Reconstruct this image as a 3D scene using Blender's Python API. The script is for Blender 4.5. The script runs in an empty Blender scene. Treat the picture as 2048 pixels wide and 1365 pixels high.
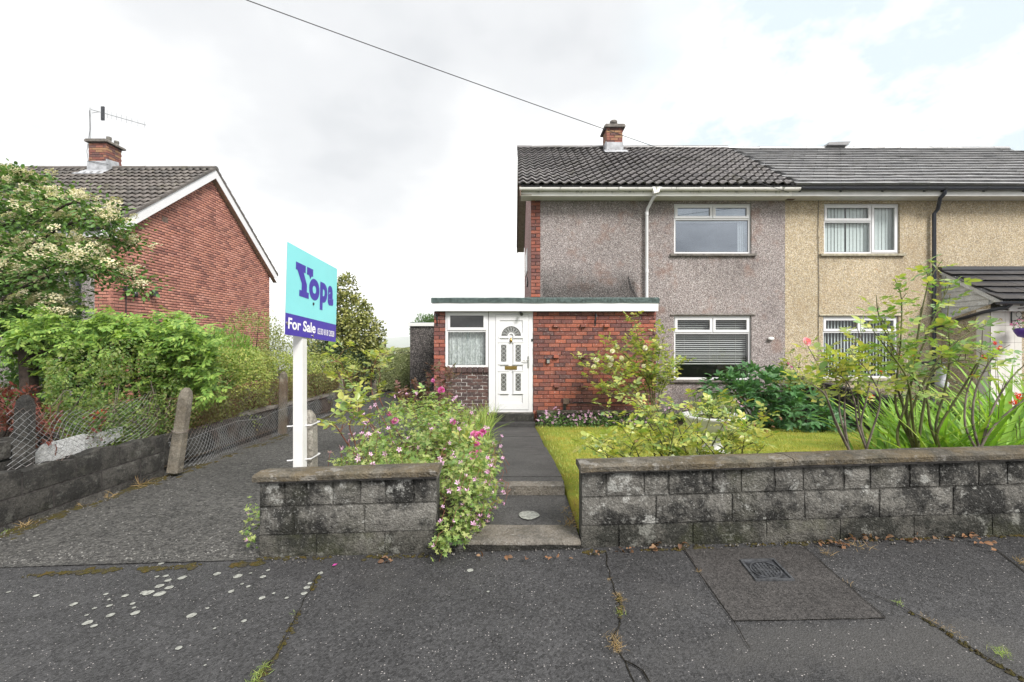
import bpy, math, random
import numpy as np
from mathutils import Vector, Matrix, noise

S = bpy.context.scene
C = S.collection
E = 1.40          # eye height above the pavement in front of the gate
F = 910.0         # focal length in photo pixels
rnd = random.Random(7)
R = math.radians

# ------------------------------------------------------------------ camera
cam_data = bpy.data.cameras.new('camera')
cam_data.sensor_width = 36.0
cam_data.lens = F / 2048 * 36.0
cam_data.shift_y = 7.5 / 2048
cam_data.clip_start = 0.05
cam_data.clip_end = 12000
cam = bpy.data.objects.new('camera', cam_data)
cam.location = (0, 0, E)
cam.rotation_euler = (R(90), 0, 0)
C.objects.link(cam)
S.camera = cam

# ------------------------------------------------------------------ world, sun, exposure
SUN_EL, SUN_AZ = R(42), R(143)      # azimuth measured from +Y (into the picture) clockwise: behind the camera, to its right
w = bpy.data.worlds.new('World')
S.world = w
w.use_nodes = True
nt = w.node_tree
nt.nodes.clear()
wo = nt.nodes.new('ShaderNodeOutputWorld')
bg = nt.nodes.new('ShaderNodeBackground')
bg.inputs['Strength'].default_value = 0.1
sky = nt.nodes.new('ShaderNodeTexSky')
sky.sky_type = 'NISHITA'
sky.sun_disc = False
sky.sun_elevation = SUN_EL
sky.sun_rotation = SUN_AZ
sky.air_density = 1.0
sky.dust_density = 2.0
tc = nt.nodes.new('ShaderNodeTexCoord')
sep = nt.nodes.new('ShaderNodeSeparateXYZ')
nt.links.new(tc.outputs['Generated'], sep.inputs[0])
def wmath(op, a, b=None, c=None, clamp=False):
    n = nt.nodes.new('ShaderNodeMath'); n.operation = op; n.use_clamp = clamp
    for i, v in enumerate((a, b, c)):
        if v is None: continue
        if isinstance(v, (int, float)): n.inputs[i].default_value = v
        else: nt.links.new(v, n.inputs[i])
    return n.outputs[0]
# the cloud deck is a level sheet: direction / (elevation + a little)
den = wmath('ADD', wmath('MAXIMUM', sep.outputs['Z'], 0.0), 0.22)
cx_ = wmath('DIVIDE', sep.outputs['X'], den)
cy_ = wmath('DIVIDE', sep.outputs['Y'], den)
comb = nt.nodes.new('ShaderNodeCombineXYZ')
nt.links.new(cx_, comb.inputs[0]); nt.links.new(cy_, comb.inputs[1])
def wnoise(scale, detail, rough, off):
    mp = nt.nodes.new('ShaderNodeMapping'); mp.inputs['Location'].default_value = off
    nt.links.new(comb.outputs[0], mp.inputs[0])
    n = nt.nodes.new('ShaderNodeTexNoise'); n.inputs['Scale'].default_value = scale
    n.inputs['Detail'].default_value = detail; n.inputs['Roughness'].default_value = rough
    nt.links.new(mp.outputs[0], n.inputs['Vector'])
    return n.outputs['Fac']
def wramp(fac, stops):
    r = nt.nodes.new('ShaderNodeValToRGB')
    el = r.color_ramp.elements
    while len(el) < len(stops): el.new(0.5)
    for e_, (p, c) in zip(el, stops):
        e_.position = p; e_.color = (*c, 1)
    r.color_ramp.interpolation = 'EASE'
    nt.links.new(fac, r.inputs[0])
    return r.outputs['Color']
def toward(d, a0, a1):
    """1 within a1 degrees of direction d, falling to 0 at a0 degrees"""
    v = Vector(d).normalized()
    n = nt.nodes.new('ShaderNodeVectorMath'); n.operation = 'DOT_PRODUCT'; nt.links.new(tc.outputs['Generated'], n.inputs[0]); n.inputs[1].default_value = v
    m = nt.nodes.new('ShaderNodeMapRange'); m.interpolation_type = 'SMOOTHSTEP'
    nt.links.new(n.outputs['Value'], m.inputs[0]); m.inputs[1].default_value = math.cos(R(a0)); m.inputs[2].default_value = math.cos(R(a1))
    return m.outputs[0]
big = wnoise(0.9, 3, 0.5, (0.55, 0.15, 0))
fine = wnoise(2.6, 6, 0.55, (4.2, 1.3, 0))
soft = wmath('ADD', wmath('MULTIPLY', big, 0.55), wmath('MULTIPLY', fine, 0.45))
bank = wmath('MAXIMUM', toward((-.42, 1, .66), 29, 5), wmath('MULTIPLY', toward((.05, 1, .80), 22, 4), .95))
bank = wmath('MAXIMUM', bank, wmath('MULTIPLY', toward((-1.0, 1, .5), 24, 6), .62))
rest = wmath('MULTIPLY', toward((0, -1, .35), 110, 60), .5)       # the same broken deck goes on behind the camera
greyness = wmath('ADD', wmath('ADD', wmath('MAXIMUM', bank, rest), -.24), wmath('MULTIPLY', wmath('SUBTRACT', soft, .5), 2.4), clamp=True)
cloud = wramp(greyness, [(0.05, (8.0, 8.0, 7.9)), (0.40, (5.2, 5.25, 5.3)), (0.75, (4.42, 4.5, 4.62)), (1.0, (3.95, 4.05, 4.2))])
thin = wnoise(2.3, 7, 0.62, (7.1, 3.35, 0))
hole = wmath('MULTIPLY', wmath('MULTIPLY', toward((.72, 1, .54), 24, 10), wmath('SUBTRACT', thin, .33)), 5.0, clamp=True)
mixn = nt.nodes.new('ShaderNodeMix'); mixn.data_type = 'RGBA'
nt.links.new(hole, mixn.inputs[0])
nt.links.new(cloud, mixn.inputs[6])
skyb = nt.nodes.new('ShaderNodeMix'); skyb.data_type = 'RGBA'; skyb.blend_type = 'MULTIPLY'
skyb.inputs[0].default_value = 1.0
nt.links.new(sky.outputs[0], skyb.inputs[6]); skyb.inputs[7].default_value = (1.0, 1.0, 1.0, 1)
skyc = nt.nodes.new('ShaderNodeMix'); skyc.data_type = 'RGBA'; skyc.blend_type = 'LIGHTEN'; skyc.inputs[0].default_value = 1.0
nt.links.new(skyb.outputs[2], skyc.inputs[6]); skyc.inputs[7].default_value = (4.1, 4.7, 5.0, 1)
nt.links.new(skyc.outputs[2], mixn.inputs[7])
nt.links.new(mixn.outputs[2], bg.inputs['Color'])
nt.links.new(bg.outputs[0], wo.inputs[0])

sun_data = bpy.data.lights.new('sun', 'SUN')
sun_data.energy = 2.95
sun_data.angle = R(20)
sun_data.color = (1.0, 0.965, 0.92)
sun = bpy.data.objects.new('sun', sun_data)
sd = Vector((math.sin(SUN_AZ) * math.cos(SUN_EL), math.cos(SUN_AZ) * math.cos(SUN_EL), math.sin(SUN_EL)))
sun.rotation_euler = (-sd).to_track_quat('-Z', 'Y').to_euler()
sun.location = sd * 40
C.objects.link(sun)

S.view_settings.view_transform = 'Standard'
S.view_settings.look = 'None'
S.view_settings.gamma = 1.0
S.view_settings.exposure = 1.0
S.view_settings.use_curve_mapping = False
S.render.engine = 'CYCLES'
S.cycles.max_bounces = 6
S.cycles.diffuse_bounces = 2
S.cycles.glossy_bounces = 2
S.cycles.transmission_bounces = 4
S.cycles.transparent_max_bounces = 8
S.cycles.volume_bounces = 1
S.cycles.caustics_reflective = False
S.cycles.caustics_refractive = False

# ------------------------------------------------------------------ helpers
def P(px, py, d):
    """The point that stands d metres away at this place of the photo."""
    return Vector(((px - 1024) / F * d, d, E - (py - 690) / F * d))
def PX(px, X, py):
    """the point of the plane x = X seen at photo column px, row py"""
    d = X * F / (px - 1024)
    return Vector((X, d, E - (py - 690) / F * d))
def pave_z(x): return E - 1.326 + 0.03 * x
def G(px, py):
    """point of the pavement seen at a place of the photo"""
    d = 1.326 / ((py - 690) / F + 0.03 * (px - 1024) / F)
    x = (px - 1024) / F * d
    return Vector((x, d, pave_z(x)))

class MB:
    def __init__(self): self.v, self.f, self.m, self.sm = [], [], [], []
    def vert(self, p): self.v.append(tuple(p)); return len(self.v) - 1
    def face(self, pts, m=0, sm=False):
        i = len(self.v); self.v += [tuple(p) for p in pts]
        self.f.append(tuple(range(i, i + len(pts)))); self.m.append(m); self.sm.append(sm)
    def box(self, x0, x1, y0, y1, z0, z1, m=0, fn=None, skip=()):
        c = [(x, y, z) for x in (x0, x1) for y in (y0, y1) for z in (z0, z1)]
        if fn: c = [tuple(fn(Vector(p))) for p in c]
        i = len(self.v); self.v += c
        q = dict(l=(0, 1, 3, 2), r=(4, 6, 7, 5), f=(0, 4, 5, 1), k=(2, 3, 7, 6), b=(0, 2, 6, 4), t=(1, 5, 7, 3))
        for k, a in q.items():
            if k in skip: continue
            self.f.append(tuple(i + j for j in a)); self.m.append(m); self.sm.append(False)
        return self
    def bar(self, a, b, wx, wz, m=0, up=(0, 0, 1)):
        """a square bar from a to b"""
        a, b = Vector(a), Vector(b); t = (b - a).normalized(); up = Vector(up)
        if abs(t.dot(up)) > 0.98: up = Vector((0, 1, 0))
        s = t.cross(up).normalized(); u = s.cross(t)
        i = len(self.v)
        for p in (a, b):
            for sx, sz in ((-1, -1), (1, -1), (1, 1), (-1, 1)):
                self.v.append(tuple(p + s * wx * .5 * sx + u * wz * .5 * sz))
        for q in ((3, 2, 1, 0), (4, 5, 6, 7), (0, 1, 5, 4), (1, 2, 6, 5), (2, 3, 7, 6), (3, 0, 4, 7)):
            self.f.append(tuple(i + j for j in q)); self.m.append(m); self.sm.append(False)
        return self
    def tube(self, pts, r, n=6, m=0, cap=True, sm=True):
        pts = [Vector(p) for p in pts]
        if not isinstance(r, (list, tuple)): r = [r] * len(pts)
        base = len(self.v); ref = Vector((0.31, 0.2, 0.93))
        prev = None
        for k, p in enumerate(pts):
            t = (pts[min(k + 1, len(pts) - 1)] - pts[max(k - 1, 0)])
            t = t.normalized() if t.length > 1e-9 else Vector((0, 0, 1))
            if prev is None:
                s = t.cross(ref)
                if s.length < .1: s = t.cross(Vector((1, 0, 0)))
            else:
                s = prev - t * prev.dot(t)
            s.normalize(); prev = s; u = t.cross(s)
            for j in range(n):
                a = 2 * math.pi * j / n
                self.v.append(tuple(p + (s * math.cos(a) + u * math.sin(a)) * r[k]))
        for k in range(len(pts) - 1):
            for j in range(n):
                a, b = base + k * n + j, base + k * n + (j + 1) % n
                self.f.append((a, b, b + n, a + n)); self.m.append(m); self.sm.append(sm)
        if cap:
            e = base + (len(pts) - 1) * n
            self.face([self.v[base + j] for j in reversed(range(n))], m); self.face([self.v[e + j] for j in range(n)], m)
        return self
    def lathe(self, prof, c, n=20, m=0, sm=True):
        """profile [(radius, z)] turned about the vertical through c"""
        base = len(self.v); c = Vector(c)
        for r, z in prof:
            for j in range(n):
                a = 2 * math.pi * j / n
                self.v.append((c.x + r * math.cos(a), c.y + r * math.sin(a), c.z + z))
        for k in range(len(prof) - 1):
            for j in range(n):
                a, b = base + k * n + j, base + k * n + (j + 1) % n
                self.f.append((a, b, b + n, a + n)); self.m.append(m); self.sm.append(sm)
        e = base + (len(prof) - 1) * n
        self.face([self.v[base + j] for j in reversed(range(n))], m); self.face([self.v[e + j] for j in range(n)], m)
        return self
    def prism(self, poly, fn0, fn1, m=0):
        """a polygon [(a, b)] mapped through fn0 and fn1 and joined"""
        n = len(poly); i = len(self.v)
        self.v += [tuple(fn0(*p)) for p in poly] + [tuple(fn1(*p)) for p in poly]
        self.f.append(tuple(i + k for k in range(n))); self.f.append(tuple(i + n + k for k in reversed(range(n))))
        self.m += [m, m]; self.sm += [False, False]
        for k in range(n):
            a, b = i + k, i + (k + 1) % n
            self.f.append((b, a, a + n, b + n)); self.m.append(m); self.sm.append(False)
        return self
    def grid(self, nx, ny, fn, m=0, sm=True):
        i = len(self.v)
        for a in range(nx + 1):
            for b in range(ny + 1): self.v.append(tuple(fn(a / nx, b / ny)))
        for a in range(nx):
            for b in range(ny):
                p = i + a * (ny + 1) + b
                self.f.append((p, p + ny + 1, p + ny + 2, p + 1)); self.m.append(m); self.sm.append(sm)
        return self
    def mesh(self, name, mats):
        me = bpy.data.meshes.new(name)
        me.from_pydata(self.v, [], self.f)
        if not isinstance(mats, (list, tuple)): mats = [mats]
        for mm in mats: me.materials.append(mm)
        me.polygons.foreach_set('material_index', self.m)
        me.polygons.foreach_set('use_smooth', self.sm)
        me.update()
        return me

WL = {}
def link(name, data, parent=None, loc=(0, 0, 0), rot=None, kind=None, label=None, mat=None):
    """one object; loc is in world space, parents only carry translations"""
    o = bpy.data.objects.new(name, data)
    C.objects.link(o)
    loc = Vector(loc)
    if parent is not None:
        o.parent = parent
        o.location = loc - WL[parent.name]
    else:
        o.location = loc
    WL[o.name] = loc
    if mat is not None:
        o.matrix_local = Matrix.Translation(-WL[parent.name] if parent is not None else Vector()) @ mat
        WL[o.name] = mat.to_translation()
    if rot is not None: o.rotation_euler = rot
    if kind: o['kind'] = kind
    if label: o['label'] = label
    return o
def thing(name, loc, label, cat, group=None, kind=None):
    o = link(name, None, None, loc)
    o.empty_display_size = 0.2
    o['label'] = label
    if cat: o['category'] = cat
    if group: o['group'] = group
    if kind: o['kind'] = kind
    return o
def tag(o, label, cat, group=None):
    o['label'] = label; o['category'] = cat
    if group: o['group'] = group
    return o
def build(mb, name, mats, parent=None, **k):
    return link(name, mb.mesh(name, mats), parent, **k)

def big_mesh(name, verts, faces_by_n, mats, mat_idx=None):
    """mesh from numpy arrays; faces_by_n = list of (m, k) int arrays"""
    me = bpy.data.meshes.new(name)
    nv = len(verts)
    me.vertices.add(nv)
    me.vertices.foreach_set('co', np.asarray(verts, dtype=np.float32).ravel())
    loops = np.concatenate([f.ravel() for f in faces_by_n]).astype(np.int32)
    tot = np.concatenate([np.full(len(f), f.shape[1], np.int32) for f in faces_by_n])
    start = np.concatenate([[0], np.cumsum(tot)[:-1]]).astype(np.int32)
    me.loops.add(len(loops)); me.loops.foreach_set('vertex_index', loops)
    me.polygons.add(len(tot))
    me.polygons.foreach_set('loop_start', start); me.polygons.foreach_set('loop_total', tot)
    for mm in (mats if isinstance(mats, (list, tuple)) else [mats]): me.materials.append(mm)
    if mat_idx is not None: me.polygons.foreach_set('material_index', mat_idx)
    me.update(calc_edges=True)
    return me
def template(mb):
    v = np.array(mb.v, dtype=np.float64)
    by = {}
    for f in mb.f: by.setdefault(len(f), []).append(f)
    return v, {k: np.array(a, dtype=np.int64) for k, a in by.items()}
def scatter_mesh(name, tmpl, mats4, material):
    v, by = tmpl
    M = np.asarray(mats4, dtype=np.float64)
    n = len(v); k = len(M)
    pts = np.einsum('kij,nj->kni', M[:, :3, :3], v) + M[:, None, :3, 3]
    off = (np.arange(k) * n)[:, None, None]
    faces = [(a[None] + off).reshape(-1, a.shape[1]) for a in by.values()]
    return big_mesh(name, pts.reshape(-1, 3), faces, material)
def frame(pos, a, nrm, s=1.0, sx=None):
    """matrix whose Y runs along a, whose Z is near nrm"""
    a = np.asarray(a, float); a = a / (np.linalg.norm(a) + 1e-9)
    nrm = np.asarray(nrm, float)
    z = nrm - a * nrm.dot(a); l = np.linalg.norm(z)
    if l < 1e-4:
        z = np.array([a[1], a[2], a[0]]); z = z - a * z.dot(a); l = np.linalg.norm(z)
    z /= l; x = np.cross(a, z)
    M = np.eye(4); M[:3, 0] = x * (s if sx is None else sx); M[:3, 1] = a * s; M[:3, 2] = z * s; M[:3, 3] = pos
    return M
CAMP = np.array([0, 0, E])
def place_many(parent, name, mb, mats4, material, nparts=300, stuff_name=None):
    """the nparts nearest copies as objects that share one mesh, the rest as one stuff mesh"""
    if not len(mats4): return
    M = np.asarray(mats4)
    d = np.linalg.norm(M[:, :3, 3] - CAMP, axis=1)
    order = np.argsort(d)
    near, far = order[:nparts], order[nparts:]
    if len(near):
        me = mb.mesh(name, material)
        for i in near: link(name, me, parent, mat=Matrix([list(r) for r in M[i]]))
    if len(far):
        me = scatter_mesh(stuff_name or name, template(mb), M[far], material)
        link(stuff_name or name, me, parent, kind='stuff')
# ------------------------------------------------------------------ materials
class NT:
    def __init__(self, name):
        self.m = bpy.data.materials.new(name); self.m.use_nodes = True
        self.t = self.m.node_tree
        self.b = self.t.nodes['Principled BSDF']; self.out = self.t.nodes['Material Output']
        self._pos = None
    def n(self, ty, **k):
        x = self.t.nodes.new(ty)
        for a, v in k.items(): setattr(x, a, v)
        return x
    def put(self, sock, v):
        if hasattr(v, 'is_linked') or hasattr(v, 'links'): self.t.links.new(v, sock)
        elif isinstance(v, (tuple, list)):
            sock.default_value = tuple(v) + ((1,) if len(v) == 3 and len(sock.default_value) == 4 else ())
        else: sock.default_value = v
    def pos(self):
        if self._pos is None: self._pos = self.n('ShaderNodeNewGeometry')
        return self._pos.outputs['Position']
    def local(self): return self.n('ShaderNodeTexCoord').outputs['Object']
    def noise(self, scale, detail=4, rough=.55, vec=None, off=(0, 0, 0), stretch=(1, 1, 1), dist=0.0):
        mp = self.n('ShaderNodeMapping'); mp.inputs['Location'].default_value = off; mp.inputs['Scale'].default_value = stretch
        self.put(mp.inputs[0], vec if vec is not None else self.pos())
        x = self.n('ShaderNodeTexNoise'); x.inputs['Scale'].default_value = scale
        x.inputs['Detail'].default_value = detail; x.inputs['Roughness'].default_value = rough; x.inputs['Distortion'].default_value = dist
        self.put(x.inputs['Vector'], mp.outputs[0]); return x.outputs['Fac']
    def voro(self, scale, feature='F1', out='Distance', vec=None, rnd_=1.0):
        x = self.n('ShaderNodeTexVoronoi', feature=feature); x.inputs['Scale'].default_value = scale
        x.inputs['Randomness'].default_value = rnd_
        self.put(x.inputs['Vector'], vec if vec is not None else self.pos()); return x.outputs[out]
    def math(self, op, a, b=0.0, clamp=False):
        x = self.n('ShaderNodeMath', operation=op, use_clamp=clamp); self.put(x.inputs[0], a); self.put(x.inputs[1], b); return x.outputs[0]
    def ramp(self, fac, stops, interp='LINEAR'):
        x = self.n('ShaderNodeValToRGB'); el = x.color_ramp.elements; x.color_ramp.interpolation = interp
        while len(el) < len(stops): el.new(.5)
        for e_, (p, c) in zip(el, stops):
            e_.position = p; e_.color = (*c, 1) if isinstance(c, tuple) else (c, c, c, 1)
        self.put(x.inputs[0], fac); return x.outputs['Color']
    def mix(self, fac, a, b, blend='MIX'):
        x = self.n('ShaderNodeMix', data_type='RGBA', blend_type=blend)
        self.put(x.inputs[0], fac); self.put(x.inputs[6], a); self.put(x.inputs[7], b); return x.outputs[2]
    def rand(self):
        """a number of its own for every object and every loose piece"""
        a = self.n('ShaderNodeObjectInfo').outputs['Random']
        g = self.n('ShaderNodeNewGeometry').outputs['Random Per Island']
        return self.math('FRACT', self.math('ADD', a, g))
    def sepxyz(self):
        x = self.n('ShaderNodeSeparateXYZ'); self.put(x.inputs[0], self.pos()); return x.outputs
    def rng(self, v, a, b, c=0.0, d=1.0):
        x = self.n('ShaderNodeMapRange'); self.put(x.inputs[0], v)
        for i, q in enumerate((a, b, c, d)): x.inputs[i + 1].default_value = q
        return x.outputs[0]
    def bump(self, h, strength=.5, dist=.01):
        x = self.n('ShaderNodeBump'); x.inputs['Strength'].default_value = strength; x.inputs['Distance'].default_value = dist
        self.put(x.inputs['Height'], h); self.put(self.b.inputs['Normal'], x.outputs[0]); return self
    def done(self, col, rough=.7, spec=.5, metal=0.0):
        self.put(self.b.inputs['Base Color'], col); self.put(self.b.inputs['Roughness'], rough)
        self.put(self.b.inputs['Specular IOR Level'], spec); self.put(self.b.inputs['Metallic'], metal)
        return self.m

def plain(name, col, rough=.6, spec=.5, metal=0.0, var=.06, scale=14, bumpy=0.0):
    t = NT(name)
    nz = t.noise(scale, 4)
    c = t.mix(1.0, col, t.ramp(nz, [(.3, 1 - var * 2), (.7, 1 + var)]), 'MULTIPLY')
    if bumpy: t.bump(t.noise(scale * 6, 3), .4, bumpy)
    return t.done(c, rough, spec, metal)

def grey(cols, k):
    return [tuple(q * (1 - k) + (.3 * c[0] + .6 * c[1] + .1 * c[2]) * k for q in c) for c in cols]
def brick_mat(name, cols, soot=.5, pale=.0, sootcol=(.05, .035, .035)):
    cols = grey(cols, .10)
    t = NT(name); r = t.rand()
    n_ = len(cols)
    base = t.ramp(r, [(i / n_, c) for i, c in enumerate(cols)], 'CONSTANT')
    g = t.noise(55, 4, .65)
    base = t.mix(.7, base, t.ramp(g, [(.25, .6), (.75, 1.3)]), 'MULTIPLY')
    s = t.math('MULTIPLY', t.ramp(t.noise(1.3, 5, .6), [(.46, 0.0), (.66, 1.0)]), soot)
    base = t.mix(s, base, sootcol)
    s2 = t.math('MULTIPLY', t.ramp(t.noise(9, 4, .6, off=(3, 1, 5)), [(.52, 0.0), (.68, 1.0)]), soot * .55)
    base = t.mix(s2, base, sootcol)
    if pale:
        base = t.mix(t.math('MULTIPLY', t.ramp(t.noise(38, 5, .7, off=(9, 2, 5)), [(.60, 0.0), (.70, 1.0)]), pale), base, (.6, .58, .55))
    t.bump(g, .5, .006)
    return t.done(base, .85, .25)

M = {}
M['mortar'] = plain('grey_mortar', (.16, .15, .14), .95, .2, var=.25, scale=30, bumpy=.004)
M['mortar_dark'] = plain('dark_mortar', (.055, .05, .048), .95, .2, var=.3, scale=30, bumpy=.004)
t = NT('chalky_mortar')
M['mortar_pale'] = t.done(t.mix(t.ramp(t.noise(9, 5, .7), [(.45, 0.0), (.58, 1.0)]), (.10, .09, .085), (.62, .60, .57)), .95, .2)
M['brick_porch'] = brick_mat('weathered_red_brick', [(.36, .10, .058), (.285, .08, .052), (.19, .066, .056), (.15, .058, .053), (.32, .105, .068), (.225, .075, .056), (.135, .062, .058), (.39, .11, .06), (.21, .082, .066)], .5, .65, (.07, .045, .042))
M['brick_brown'] = brick_mat('brown_brick', [(.105, .06, .052), (.085, .052, .048), (.125, .066, .055), (.075, .05, .048)], .3, .7)
M['brick_gable'] = brick_mat('salmon_red_brick', [(.47, .20, .142), (.415, .168, .12), (.50, .225, .168), (.365, .145, .108), (.45, .185, .125), (.27, .115, .09), (.48, .21, .147), (.43, .182, .134)], .4, .0, (.15, .065, .055))
M['brick_chimney'] = brick_mat('chimney_brick', [(.27, .10, .07), (.22, .08, .062), (.30, .14, .08), (.15, .075, .068), (.33, .18, .09)], .4, .3)

def pebble(name, cols, scale, stains):
    """pebbledash: loose pebbles with a colour each, over which stains lie; stains = list of functions (t, colour) -> colour"""
    t = NT(name)
    vcol = t.voro(scale, out='Color')
    sx = t.n('ShaderNodeSeparateColor'); t.put(sx.inputs[0], vcol)
    n_ = len(cols)
    c = t.ramp(sx.outputs[0], [(i / n_, k) for i, k in enumerate(cols)], 'CONSTANT')
    vcol2 = t.voro(scale * .42, out='Color')
    s2 = t.n('ShaderNodeSeparateColor'); t.put(s2.inputs[0], vcol2)
    c = t.mix(.55, c, t.ramp(s2.outputs[0], [(.0, .78), (1.0, 1.2)]), 'MULTIPLY')
    gap = t.ramp(t.voro(scale), [(.35, 1.0), (.75, .6)])
    c = t.mix(.8, c, gap, 'MULTIPLY')
    c = t.mix(.8, c, t.ramp(t.noise(.55, 5, .6), [(.3, .78), (.7, 1.14)]), 'MULTIPLY')
    for s in stains: c = s(t, c)
    t.bump(t.voro(scale), .9, .012)
    return t.done(c, .9, .25)
def stain_blotch(off, col, a=.56, b=.72, k=.5, scale=1.6):
    def f(t, c): return t.mix(t.math('MULTIPLY', t.ramp(t.noise(scale, 6, .65, off=off), [(a, 0.0), (b, 1.0)]), k), c, col)
    return f
def stain_height(z0, z1, col, k=.85, x0=-99, x1=99):
    """damp and algae that rise from a ledge at z0 and die out towards z1, ragged"""
    def f(t, c):
        p = t.sepxyz()
        zz = t.math('ADD', p[2], t.math('MULTIPLY', t.math('SUBTRACT', t.noise(2.2, 5, .65), .5), .9 * abs(z1 - z0)))
        m = t.rng(zz, z0, z1, 1.0, 0.0)
        mx = t.math('MULTIPLY', t.rng(p[0], x0, x0 + .12), t.rng(p[0], x1 - .12, x1, 1.0, 0.0))
        m = t.math('MULTIPLY', t.math('MULTIPLY', m, mx), k)
        m = t.math('MULTIPLY', m, t.ramp(t.voro(45, out='Distance'), [(.2, 1.0), (.65, .55)]))
        return t.mix(m, c, col)
    return f
def streaks(col, z0, z1, x0, x1, k):
    """rain runs that start at z1 (a sill, a gutter) and die out towards z0"""
    def f(t, c):
        p = t.sepxyz()
        n_ = t.ramp(t.noise(5.5, 5, .7, stretch=(1, 1, .10), off=(z0, 3, 1)), [(.47, 0.0), (.66, 1.0)])
        m = t.math('MULTIPLY', t.math('MULTIPLY', n_, t.rng(p[2], z0, z1)), t.math('MULTIPLY', t.math('MULTIPLY', t.rng(p[0], x0, x0 + .1), t.rng(p[0], x1 - .1, x1, 1.0, 0.0)), t.math('LESS_THAN', p[2], z1)))
        return t.mix(t.math('MULTIPLY', m, k), c, col)
    return f
PINK = [(.40, .335, .315), (.26, .215, .205), (.50, .43, .41), (.33, .265, .25), (.15, .128, .125), (.60, .54, .51), (.30, .225, .205), (.38, .31, .29)]
M['pebble_pink'] = pebble('pinkish_grey_pebbledash', grey(PINK, .3), 80, [
    streaks((.10, .085, .08), E + 1.1, E + 2.1, 3.65, 5.8, .55), streaks((.13, .11, .10), E + 2.2, E + 3.4, .6, 6.4, .35), streaks((.09, .08, .075), E - 1.7, E - .85, 3.65, 5.8, .6),
    stain_blotch((2, 5, 1), (.24, .13, .09), .55, .68, .5, 1.9),
    stain_blotch((8, 3, 4), (.14, .12, .125), .55, .75, .4, .9),
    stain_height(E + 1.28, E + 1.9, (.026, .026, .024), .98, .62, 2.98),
    stain_height(E - 1.7, E - .75, (.06, .058, .06), .75, 2.9, 6.6)])
M['pebble_pink_side'] = pebble('salmon_pebbledash', [(.5, .33, .31), (.36, .22, .21), (.6, .44, .42), (.44, .27, .26), (.26, .17, .17)], 55, [])
M['pebble_gold'] = pebble('golden_pebbledash', [(.56, .46, .31), (.43, .34, .22), (.67, .58, .44), (.51, .40, .245), (.28, .225, .165), (.73, .66, .54), (.5, .43, .32), (.6, .48, .30)], 80, [
    streaks((.24, .18, .11), E + 2.2, E + 3.4, 6.4, 14, .4), streaks((.22, .17, .11), E + 1.1, E + 2.1, 7.2, 9.3, .5),
    stain_blotch((1, 5, 7), (.33, .22, .11), .55, .75, .35, 1.1), stain_height(E - 1.8, E - .6, (.14, .12, .10), .7)])
M['pebble_dark'] = pebble('dark_grey_pebbledash', [(.075, .066, .064), (.045, .04, .04), (.12, .108, .10), (.06, .055, .053), (.22, .2, .19)], 60, [])
M['pebble_grey'] = pebble('grey_pebbledash', [(.26, .23, .225), (.17, .155, .15), (.36, .33, .32), (.21, .19, .185), (.46, .43, .41)], 55, [])

def tile_mat(name, cols, moss, rough, mosscol=(.07, .062, .025)):
    t = NT(name); r = t.rand(); n_ = len(cols)
    c = t.ramp(r, [(i / n_, k) for i, k in enumerate(cols)], 'CONSTANT')
    c = t.mix(.7, c, t.ramp(t.noise(26, 5, .65), [(.3, .65), (.7, 1.35)]), 'MULTIPLY')
    c = t.mix(t.math('MULTIPLY', t.ramp(t.noise(2.6, 6, .7), [(.54, 0.0), (.68, 1.0)]), moss), c, mosscol)
    c = t.mix(t.math('MULTIPLY', t.ramp(t.noise(14, 4, .6, off=(3, 3, 1)), [(.62, 0.0), (.7, 1.0)]), moss), c, (.22, .21, .18))
    t.bump(t.noise(60, 3), .35, .004)
    return t.done(c, rough, .5)
M['tile_pan'] = tile_mat('weathered_pantile', [(.115, .107, .108), (.14, .13, .13), (.098, .092, .093), (.16, .15, .149), (.12, .113, .112)], .4, .34)
M['tile_brown'] = tile_mat('brown_grey_pantile', [(.095, .083, .075), (.115, .10, .09), (.078, .07, .064), (.125, .11, .098)], .55, .6)
M['tile_flat'] = tile_mat('flat_grey_tile', [(.25, .25, .256), (.285, .283, .286), (.22, .22, .226), (.31, .308, .31)], .25, .33)
M['tile_porch'] = tile_mat('charcoal_tile', [(.04, .04, .045), (.05, .05, .055), (.035, .035, .04)], .1, .42)
M['roof_deck'] = plain('roof_underlay', (.02, .02, .021), .9)
M['upvc'] = plain('white_plastic', (.66, .66, .67), .28, .5, var=.015, scale=3)
def dirty_white():
    t = NT('dirty_white_plastic')
    p = t.sepxyz()
    m = t.math('MULTIPLY', t.ramp(t.noise(7, 5, .7, stretch=(1, 1, .35)), [(.55, 0.0), (.66, 1.0)]), .8)
    top = t.rng(p[2], E + 3.42, E + 3.52, 0.0, 1.0)
    c = t.mix(t.math('MULTIPLY', m, top), (.80, .79, .76), (.06, .065, .035))
    c = t.mix(t.math('MULTIPLY', t.ramp(t.noise(3, 5, .6), [(.48, 0.0), (.7, 1.0)]), .2), c, (.5, .48, .36))
    return t.done(c, .42, .4)
M['upvc_dirty'] = dirty_white()
M['paint_white'] = plain('white_paint', (.66, .655, .64), .45, .4, var=.05, scale=5)
M['felt'] = plain('green_grey_mineral_felt', (.085, .115, .11), .9, .2, var=.3, scale=24, bumpy=.003)
M['lead'] = plain('lead_flashing', (.36, .37, .39), .5, .5, var=.2, scale=7)
M['concrete'] = plain('grey_concrete', (.20, .19, .17), .9, .2, var=.3, scale=22, bumpy=.006)
M['sill'] = plain('sill_concrete', (.17, .155, .14), .9, .2, var=.25, scale=12)
M['sill_pale'] = plain('pale_sill', (.36, .33, .25), .85, .2, var=.2, scale=12)
M['black'] = plain('black_plastic', (.018, .019, .022), .35, .5, var=.1)
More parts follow.
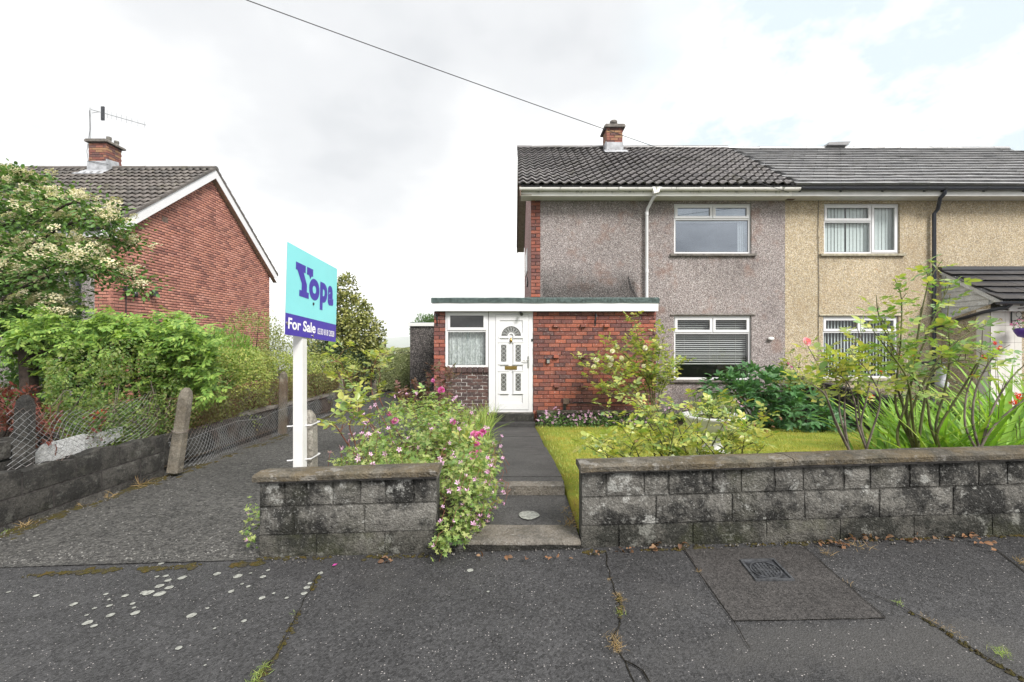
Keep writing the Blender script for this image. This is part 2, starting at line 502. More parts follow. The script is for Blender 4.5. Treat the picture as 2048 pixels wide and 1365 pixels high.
M['navy'] = plain('blue_black_plastic', (.02, .024, .035), .35, .5, var=.1)
M['brass'] = plain('brass', (.42, .29, .09), .3, .5, 1.0, var=.15, scale=30)
M['steel'] = plain('satin_steel', (.5, .5, .49), .35, .5, 1.0)
M['galv'] = plain('galvanised_wire', (.36, .37, .38), .5, .5, .6, var=.15, scale=6)
t = NT('rusty_wire')
hz_ = t.rng(t.math('ADD', t.sepxyz()[2], t.math('MULTIPLY', t.math('SUBTRACT', t.noise(1.5, 4), .5), .4)), E - 1.12, E - .98)
hz_ = t.math('MULTIPLY', hz_, t.rng(t.sepxyz()[1], 4.9, 5.3))
M['wire'] = t.done(t.mix(t.math('MAXIMUM', hz_, t.ramp(t.noise(2.2, 3), [(.52, 0.0), (.66, .8)])), (.27, .275, .28), (.14, .065, .035)), .6, .4, .3)
M['timber'] = plain('dark_stained_timber', (.055, .038, .03), .75, .3, var=.35, scale=20, bumpy=.004)
M['brown_board'] = plain('brown_barge_board', (.17, .115, .088), .7, .3, var=.25, scale=9)
M['soffit'] = plain('cream_soffit', (.40, .34, .25), .7, .3, var=.15)
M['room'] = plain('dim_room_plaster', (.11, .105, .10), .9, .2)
M['blind'] = plain('white_blind', (.64, .64, .61), .55, .3, var=.04)
M['blind_grey'] = plain('grey_blind', (.36, .40, .39), .6, .3, var=.06)
M['curtain'] = plain('white_curtain', (.70, .71, .71), .8, .2, var=.08)
M['purple'] = plain('purple_plastic', (.075, .02, .24), .4, .5)

def glass(name, refl, tint=(.92, .95, .95)):
    t = NT(name)
    tr = t.n('ShaderNodeBsdfTransparent'); tr.inputs[0].default_value = (*tint, 1)
    gl = t.n('ShaderNodeBsdfGlossy'); gl.inputs['Roughness'].default_value = .015; gl.inputs['Color'].default_value = (.80, .88, 1.0, 1) if refl > .2 else (1, 1, 1, 1)
    lw = t.n('ShaderNodeLayerWeight'); lw.inputs[0].default_value = .25
    f = t.math('ADD', t.math('MULTIPLY', lw.outputs['Fresnel'], .5), refl, clamp=True)
    mx = t.n('ShaderNodeMixShader'); t.put(mx.inputs[0], f); t.put(mx.inputs[1], tr.outputs[0]); t.put(mx.inputs[2], gl.outputs[0])
    t.put(t.out.inputs[0], mx.outputs[0]); return t.m
M['glass'] = glass('window_glass', .05)
M['glass_sky'] = glass('sky_tinted_window_glass', .26, (.8, .85, .88))  # extra reflectance and bluish gloss colour put in to imitate reflected sky
M['glass_lead'] = glass('textured_door_glass', .06, (.55, .58, .58))

def block_mat(name, base, algae, lichen, kal, kli, moss=.25, brown=0.0):
    t = NT(name); r = t.rand()
    c = t.mix(1.0, base, t.ramp(r, [(0.0, .84), (1.0, 1.16)]), 'MULTIPLY')
    c = t.mix(.8, c, t.ramp(t.noise(70, 3, .6), [(.3, .62), (.72, 1.4)]), 'MULTIPLY')
    c = t.mix(t.math('MULTIPLY', t.ramp(t.noise(4.6, 7, .72), [(.43, 0.0), (.56, 1.0)]), kal), c, algae)
    c = t.mix(t.math('MULTIPLY', t.ramp(t.noise(2.1, 5, .6, off=(5, 2, 8)), [(.55, 0.0), (.7, 1.0)]), moss), c, (.06, .065, .028))
    if brown: c = t.mix(t.math('MULTIPLY', t.ramp(t.noise(4.5, 6, .65, off=(1, 2, 3)), [(.42, 0.0), (.6, 1.0)]), brown), c, (.15, .112, .06))
    li = t.ramp(t.noise(6.5, 6, .72, off=(2, 7, 1)), [(.585, 0.0), (.64, 1.0)])
    sp = t.ramp(t.noise(55, 3, .65, off=(1, 1, 6)), [(.58, 0.0), (.64, 1.0)])
    c = t.mix(t.math('MULTIPLY', t.math('MAXIMUM', li, t.math('MULTIPLY', sp, .45)), kli), c, lichen)
    t.bump(t.math('ADD', t.noise(22, 6, .7), t.math('MULTIPLY', t.noise(90, 3, .6), .6)), 1.0, .028)
    return t.done(c, .92, .2)
M['block'] = block_mat('weathered_stone_block', (.165, .158, .143), (.019, .019, .0185), (.42, .42, .395), .9, .78)
M['block_smooth'] = block_mat('mossy_base_block', (.105, .10, .088), (.018, .019, .016), (.30, .30, .27), .85, .5, .6)
M['coping'] = block_mat('weathered_coping', (.15, .135, .11), (.04, .037, .031), (.34, .33, .31), .7, .5, .2, .6)
M['block_drive'] = block_mat('dark_garden_block', (.078, .074, .067), (.018, .018, .0175), (.25, .25, .225), .75, .3, .3)
M['dry_stone'] = block_mat('dark_slate_stone', (.06, .056, .055), (.02, .02, .021), (.16, .155, .15), .6, .35, .3)
M['post'] = block_mat('pitted_concrete_post', (.20, .18, .148), (.07, .064, .054), (.37, .34, .28), .5, .55, .12, .25)
M['gate_post'] = block_mat('pale_pitted_concrete', (.32, .30, .26), (.13, .12, .10), (.5, .48, .42), .4, .6, .08, .15)
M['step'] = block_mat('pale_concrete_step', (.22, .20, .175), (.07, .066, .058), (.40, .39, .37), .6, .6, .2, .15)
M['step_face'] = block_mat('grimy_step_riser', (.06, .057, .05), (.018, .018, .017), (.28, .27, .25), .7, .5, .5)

def asphalt(name, base, speck, speck_k, patch):
    t = NT(name)
    c = t.mix(1.0, base, t.ramp(t.voro(95, out='Color'), [(0.0, .45), (1.0, 1.7)]), 'MULTIPLY')
    c = t.mix(.8, c, t.ramp(t.noise(.9, 6, .65), [(.3, .72), (.7, 1.25)]), 'MULTIPLY')
    c = t.mix(.6, c, t.ramp(t.noise(5, 5, .6, off=(4, 4, 4)), [(.3, .8), (.7, 1.25)]), 'MULTIPLY')
    c = t.mix(t.math('MULTIPLY', t.ramp(t.noise(1.5, 6, .62, off=(7, 1, 0)), [(.56, 0.0), (.66, 1.0)]), patch), c, (.06, .058, .056))
    if name == 'speckled_asphalt':     # old worn trench below the smooth patch
        p = t.sepxyz()
        q = t.math('ADD', t.math('POWER', t.math('DIVIDE', t.math('SUBTRACT', p[0], 1.62), .78), 2), t.math('POWER', t.math('DIVIDE', t.math('SUBTRACT', p[1], 1.92), .20), 2))
        q = t.math('ADD', q, t.math('MULTIPLY', t.math('SUBTRACT', t.noise(4, 6, .7, off=(2, 2, 2)), .5), 3.2))
        c = t.mix(t.math('MULTIPLY', t.rng(q, 1.2, .3), .6), c, (.062, .06, .058))
    sn = t.voro(75)
    sel = t.n('ShaderNodeSeparateColor'); t.put(sel.inputs[0], t.voro(75, out='Color'))
    sz = t.math('MULTIPLY', t.ramp(sel.outputs[0], [(.62, 0.0), (1.0, 1.0)]), .25)
    c = t.mix(t.math('MULTIPLY', t.math('LESS_THAN', sn, sz), speck_k), c, speck)
    t.bump(t.voro(130), .55, .006)
    return t.done(c, t.ramp(t.noise(2.0, 4), [(.3, .55), (.7, .8)]), .25)
M['pavement'] = asphalt('speckled_asphalt', (.039, .0385, .0395), (.31, .29, .28), .9, .3)
M['patch'] = asphalt('smooth_asphalt_patch', (.042, .039, .0375), (.13, .125, .12), .3, .1)
M['worn'] = asphalt('worn_asphalt', (.088, .084, .08), (.26, .25, .24), .4, .6)
def drive_mat():
    t = NT('worn_chip_asphalt')
    c = t.mix(1.0, (.056, .0545, .052), t.ramp(t.voro(45, out='Color'), [(0.0, .25), (1.0, 1.9)]), 'MULTIPLY')
    c = t.mix(t.math('MULTIPLY', t.ramp(t.noise(34, 5, .75), [(.50, 0.0), (.60, 1.0)]), .8), c, (.135, .13, .12))
    c = t.mix(.8, c, t.ramp(t.noise(.8, 5, .6), [(.3, .7), (.7, 1.3)]), 'MULTIPLY')
    c = t.mix(t.math('MULTIPLY', t.ramp(t.noise(1.7, 6, .65, off=(3, 9, 0)), [(.58, 0.0), (.7, 1.0)]), .5), c, (.018, .018, .016))
    t.bump(t.math('ADD', t.voro(60), t.noise(34, 5, .7)), 1.0, .018)
    return t.done(c, .8, .3)
M['drive'] = drive_mat()
M['slab'] = asphalt('dark_path_slab', (.046, .0445, .0435), (.18, .155, .15), .35, .25)
M['soil'] = plain('garden_soil', (.045, .034, .024), .95, .15, var=.35, scale=16, bumpy=.02)
M['terrain'] = plain('rough_ground', (.06, .062, .03), .95, .15, var=.35, scale=2)
def moss_mat():
    t = NT('mossy_grit')
    c = t.ramp(t.noise(18, 6, .7), [(.34, (.024, .023, .02)), (.46, (.055, .047, .03)), (.54, (.05, .045, .012)), (.64, (.085, .055, .02)), (.74, (.17, .16, .14))])
    t.bump(t.noise(60, 4, .7), .9, .012)
    return t.done(c, .95, .1)
M['moss'] = moss_mat()
M['crack'] = plain('grit_filled_crack', (.020, .018, .014), .95, .1, var=.5, scale=30, bumpy=.006)
M['lichen'] = plain('pale_lichen', (.27, .275, .25), .95, .1, var=.25, scale=45)
def lawn_mat():
    t = NT('mossy_lawn')
    c = t.ramp(t.noise(1.6, 7, .7), [(.3, (.14, .20, .028)), (.48, (.21, .24, .035)), (.62, (.28, .245, .04)), (.75, (.26, .17, .03))])
    c = t.mix(.8, c, t.ramp(t.noise(60, 4, .7), [(.3, .6), (.7, 1.35)]), 'MULTIPLY')
    t.bump(t.noise(80, 4, .7), .8, .02)
    return t.done(c, .95, .1)
M['lawn'] = lawn_mat()

LEAF_K = 1.16
def leaf_mat(name, cols, trans=.22, rough=.45, spec=.25, edge=None):
    """foliage: every leaf takes its own place on the ramp"""
    t = NT(name); r = t.rand(); n_ = len(cols)
    if 'leaf' in name or 'blade' in name: cols = [tuple(min(.8, (q * .90 + (.3 * k[0] + .6 * k[1] + .1 * k[2]) * .10) * LEAF_K) for q in k) for k in cols]
    c = t.ramp(r, [(i / max(1, n_ - 1), k) for i, k in enumerate(cols)])
    c = t.mix(.6, c, t.ramp(t.noise(3.0, 4, .6), [(.3, .6), (.7, 1.3)]), 'MULTIPLY')
    if edge: c = t.mix(t.math('MULTIPLY', t.ramp(t.noise(30, 3, .6), [(.56, 0.0), (.66, 1.0)]), .6), c, edge)
    t.done(c, rough, spec)
    tl = t.n('ShaderNodeBsdfTranslucent')
    t.put(tl.inputs[0], t.mix(1.0, c, (1.5, 1.6, .7), 'MULTIPLY'))
    mx = t.n('ShaderNodeMixShader'); mx.inputs[0].default_value = trans
    t.put(mx.inputs[1], t.b.outputs[0]); t.put(mx.inputs[2], tl.outputs[0]); t.put(t.out.inputs[0], mx.outputs[0])
    return t.m
M['leaf_tree'] = leaf_mat('cotoneaster_leaf', [(.045, .11, .025), (.09, .19, .04), (.16, .27, .06), (.06, .14, .034)])
M['bloom_cream'] = leaf_mat('cream_blossom', [(.56, .50, .33), (.68, .64, .47), (.46, .40, .24), (.74, .71, .58)], .2, .8, .1)
M['leaf_vine'] = leaf_mat('bright_vine_leaf', [(.11, .21, .03), (.18, .30, .04), (.27, .37, .065), (.13, .24, .032), (.06, .14, .022)], .35)
M['leaf_mixed'] = leaf_mat('small_shrub_leaf', [(.06, .14, .027), (.12, .20, .038), (.19, .25, .05), (.12, .13, .04), (.08, .17, .034)], .3)
M['leaf_red'] = leaf_mat('dark_red_leaf', [(.10, .02, .016), (.17, .035, .022), (.06, .02, .016), (.13, .05, .03)], .3)
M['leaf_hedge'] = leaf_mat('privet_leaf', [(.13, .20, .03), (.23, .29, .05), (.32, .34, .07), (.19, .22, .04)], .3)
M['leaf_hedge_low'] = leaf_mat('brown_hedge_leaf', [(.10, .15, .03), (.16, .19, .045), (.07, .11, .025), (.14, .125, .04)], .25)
M['leaf_holly'] = leaf_mat('yellow_green_evergreen_leaf', [(.08, .10, .02), (.22, .24, .05), (.33, .32, .09), (.15, .17, .035), (.05, .07, .02)], .25, .32, .5)
M['leaf_dark'] = leaf_mat('dark_evergreen_leaf', [(.014, .03, .012), (.025, .05, .018), (.04, .065, .025)], .15)
M['leaf_fluffy'] = leaf_mat('pale_shrub_leaf', [(.13, .17, .04), (.22, .25, .075), (.30, .31, .12), (.17, .20, .055)], .35)
M['leaf_conifer'] = leaf_mat('light_green_conifer_leaf', [(.10, .21, .03), (.17, .29, .045), (.24, .34, .06)], .35)
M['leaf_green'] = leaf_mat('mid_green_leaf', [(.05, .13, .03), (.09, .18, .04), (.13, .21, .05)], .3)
M['leaf_far'] = leaf_mat('clipped_hedge_leaf', [(.20, .25, .10), (.30, .34, .16), (.40, .41, .22), (.24, .29, .12)], .25)
M['leaf_geranium'] = leaf_mat('cranesbill_leaf', [(.10, .19, .04), (.17, .27, .06), (.26, .34, .09), (.32, .35, .11), (.07, .15, .035)], .35)
M['leaf_rose'] = leaf_mat('rose_leaf', [(.11, .21, .045), (.23, .31, .06), (.35, .39, .07), (.43, .40, .07), (.13, .24, .08)], .35, .35, .5, (.30, .25, .05))
M['leaf_rose_dark'] = leaf_mat('glossy_rose_leaf', [(.09, .20, .05), (.17, .29, .065), (.28, .37, .075), (.38, .38, .075), (.13, .24, .10)], .3, .3, .55)
M['leaf_rose_red'] = leaf_mat('bronze_rose_leaf', [(.10, .035, .032), (.16, .07, .05), (.09, .10, .045), (.12, .045, .04)], .3)
M['leaf_anemone'] = leaf_mat('deep_green_leaf', [(.04, .12, .04), (.06, .165, .05), (.085, .20, .06)], .25)
M['leaf_blade'] = leaf_mat('sword_leaf', [(.14, .29, .025), (.23, .40, .04), (.09, .21, .02), (.31, .42, .06)], .35)
M['grass'] = leaf_mat('grass_blade', [(.16, .23, .035), (.24, .28, .045), (.34, .31, .06), (.20, .26, .035)], .3, .6, .2)
M['grass_tall'] = leaf_mat('tall_grass_blade', [(.15, .26, .045), (.24, .34, .06), (.34, .37, .10)], .35)
M['straw'] = leaf_mat('dry_grass', [(.30, .21, .10), (.38, .28, .14), (.22, .14, .07)], .2, .8, .1)
M['dead_leaf'] = leaf_mat('dead_leaf', [(.16, .075, .035), (.22, .11, .05), (.10, .05, .03), (.25, .15, .08)], .15, .7, .2)
M['lilac'] = leaf_mat('lilac_pink_petal', [(.60, .30, .54), (.70, .42, .64), (.78, .55, .72)], .3, .6, .2)
M['pink'] = leaf_mat('magenta_pink_petal', [(.50, .06, .30), (.60, .13, .42), (.70, .30, .55)], .3, .6, .2)
M['white_petal'] = leaf_mat('white_petal', [(.72, .70, .60), (.80, .78, .72), (.66, .58, .48)], .3, .6, .2)
M['red_petal'] = leaf_mat('scarlet_petal', [(.62, .035, .012), (.75, .06, .02), (.5, .03, .02)], .3, .5, .2)
M['rose_pink'] = leaf_mat('rose_pink_petal', [(.82, .25, .38), (.88, .42, .52)], .3, .6, .2)
M['faded'] = leaf_mat('faded_bloom', [(.30, .16, .09), (.40, .25, .15), (.2, .1, .06)], .2, .8, .1)
M['cane'] = plain('green_cane', (.10, .105, .035), .6, .3, var=.3, scale=8)
M['cane_red'] = plain('reddish_cane', (.17, .07, .045), .6, .3, var=.3, scale=8)
M['cane_grey'] = plain('old_grey_cane', (.16, .135, .11), .85, .2, var=.35, scale=14, bumpy=.004)
M['bark'] = plain('dark_bark', (.045, .035, .028), .9, .2, var=.35, scale=14, bumpy=.006)
# ------------------------------------------------------------------ the ground
def lerp(a, b, t): return a + (b - a) * t
def clamp01(t): return max(0.0, min(1.0, t))
def garden_z(y): return E + lerp(-1.17, -1.645, clamp01((y - 3.1) / 6.2))
def drive_z(x, y):
    t = clamp01((y - 2.93) / 5.0)
    return lerp(pave_z(x), E - 1.53, t * t * (3 - 2 * t)) + .012 * noise.noise(Vector((x * .9, y * .6, 3)))

mb = MB()
rows = [(-60, -2.1), (14, -2.1), (22, -2.6), (60, -9), (200, -34), (700, -62), (3400, -62)]
for (ya, za), (yb, zb) in zip(rows, rows[1:]):
    mb.face([(-3600, ya, E + za), (3600, ya, E + za), (3600, yb, E + zb), (-3600, yb, E + zb)])
build(mb, 'terrain', M['terrain'], kind='structure')

t = NT('patchwork_of_far_fields')
cell = t.n('ShaderNodeSeparateColor'); t.put(cell.inputs[0], t.voro(.009, out='Color'))
c = t.ramp(cell.outputs[0], [(0.0, (.07, .11, .035)), (.3, (.11, .14, .05)), (.6, (.055, .085, .03)), (.85, (.16, .15, .075))])
c = t.mix(t.ramp(t.voro(.009, feature='DISTANCE_TO_EDGE'), [(.02, 1.0), (.06, 0.0)]), c, (.03, .045, .02))
M['fields'] = t.done(c, .95, .1)
mb = MB()
def hill(u, v):
    x = lerp(-3500, 3500, u); y = lerp(900, 3300, v)
    h = lerp(-62, 48, v ** 1.25) + 30 * noise.noise(Vector((x * .0011, y * .0011, 1.7))) * v + 7 * noise.noise(Vector((x * .005, y * .005, 4))) * v
    return (x, y, E + h)
mb.grid(90, 24, hill)
build(mb, 'hills', M['fields'], kind='structure')

# pavement: one sheet that tilts gently up to the right
mb = MB()
def pav(u, v):
    x = lerp(-14, 14, u); y = lerp(-7, 2.96, v)
    return (x, y, pave_z(x))
mb.grid(70, 30, pav)
pavement = build(mb, 'pavement', M['pavement'], kind='structure')
# the drive
mb = MB()
mb.grid(16, 44, lambda u, v: (lerp(-4.16, -1.25, u), lerp(2.9, 16.5, v), drive_z(lerp(-4.16, -1.25, u), lerp(2.9, 16.5, v)) + (.004 if v == 0 else 0.004)))
build(mb, 'driveway', M['drive'], kind='structure')
# left garden, right garden, lawn
mb = MB()
mb.grid(12, 24, lambda u, v: (lerp(-26, -4.06, u), lerp(2.9, 26, v), E - 1.42 - .006 * lerp(0, 23, v)))
build(mb, 'neighbour_garden_ground', M['soil'], kind='structure')
mb = MB()
mb.grid(8, 12, lambda u, v: (lerp(6.6, 18, u), lerp(3.0, 12, v), garden_z(lerp(3.0, 12, v)) - .02))
build(mb, 'paved_front_garden_ground', M['concrete'], kind='structure')
mb = MB()
def lawn_pt(u, v):
    x = lerp(.44, 6.55, u); y = lerp(3.02, 10.75, v)
    if u == 0: return (.458, y, garden_z(y) - .2)
    if u < .026: x = .46
    return (x, y, garden_z(y) + .012 * noise.noise(Vector((x * 1.3, y * 1.3, 8))))
mb.grid(40, 48, lawn_pt)
lawn = build(mb, 'lawn', M['lawn'], kind='structure')
mb = MB()
mb.grid(10, 30, lambda u, v: (lerp(-1.68, -.42, u), lerp(2.98, 9.6, v), garden_z(lerp(2.98, 9.6, v)) - .02 + .10 * math.sin(math.pi * u) + .02 * noise.noise(Vector((u * 5, v * 20, 1)))))
build(mb, 'flower_bed', M['soil'], kind='structure')
# earth under the planting by the house and behind the wall
mb = MB()
mb.grid(20, 4, lambda u, v: (lerp(.5, 6.4, u), lerp(8.95 + .2 * math.sin(u * 9), 10.72, v), garden_z(9.4) + .02 + .01 * noise.noise(Vector((u * 30, v * 5, 0)))))
build(mb, 'planting_bed', M['soil'], kind='structure')

# grass blades of the lawn: one sheet of short blades, denser near the eye
def blade_tmpl(w=.006, h=.05):
    b = MB(); b.face([(-w, 0, 0), (w, 0, 0), (w * .6, .25 * h, h * .6), (-w * .6, .25 * h, h * .6)]); b.face([(-w * .6, .25 * h, h * .6), (w * .6, .25 * h, h * .6), (0, .6 * h, h)])
    return b
def grass(name, pts, hmin, hmax, mat, wide=1.0, lean=1.0, parent=None):
    ms = []
    for p in pts:
        a = rnd.uniform(0, 6.283); s = rnd.uniform(hmin, hmax)
        m = np.eye(4); ca, sa = math.cos(a), math.sin(a)
        m[:3, 0] = (ca * s * 20 * wide, sa * s * 20 * wide, 0); m[:3, 1] = (-sa * s * 20 * lean, ca * s * 20 * lean, 0); m[:3, 2] = (0, 0, s * 20)
        m[:3, 3] = p; ms.append(m)
    me = scatter_mesh(name, template(blade_tmpl()), ms, mat)
    return link(name, me, parent, kind='stuff')
pts = []
while len(pts) < 26000:
    y = 3.05 + 6.2 * rnd.random() ** 1.4; x = rnd.uniform(.5, 6.45)
    if noise.noise(Vector((x * 2, y * 2, 5))) < -.42: continue
    pts.append((x, y, garden_z(y) + .005))
grass('lawn_grass', pts, .018, .042, M['grass'], wide=1.1)

# ------------------------------------------------------------------ front walls of stone-faced block
BASE = .0
def rough_block(x0, x1, z0, z1, y0, y1, seed, amp=.012, nx=6, nz=3, joint=.005, smooth=False):
    """a block of the wall that fronts the pavement (x along the wall, sheared with the slope); face towards -y"""
    b = MB()
    def top(x): return pave_z(x)
    def ff(u, v):
        x = lerp(x0 + joint, x1 - joint, u); z = lerp(z0 + joint, z1 - joint, v)
        edge = min(u, 1 - u) * (x1 - x0), min(v, 1 - v) * (z1 - z0)
        e = min(1.0, min(edge) / .03)
        d = amp * (.5 + noise.noise(Vector((x * 9 + seed, z * 9, seed * .37)))) * e + .010 * e
        x += .006 * noise.noise(Vector((z * 22, seed, 3))) * (1 - e); z += .005 * noise.noise(Vector((x * 18, seed, 5))) * (1 - e)
        return (x, y0 + .012 - d, z + top(x))
    i = len(b.v); b.grid(nx, nz, ff, sm=not smooth)
    xa, xb, za, zb = x0 + joint, x1 - joint, z0 + joint, z1 - joint
    def q(x, z, y): return (x, y, z + top(x))
    yy = y0 + .012
    b.face([q(xa, zb, yy), q(xb, zb, yy), q(xb, zb, y1), q(xa, zb, y1)])
    b.face([q(xa, za, yy), q(xa, zb, yy), q(xa, zb, y1), q(xa, za, y1)])
    b.face([q(xb, za, yy), q(xb, za, y1), q(xb, zb, y1), q(xb, zb, yy)])
    b.face([q(xa, za, yy), q(xa, za, y1), q(xb, za, y1), q(xb, za, yy)])
    b.face([q(xa, za, y1), q(xa, zb, y1), q(xb, zb, y1), q(xb, za, y1)])
    return b
M['mortar_wall'] = block_mat('algae_stained_mortar', (.11, .105, .095), (.016, .016, .015), (.30, .30, .28), .9, .5)
def front_wall(name, label, xs_rows, zs, x0, x1, coping_xs, y=2.93):
    o = thing(name, (lerp(x0, x1, .5), y + .1, pave_z(lerp(x0, x1, .5))), label, 'garden wall')
    core = MB()
    core.prism([(x0 + .004, 0), (x1 - .004, 0), (x1 - .004, zs[-1]), (x0 + .004, zs[-1])],
               lambda x, z: (x, y + .0165, z + pave_z(x) - .02), lambda x, z: (x, y + .135, z + pave_z(x) - .02))
    build(core, 'mortar', M['mortar_wall'], o)
    s = 0
    for r, xs in enumerate(xs_rows):
        xs = [x0] + xs + [x1]
        for a, b in zip(xs, xs[1:]):
            s += 1
            last = r == 0
            bl = rough_block(a, b, zs[r], zs[r + 1], y, y + .14, s * 3.3 + x0, amp=.006 if last else .016, nx=max(3, int((b - a) / .055)), nz=3, joint=.003 if last else .006)
            build(bl, 'block', M['block_smooth'] if last else M['block'], o)
    # coping: sloped top, throated lip
    cx = [x0 - .015] + coping_xs + [x1 + .012]
    for k, (a, b) in enumerate(zip(cx, cx[1:])):
        prof = [(y - .045, zs[-1] + .0), (y - .05, zs[-1] + .032), (y - .03, zs[-1] + .043), (y + .06, zs[-1] + .05), (y + .172, zs[-1] + .034), (y + .17, zs[-1] + .0)]
        n_ = max(2, int((b - a) / .12)); c = MB()
        dz = .003 * ((k * 7) % 3 - 1)
        for j in range(n_ + 1):
            x = lerp(a + .002, b - .002, j / n_)
            for (yy, zz) in prof:
                w_ = .004 * noise.noise(Vector((x * 7, yy * 20, zz * 20)))
                c.v.append((x, yy + w_, zz + w_ + dz + pave_z(x)))
        m_ = len(prof)
        for j in range(n_):
            for q in range(m_):
                p0, p1 = j * m_ + q, j * m_ + (q + 1) % m_
                c.f.append((p0, p0 + m_, p1 + m_, p1)); c.m.append(0); c.sm.append(False)
        c.f.append(tuple(range(m_))); c.f.append(tuple(n_ * m_ + q for q in reversed(range(m_)))); c.m += [0, 0]; c.sm += [False] * 2
        build(c, 'coping_stone', M['coping'], o)
    # thin slate course under the coping
    u = MB(); u.prism([(x0 - .004, zs[-1] - .022), (x1 + .004, zs[-1] - .022), (x1 + .004, zs[-1] - .002), (x0 - .004, zs[-1] - .002)],
            lambda x, z: (x, y - .012, z + pave_z(x)), lambda x, z: (x, y + .15, z + pave_z(x)))
    build(u, 'bedding_course', M['mortar'], o)
    return o
def wx(px): return (px - 1024) / F * 2.93
ZS = [-.03, .14, .325, .505]
z4 = lambda q: wx(480 + q / 2.844)
z1_ = lambda q: wx(1100 + q / 2.16)
front_wall('garden_wall', 'short weathered block wall with coping between the drive and the front path', [
    [z4(430), z4(820)], [z4(298), z4(705)], [z4(250), z4(375), z4(525), z4(680), z4(825), z4(985)]],
    ZS, wx(516), wx(874), [z4(545)])
front_wall('garden_wall', 'long weathered block wall with coping running from the front path in front of the lawn', [
    [z1_(q) for q in (300, 620, 940, 1260, 1580, 1920, 2240, 2560, 2880, 3200)],
    [z1_(q) for q in (460, 790, 1105, 1430, 1750, 2070, 2390, 2710, 3030, 3350)],
    [z1_(q) for q in (245, 410, 515, 705, 830, 975, 1100, 1275, 1390, 1560, 1690, 1860, 1985, 2160, 2300, 2420, 2590, 2710, 2880, 3000, 3180, 3330)]],
    ZS, wx(1163), 6.46, [z1_(1035), z1_(2200), z1_(2900)])

# ------------------------------------------------------------------ front path
path = link('garden_path', None, None, (0, 3, E - 1.3), kind='structure')
def slab(x0, x1, y0, y1, z0f, z1f, th, mat, name='paving_slab', seed=0):
    b = MB(); n_ = 5
    def top(u, v):
        x = lerp(x0, x1, u); y = lerp(y0, y1, v)
        return (x, y, lerp(z0f, z1f, v) + .003 * noise.noise(Vector((x * 6, y * 6, seed))))
    b.grid(n_, n_, top)
    for (a, c) in (((x0, y0), (x1, y0)), ((x1, y0), (x1, y1)), ((x1, y1), (x0, y1)), ((x0, y1), (x0, y0))):
        za = z0f if a[1] == y0 else z1f; zc = z0f if c[1] == y0 else z1f
        b.face([(*a, za - th), (*c, zc - th), (*c, zc), (*a, za)])
    return build(b, name, mat, path)
# front step: worn nosing
b = MB()
X0, X1 = wx(877), wx(1161)
prof = [(2.935, 0), (2.915, .085), (2.922, .100), (2.945, .108), (3.17, .112), (3.17, 0)]
n_ = 12
for j in range(n_ + 1):
    x = lerp(X0, X1, j / n_)
    for (yy, zz) in prof:
        q = .006 * noise.noise(Vector((x * 8, yy * 20, zz * 20)))
        b.v.append((x, yy + q, (pave_z(x) - .03 if zz == 0 else E - 1.256 - .112 + zz + q * .5)))
for j in range(n_):
    for q in range(5):
        p0 = j * 6 + q
        b.f.append((p0, p0 + 6, p0 + 7, p0 + 1)); b.m.append(1 if q < 1 else 0); b.sm.append(q in (1, 2))
b.f.append(tuple(range(6))); b.f.append(tuple(n_ * 6 + q for q in reversed(range(6)))); b.m += [0, 0]; b.sm += [False] * 2
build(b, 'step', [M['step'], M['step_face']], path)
slab(-.47, .45, 3.175, 3.80, E - 1.258, E - 1.256, .1, M['slab'], seed=1)
b = MB(); b.box(-.46, .44, 3.806, 3.945, E - 1.30, E - 1.182)
build(b, 'step', M['step'], path)
ys = [3.95, 4.16, 4.80, 5.48, 6.12, 6.80, 7.42, 8.10, 8.72, 9.10]
def path_z(y): return E + lerp(-1.186, -1.645, clamp01((y - 3.95) / 5.15))
for k, (a, c) in enumerate(zip(ys, ys[1:])):
    slab(-.45 + rnd.uniform(-.01, .01), .455 + rnd.uniform(-.01, .01), a + .004, c - .004, path_z(a) + rnd.uniform(-.003, .003), path_z(c) + rnd.uniform(-.003, .003), .07, M['slab'], seed=k)
b = MB(); b.box(-.45, .47, 9.104, 9.33, E - 1.8, E - 1.575); build(b, 'door_step', M['slab'], path)
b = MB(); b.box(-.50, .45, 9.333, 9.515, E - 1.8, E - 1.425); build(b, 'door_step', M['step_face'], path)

# ------------------------------------------------------------------ low block wall along the drive
WXL = -3.93
o = thing('boundary_wall', (WXL, 4.0, E - 1.45), 'low dark block wall along the left edge of the drive, under the wire fence', 'garden wall')
def side_block(y0, y1, z0, z1, seed, topwave=0.0, x=WXL, th=.11, mat='block_drive', amp=.009):
    b = MB(); j = .008
    y0 += j; y1 -= j; z0 += j; z1 -= j
    def tz(y): return topwave * (noise.noise(Vector((y * 4, seed, 2))) + .6 * math.sin(math.pi * (y - y0) / (y1 - y0)) - .3)
    n_ = max(3, int((y1 - y0) / .07))
    def ff(u, v):
        y = lerp(y0, y1, u); z = lerp(z0, z1, v) + (tz(y) if v == 1 else 0)
        e = min(1.0, min(min(u, 1 - u) * (y1 - y0), min(v, 1 - v) * (z1 - z0)) / .03)
        return (x + (.010 + amp * noise.noise(Vector((y * 8, z * 8, seed)))) * e, y, z)
    b.grid(n_, 3, ff)
    b.grid(n_, 1, lambda u, v: (x - th * v, lerp(y0, y1, u), z1 + tz(lerp(y0, y1, u))))
    b.face([(x, y0, z0), (x, y0, z1), (x - th, y0, z1), (x - th, y0, z0)])
    b.face([(x, y1, z0), (x - th, y1, z0), (x - th, y1, z1), (x, y1, z1)])
    b.face([(x - th, y0, z0), (x - th, y0, z1), (x - th, y1, z1), (x - th, y1, z0)])
    return b
zr = [-1.56, -1.40, -1.205, -1.005]
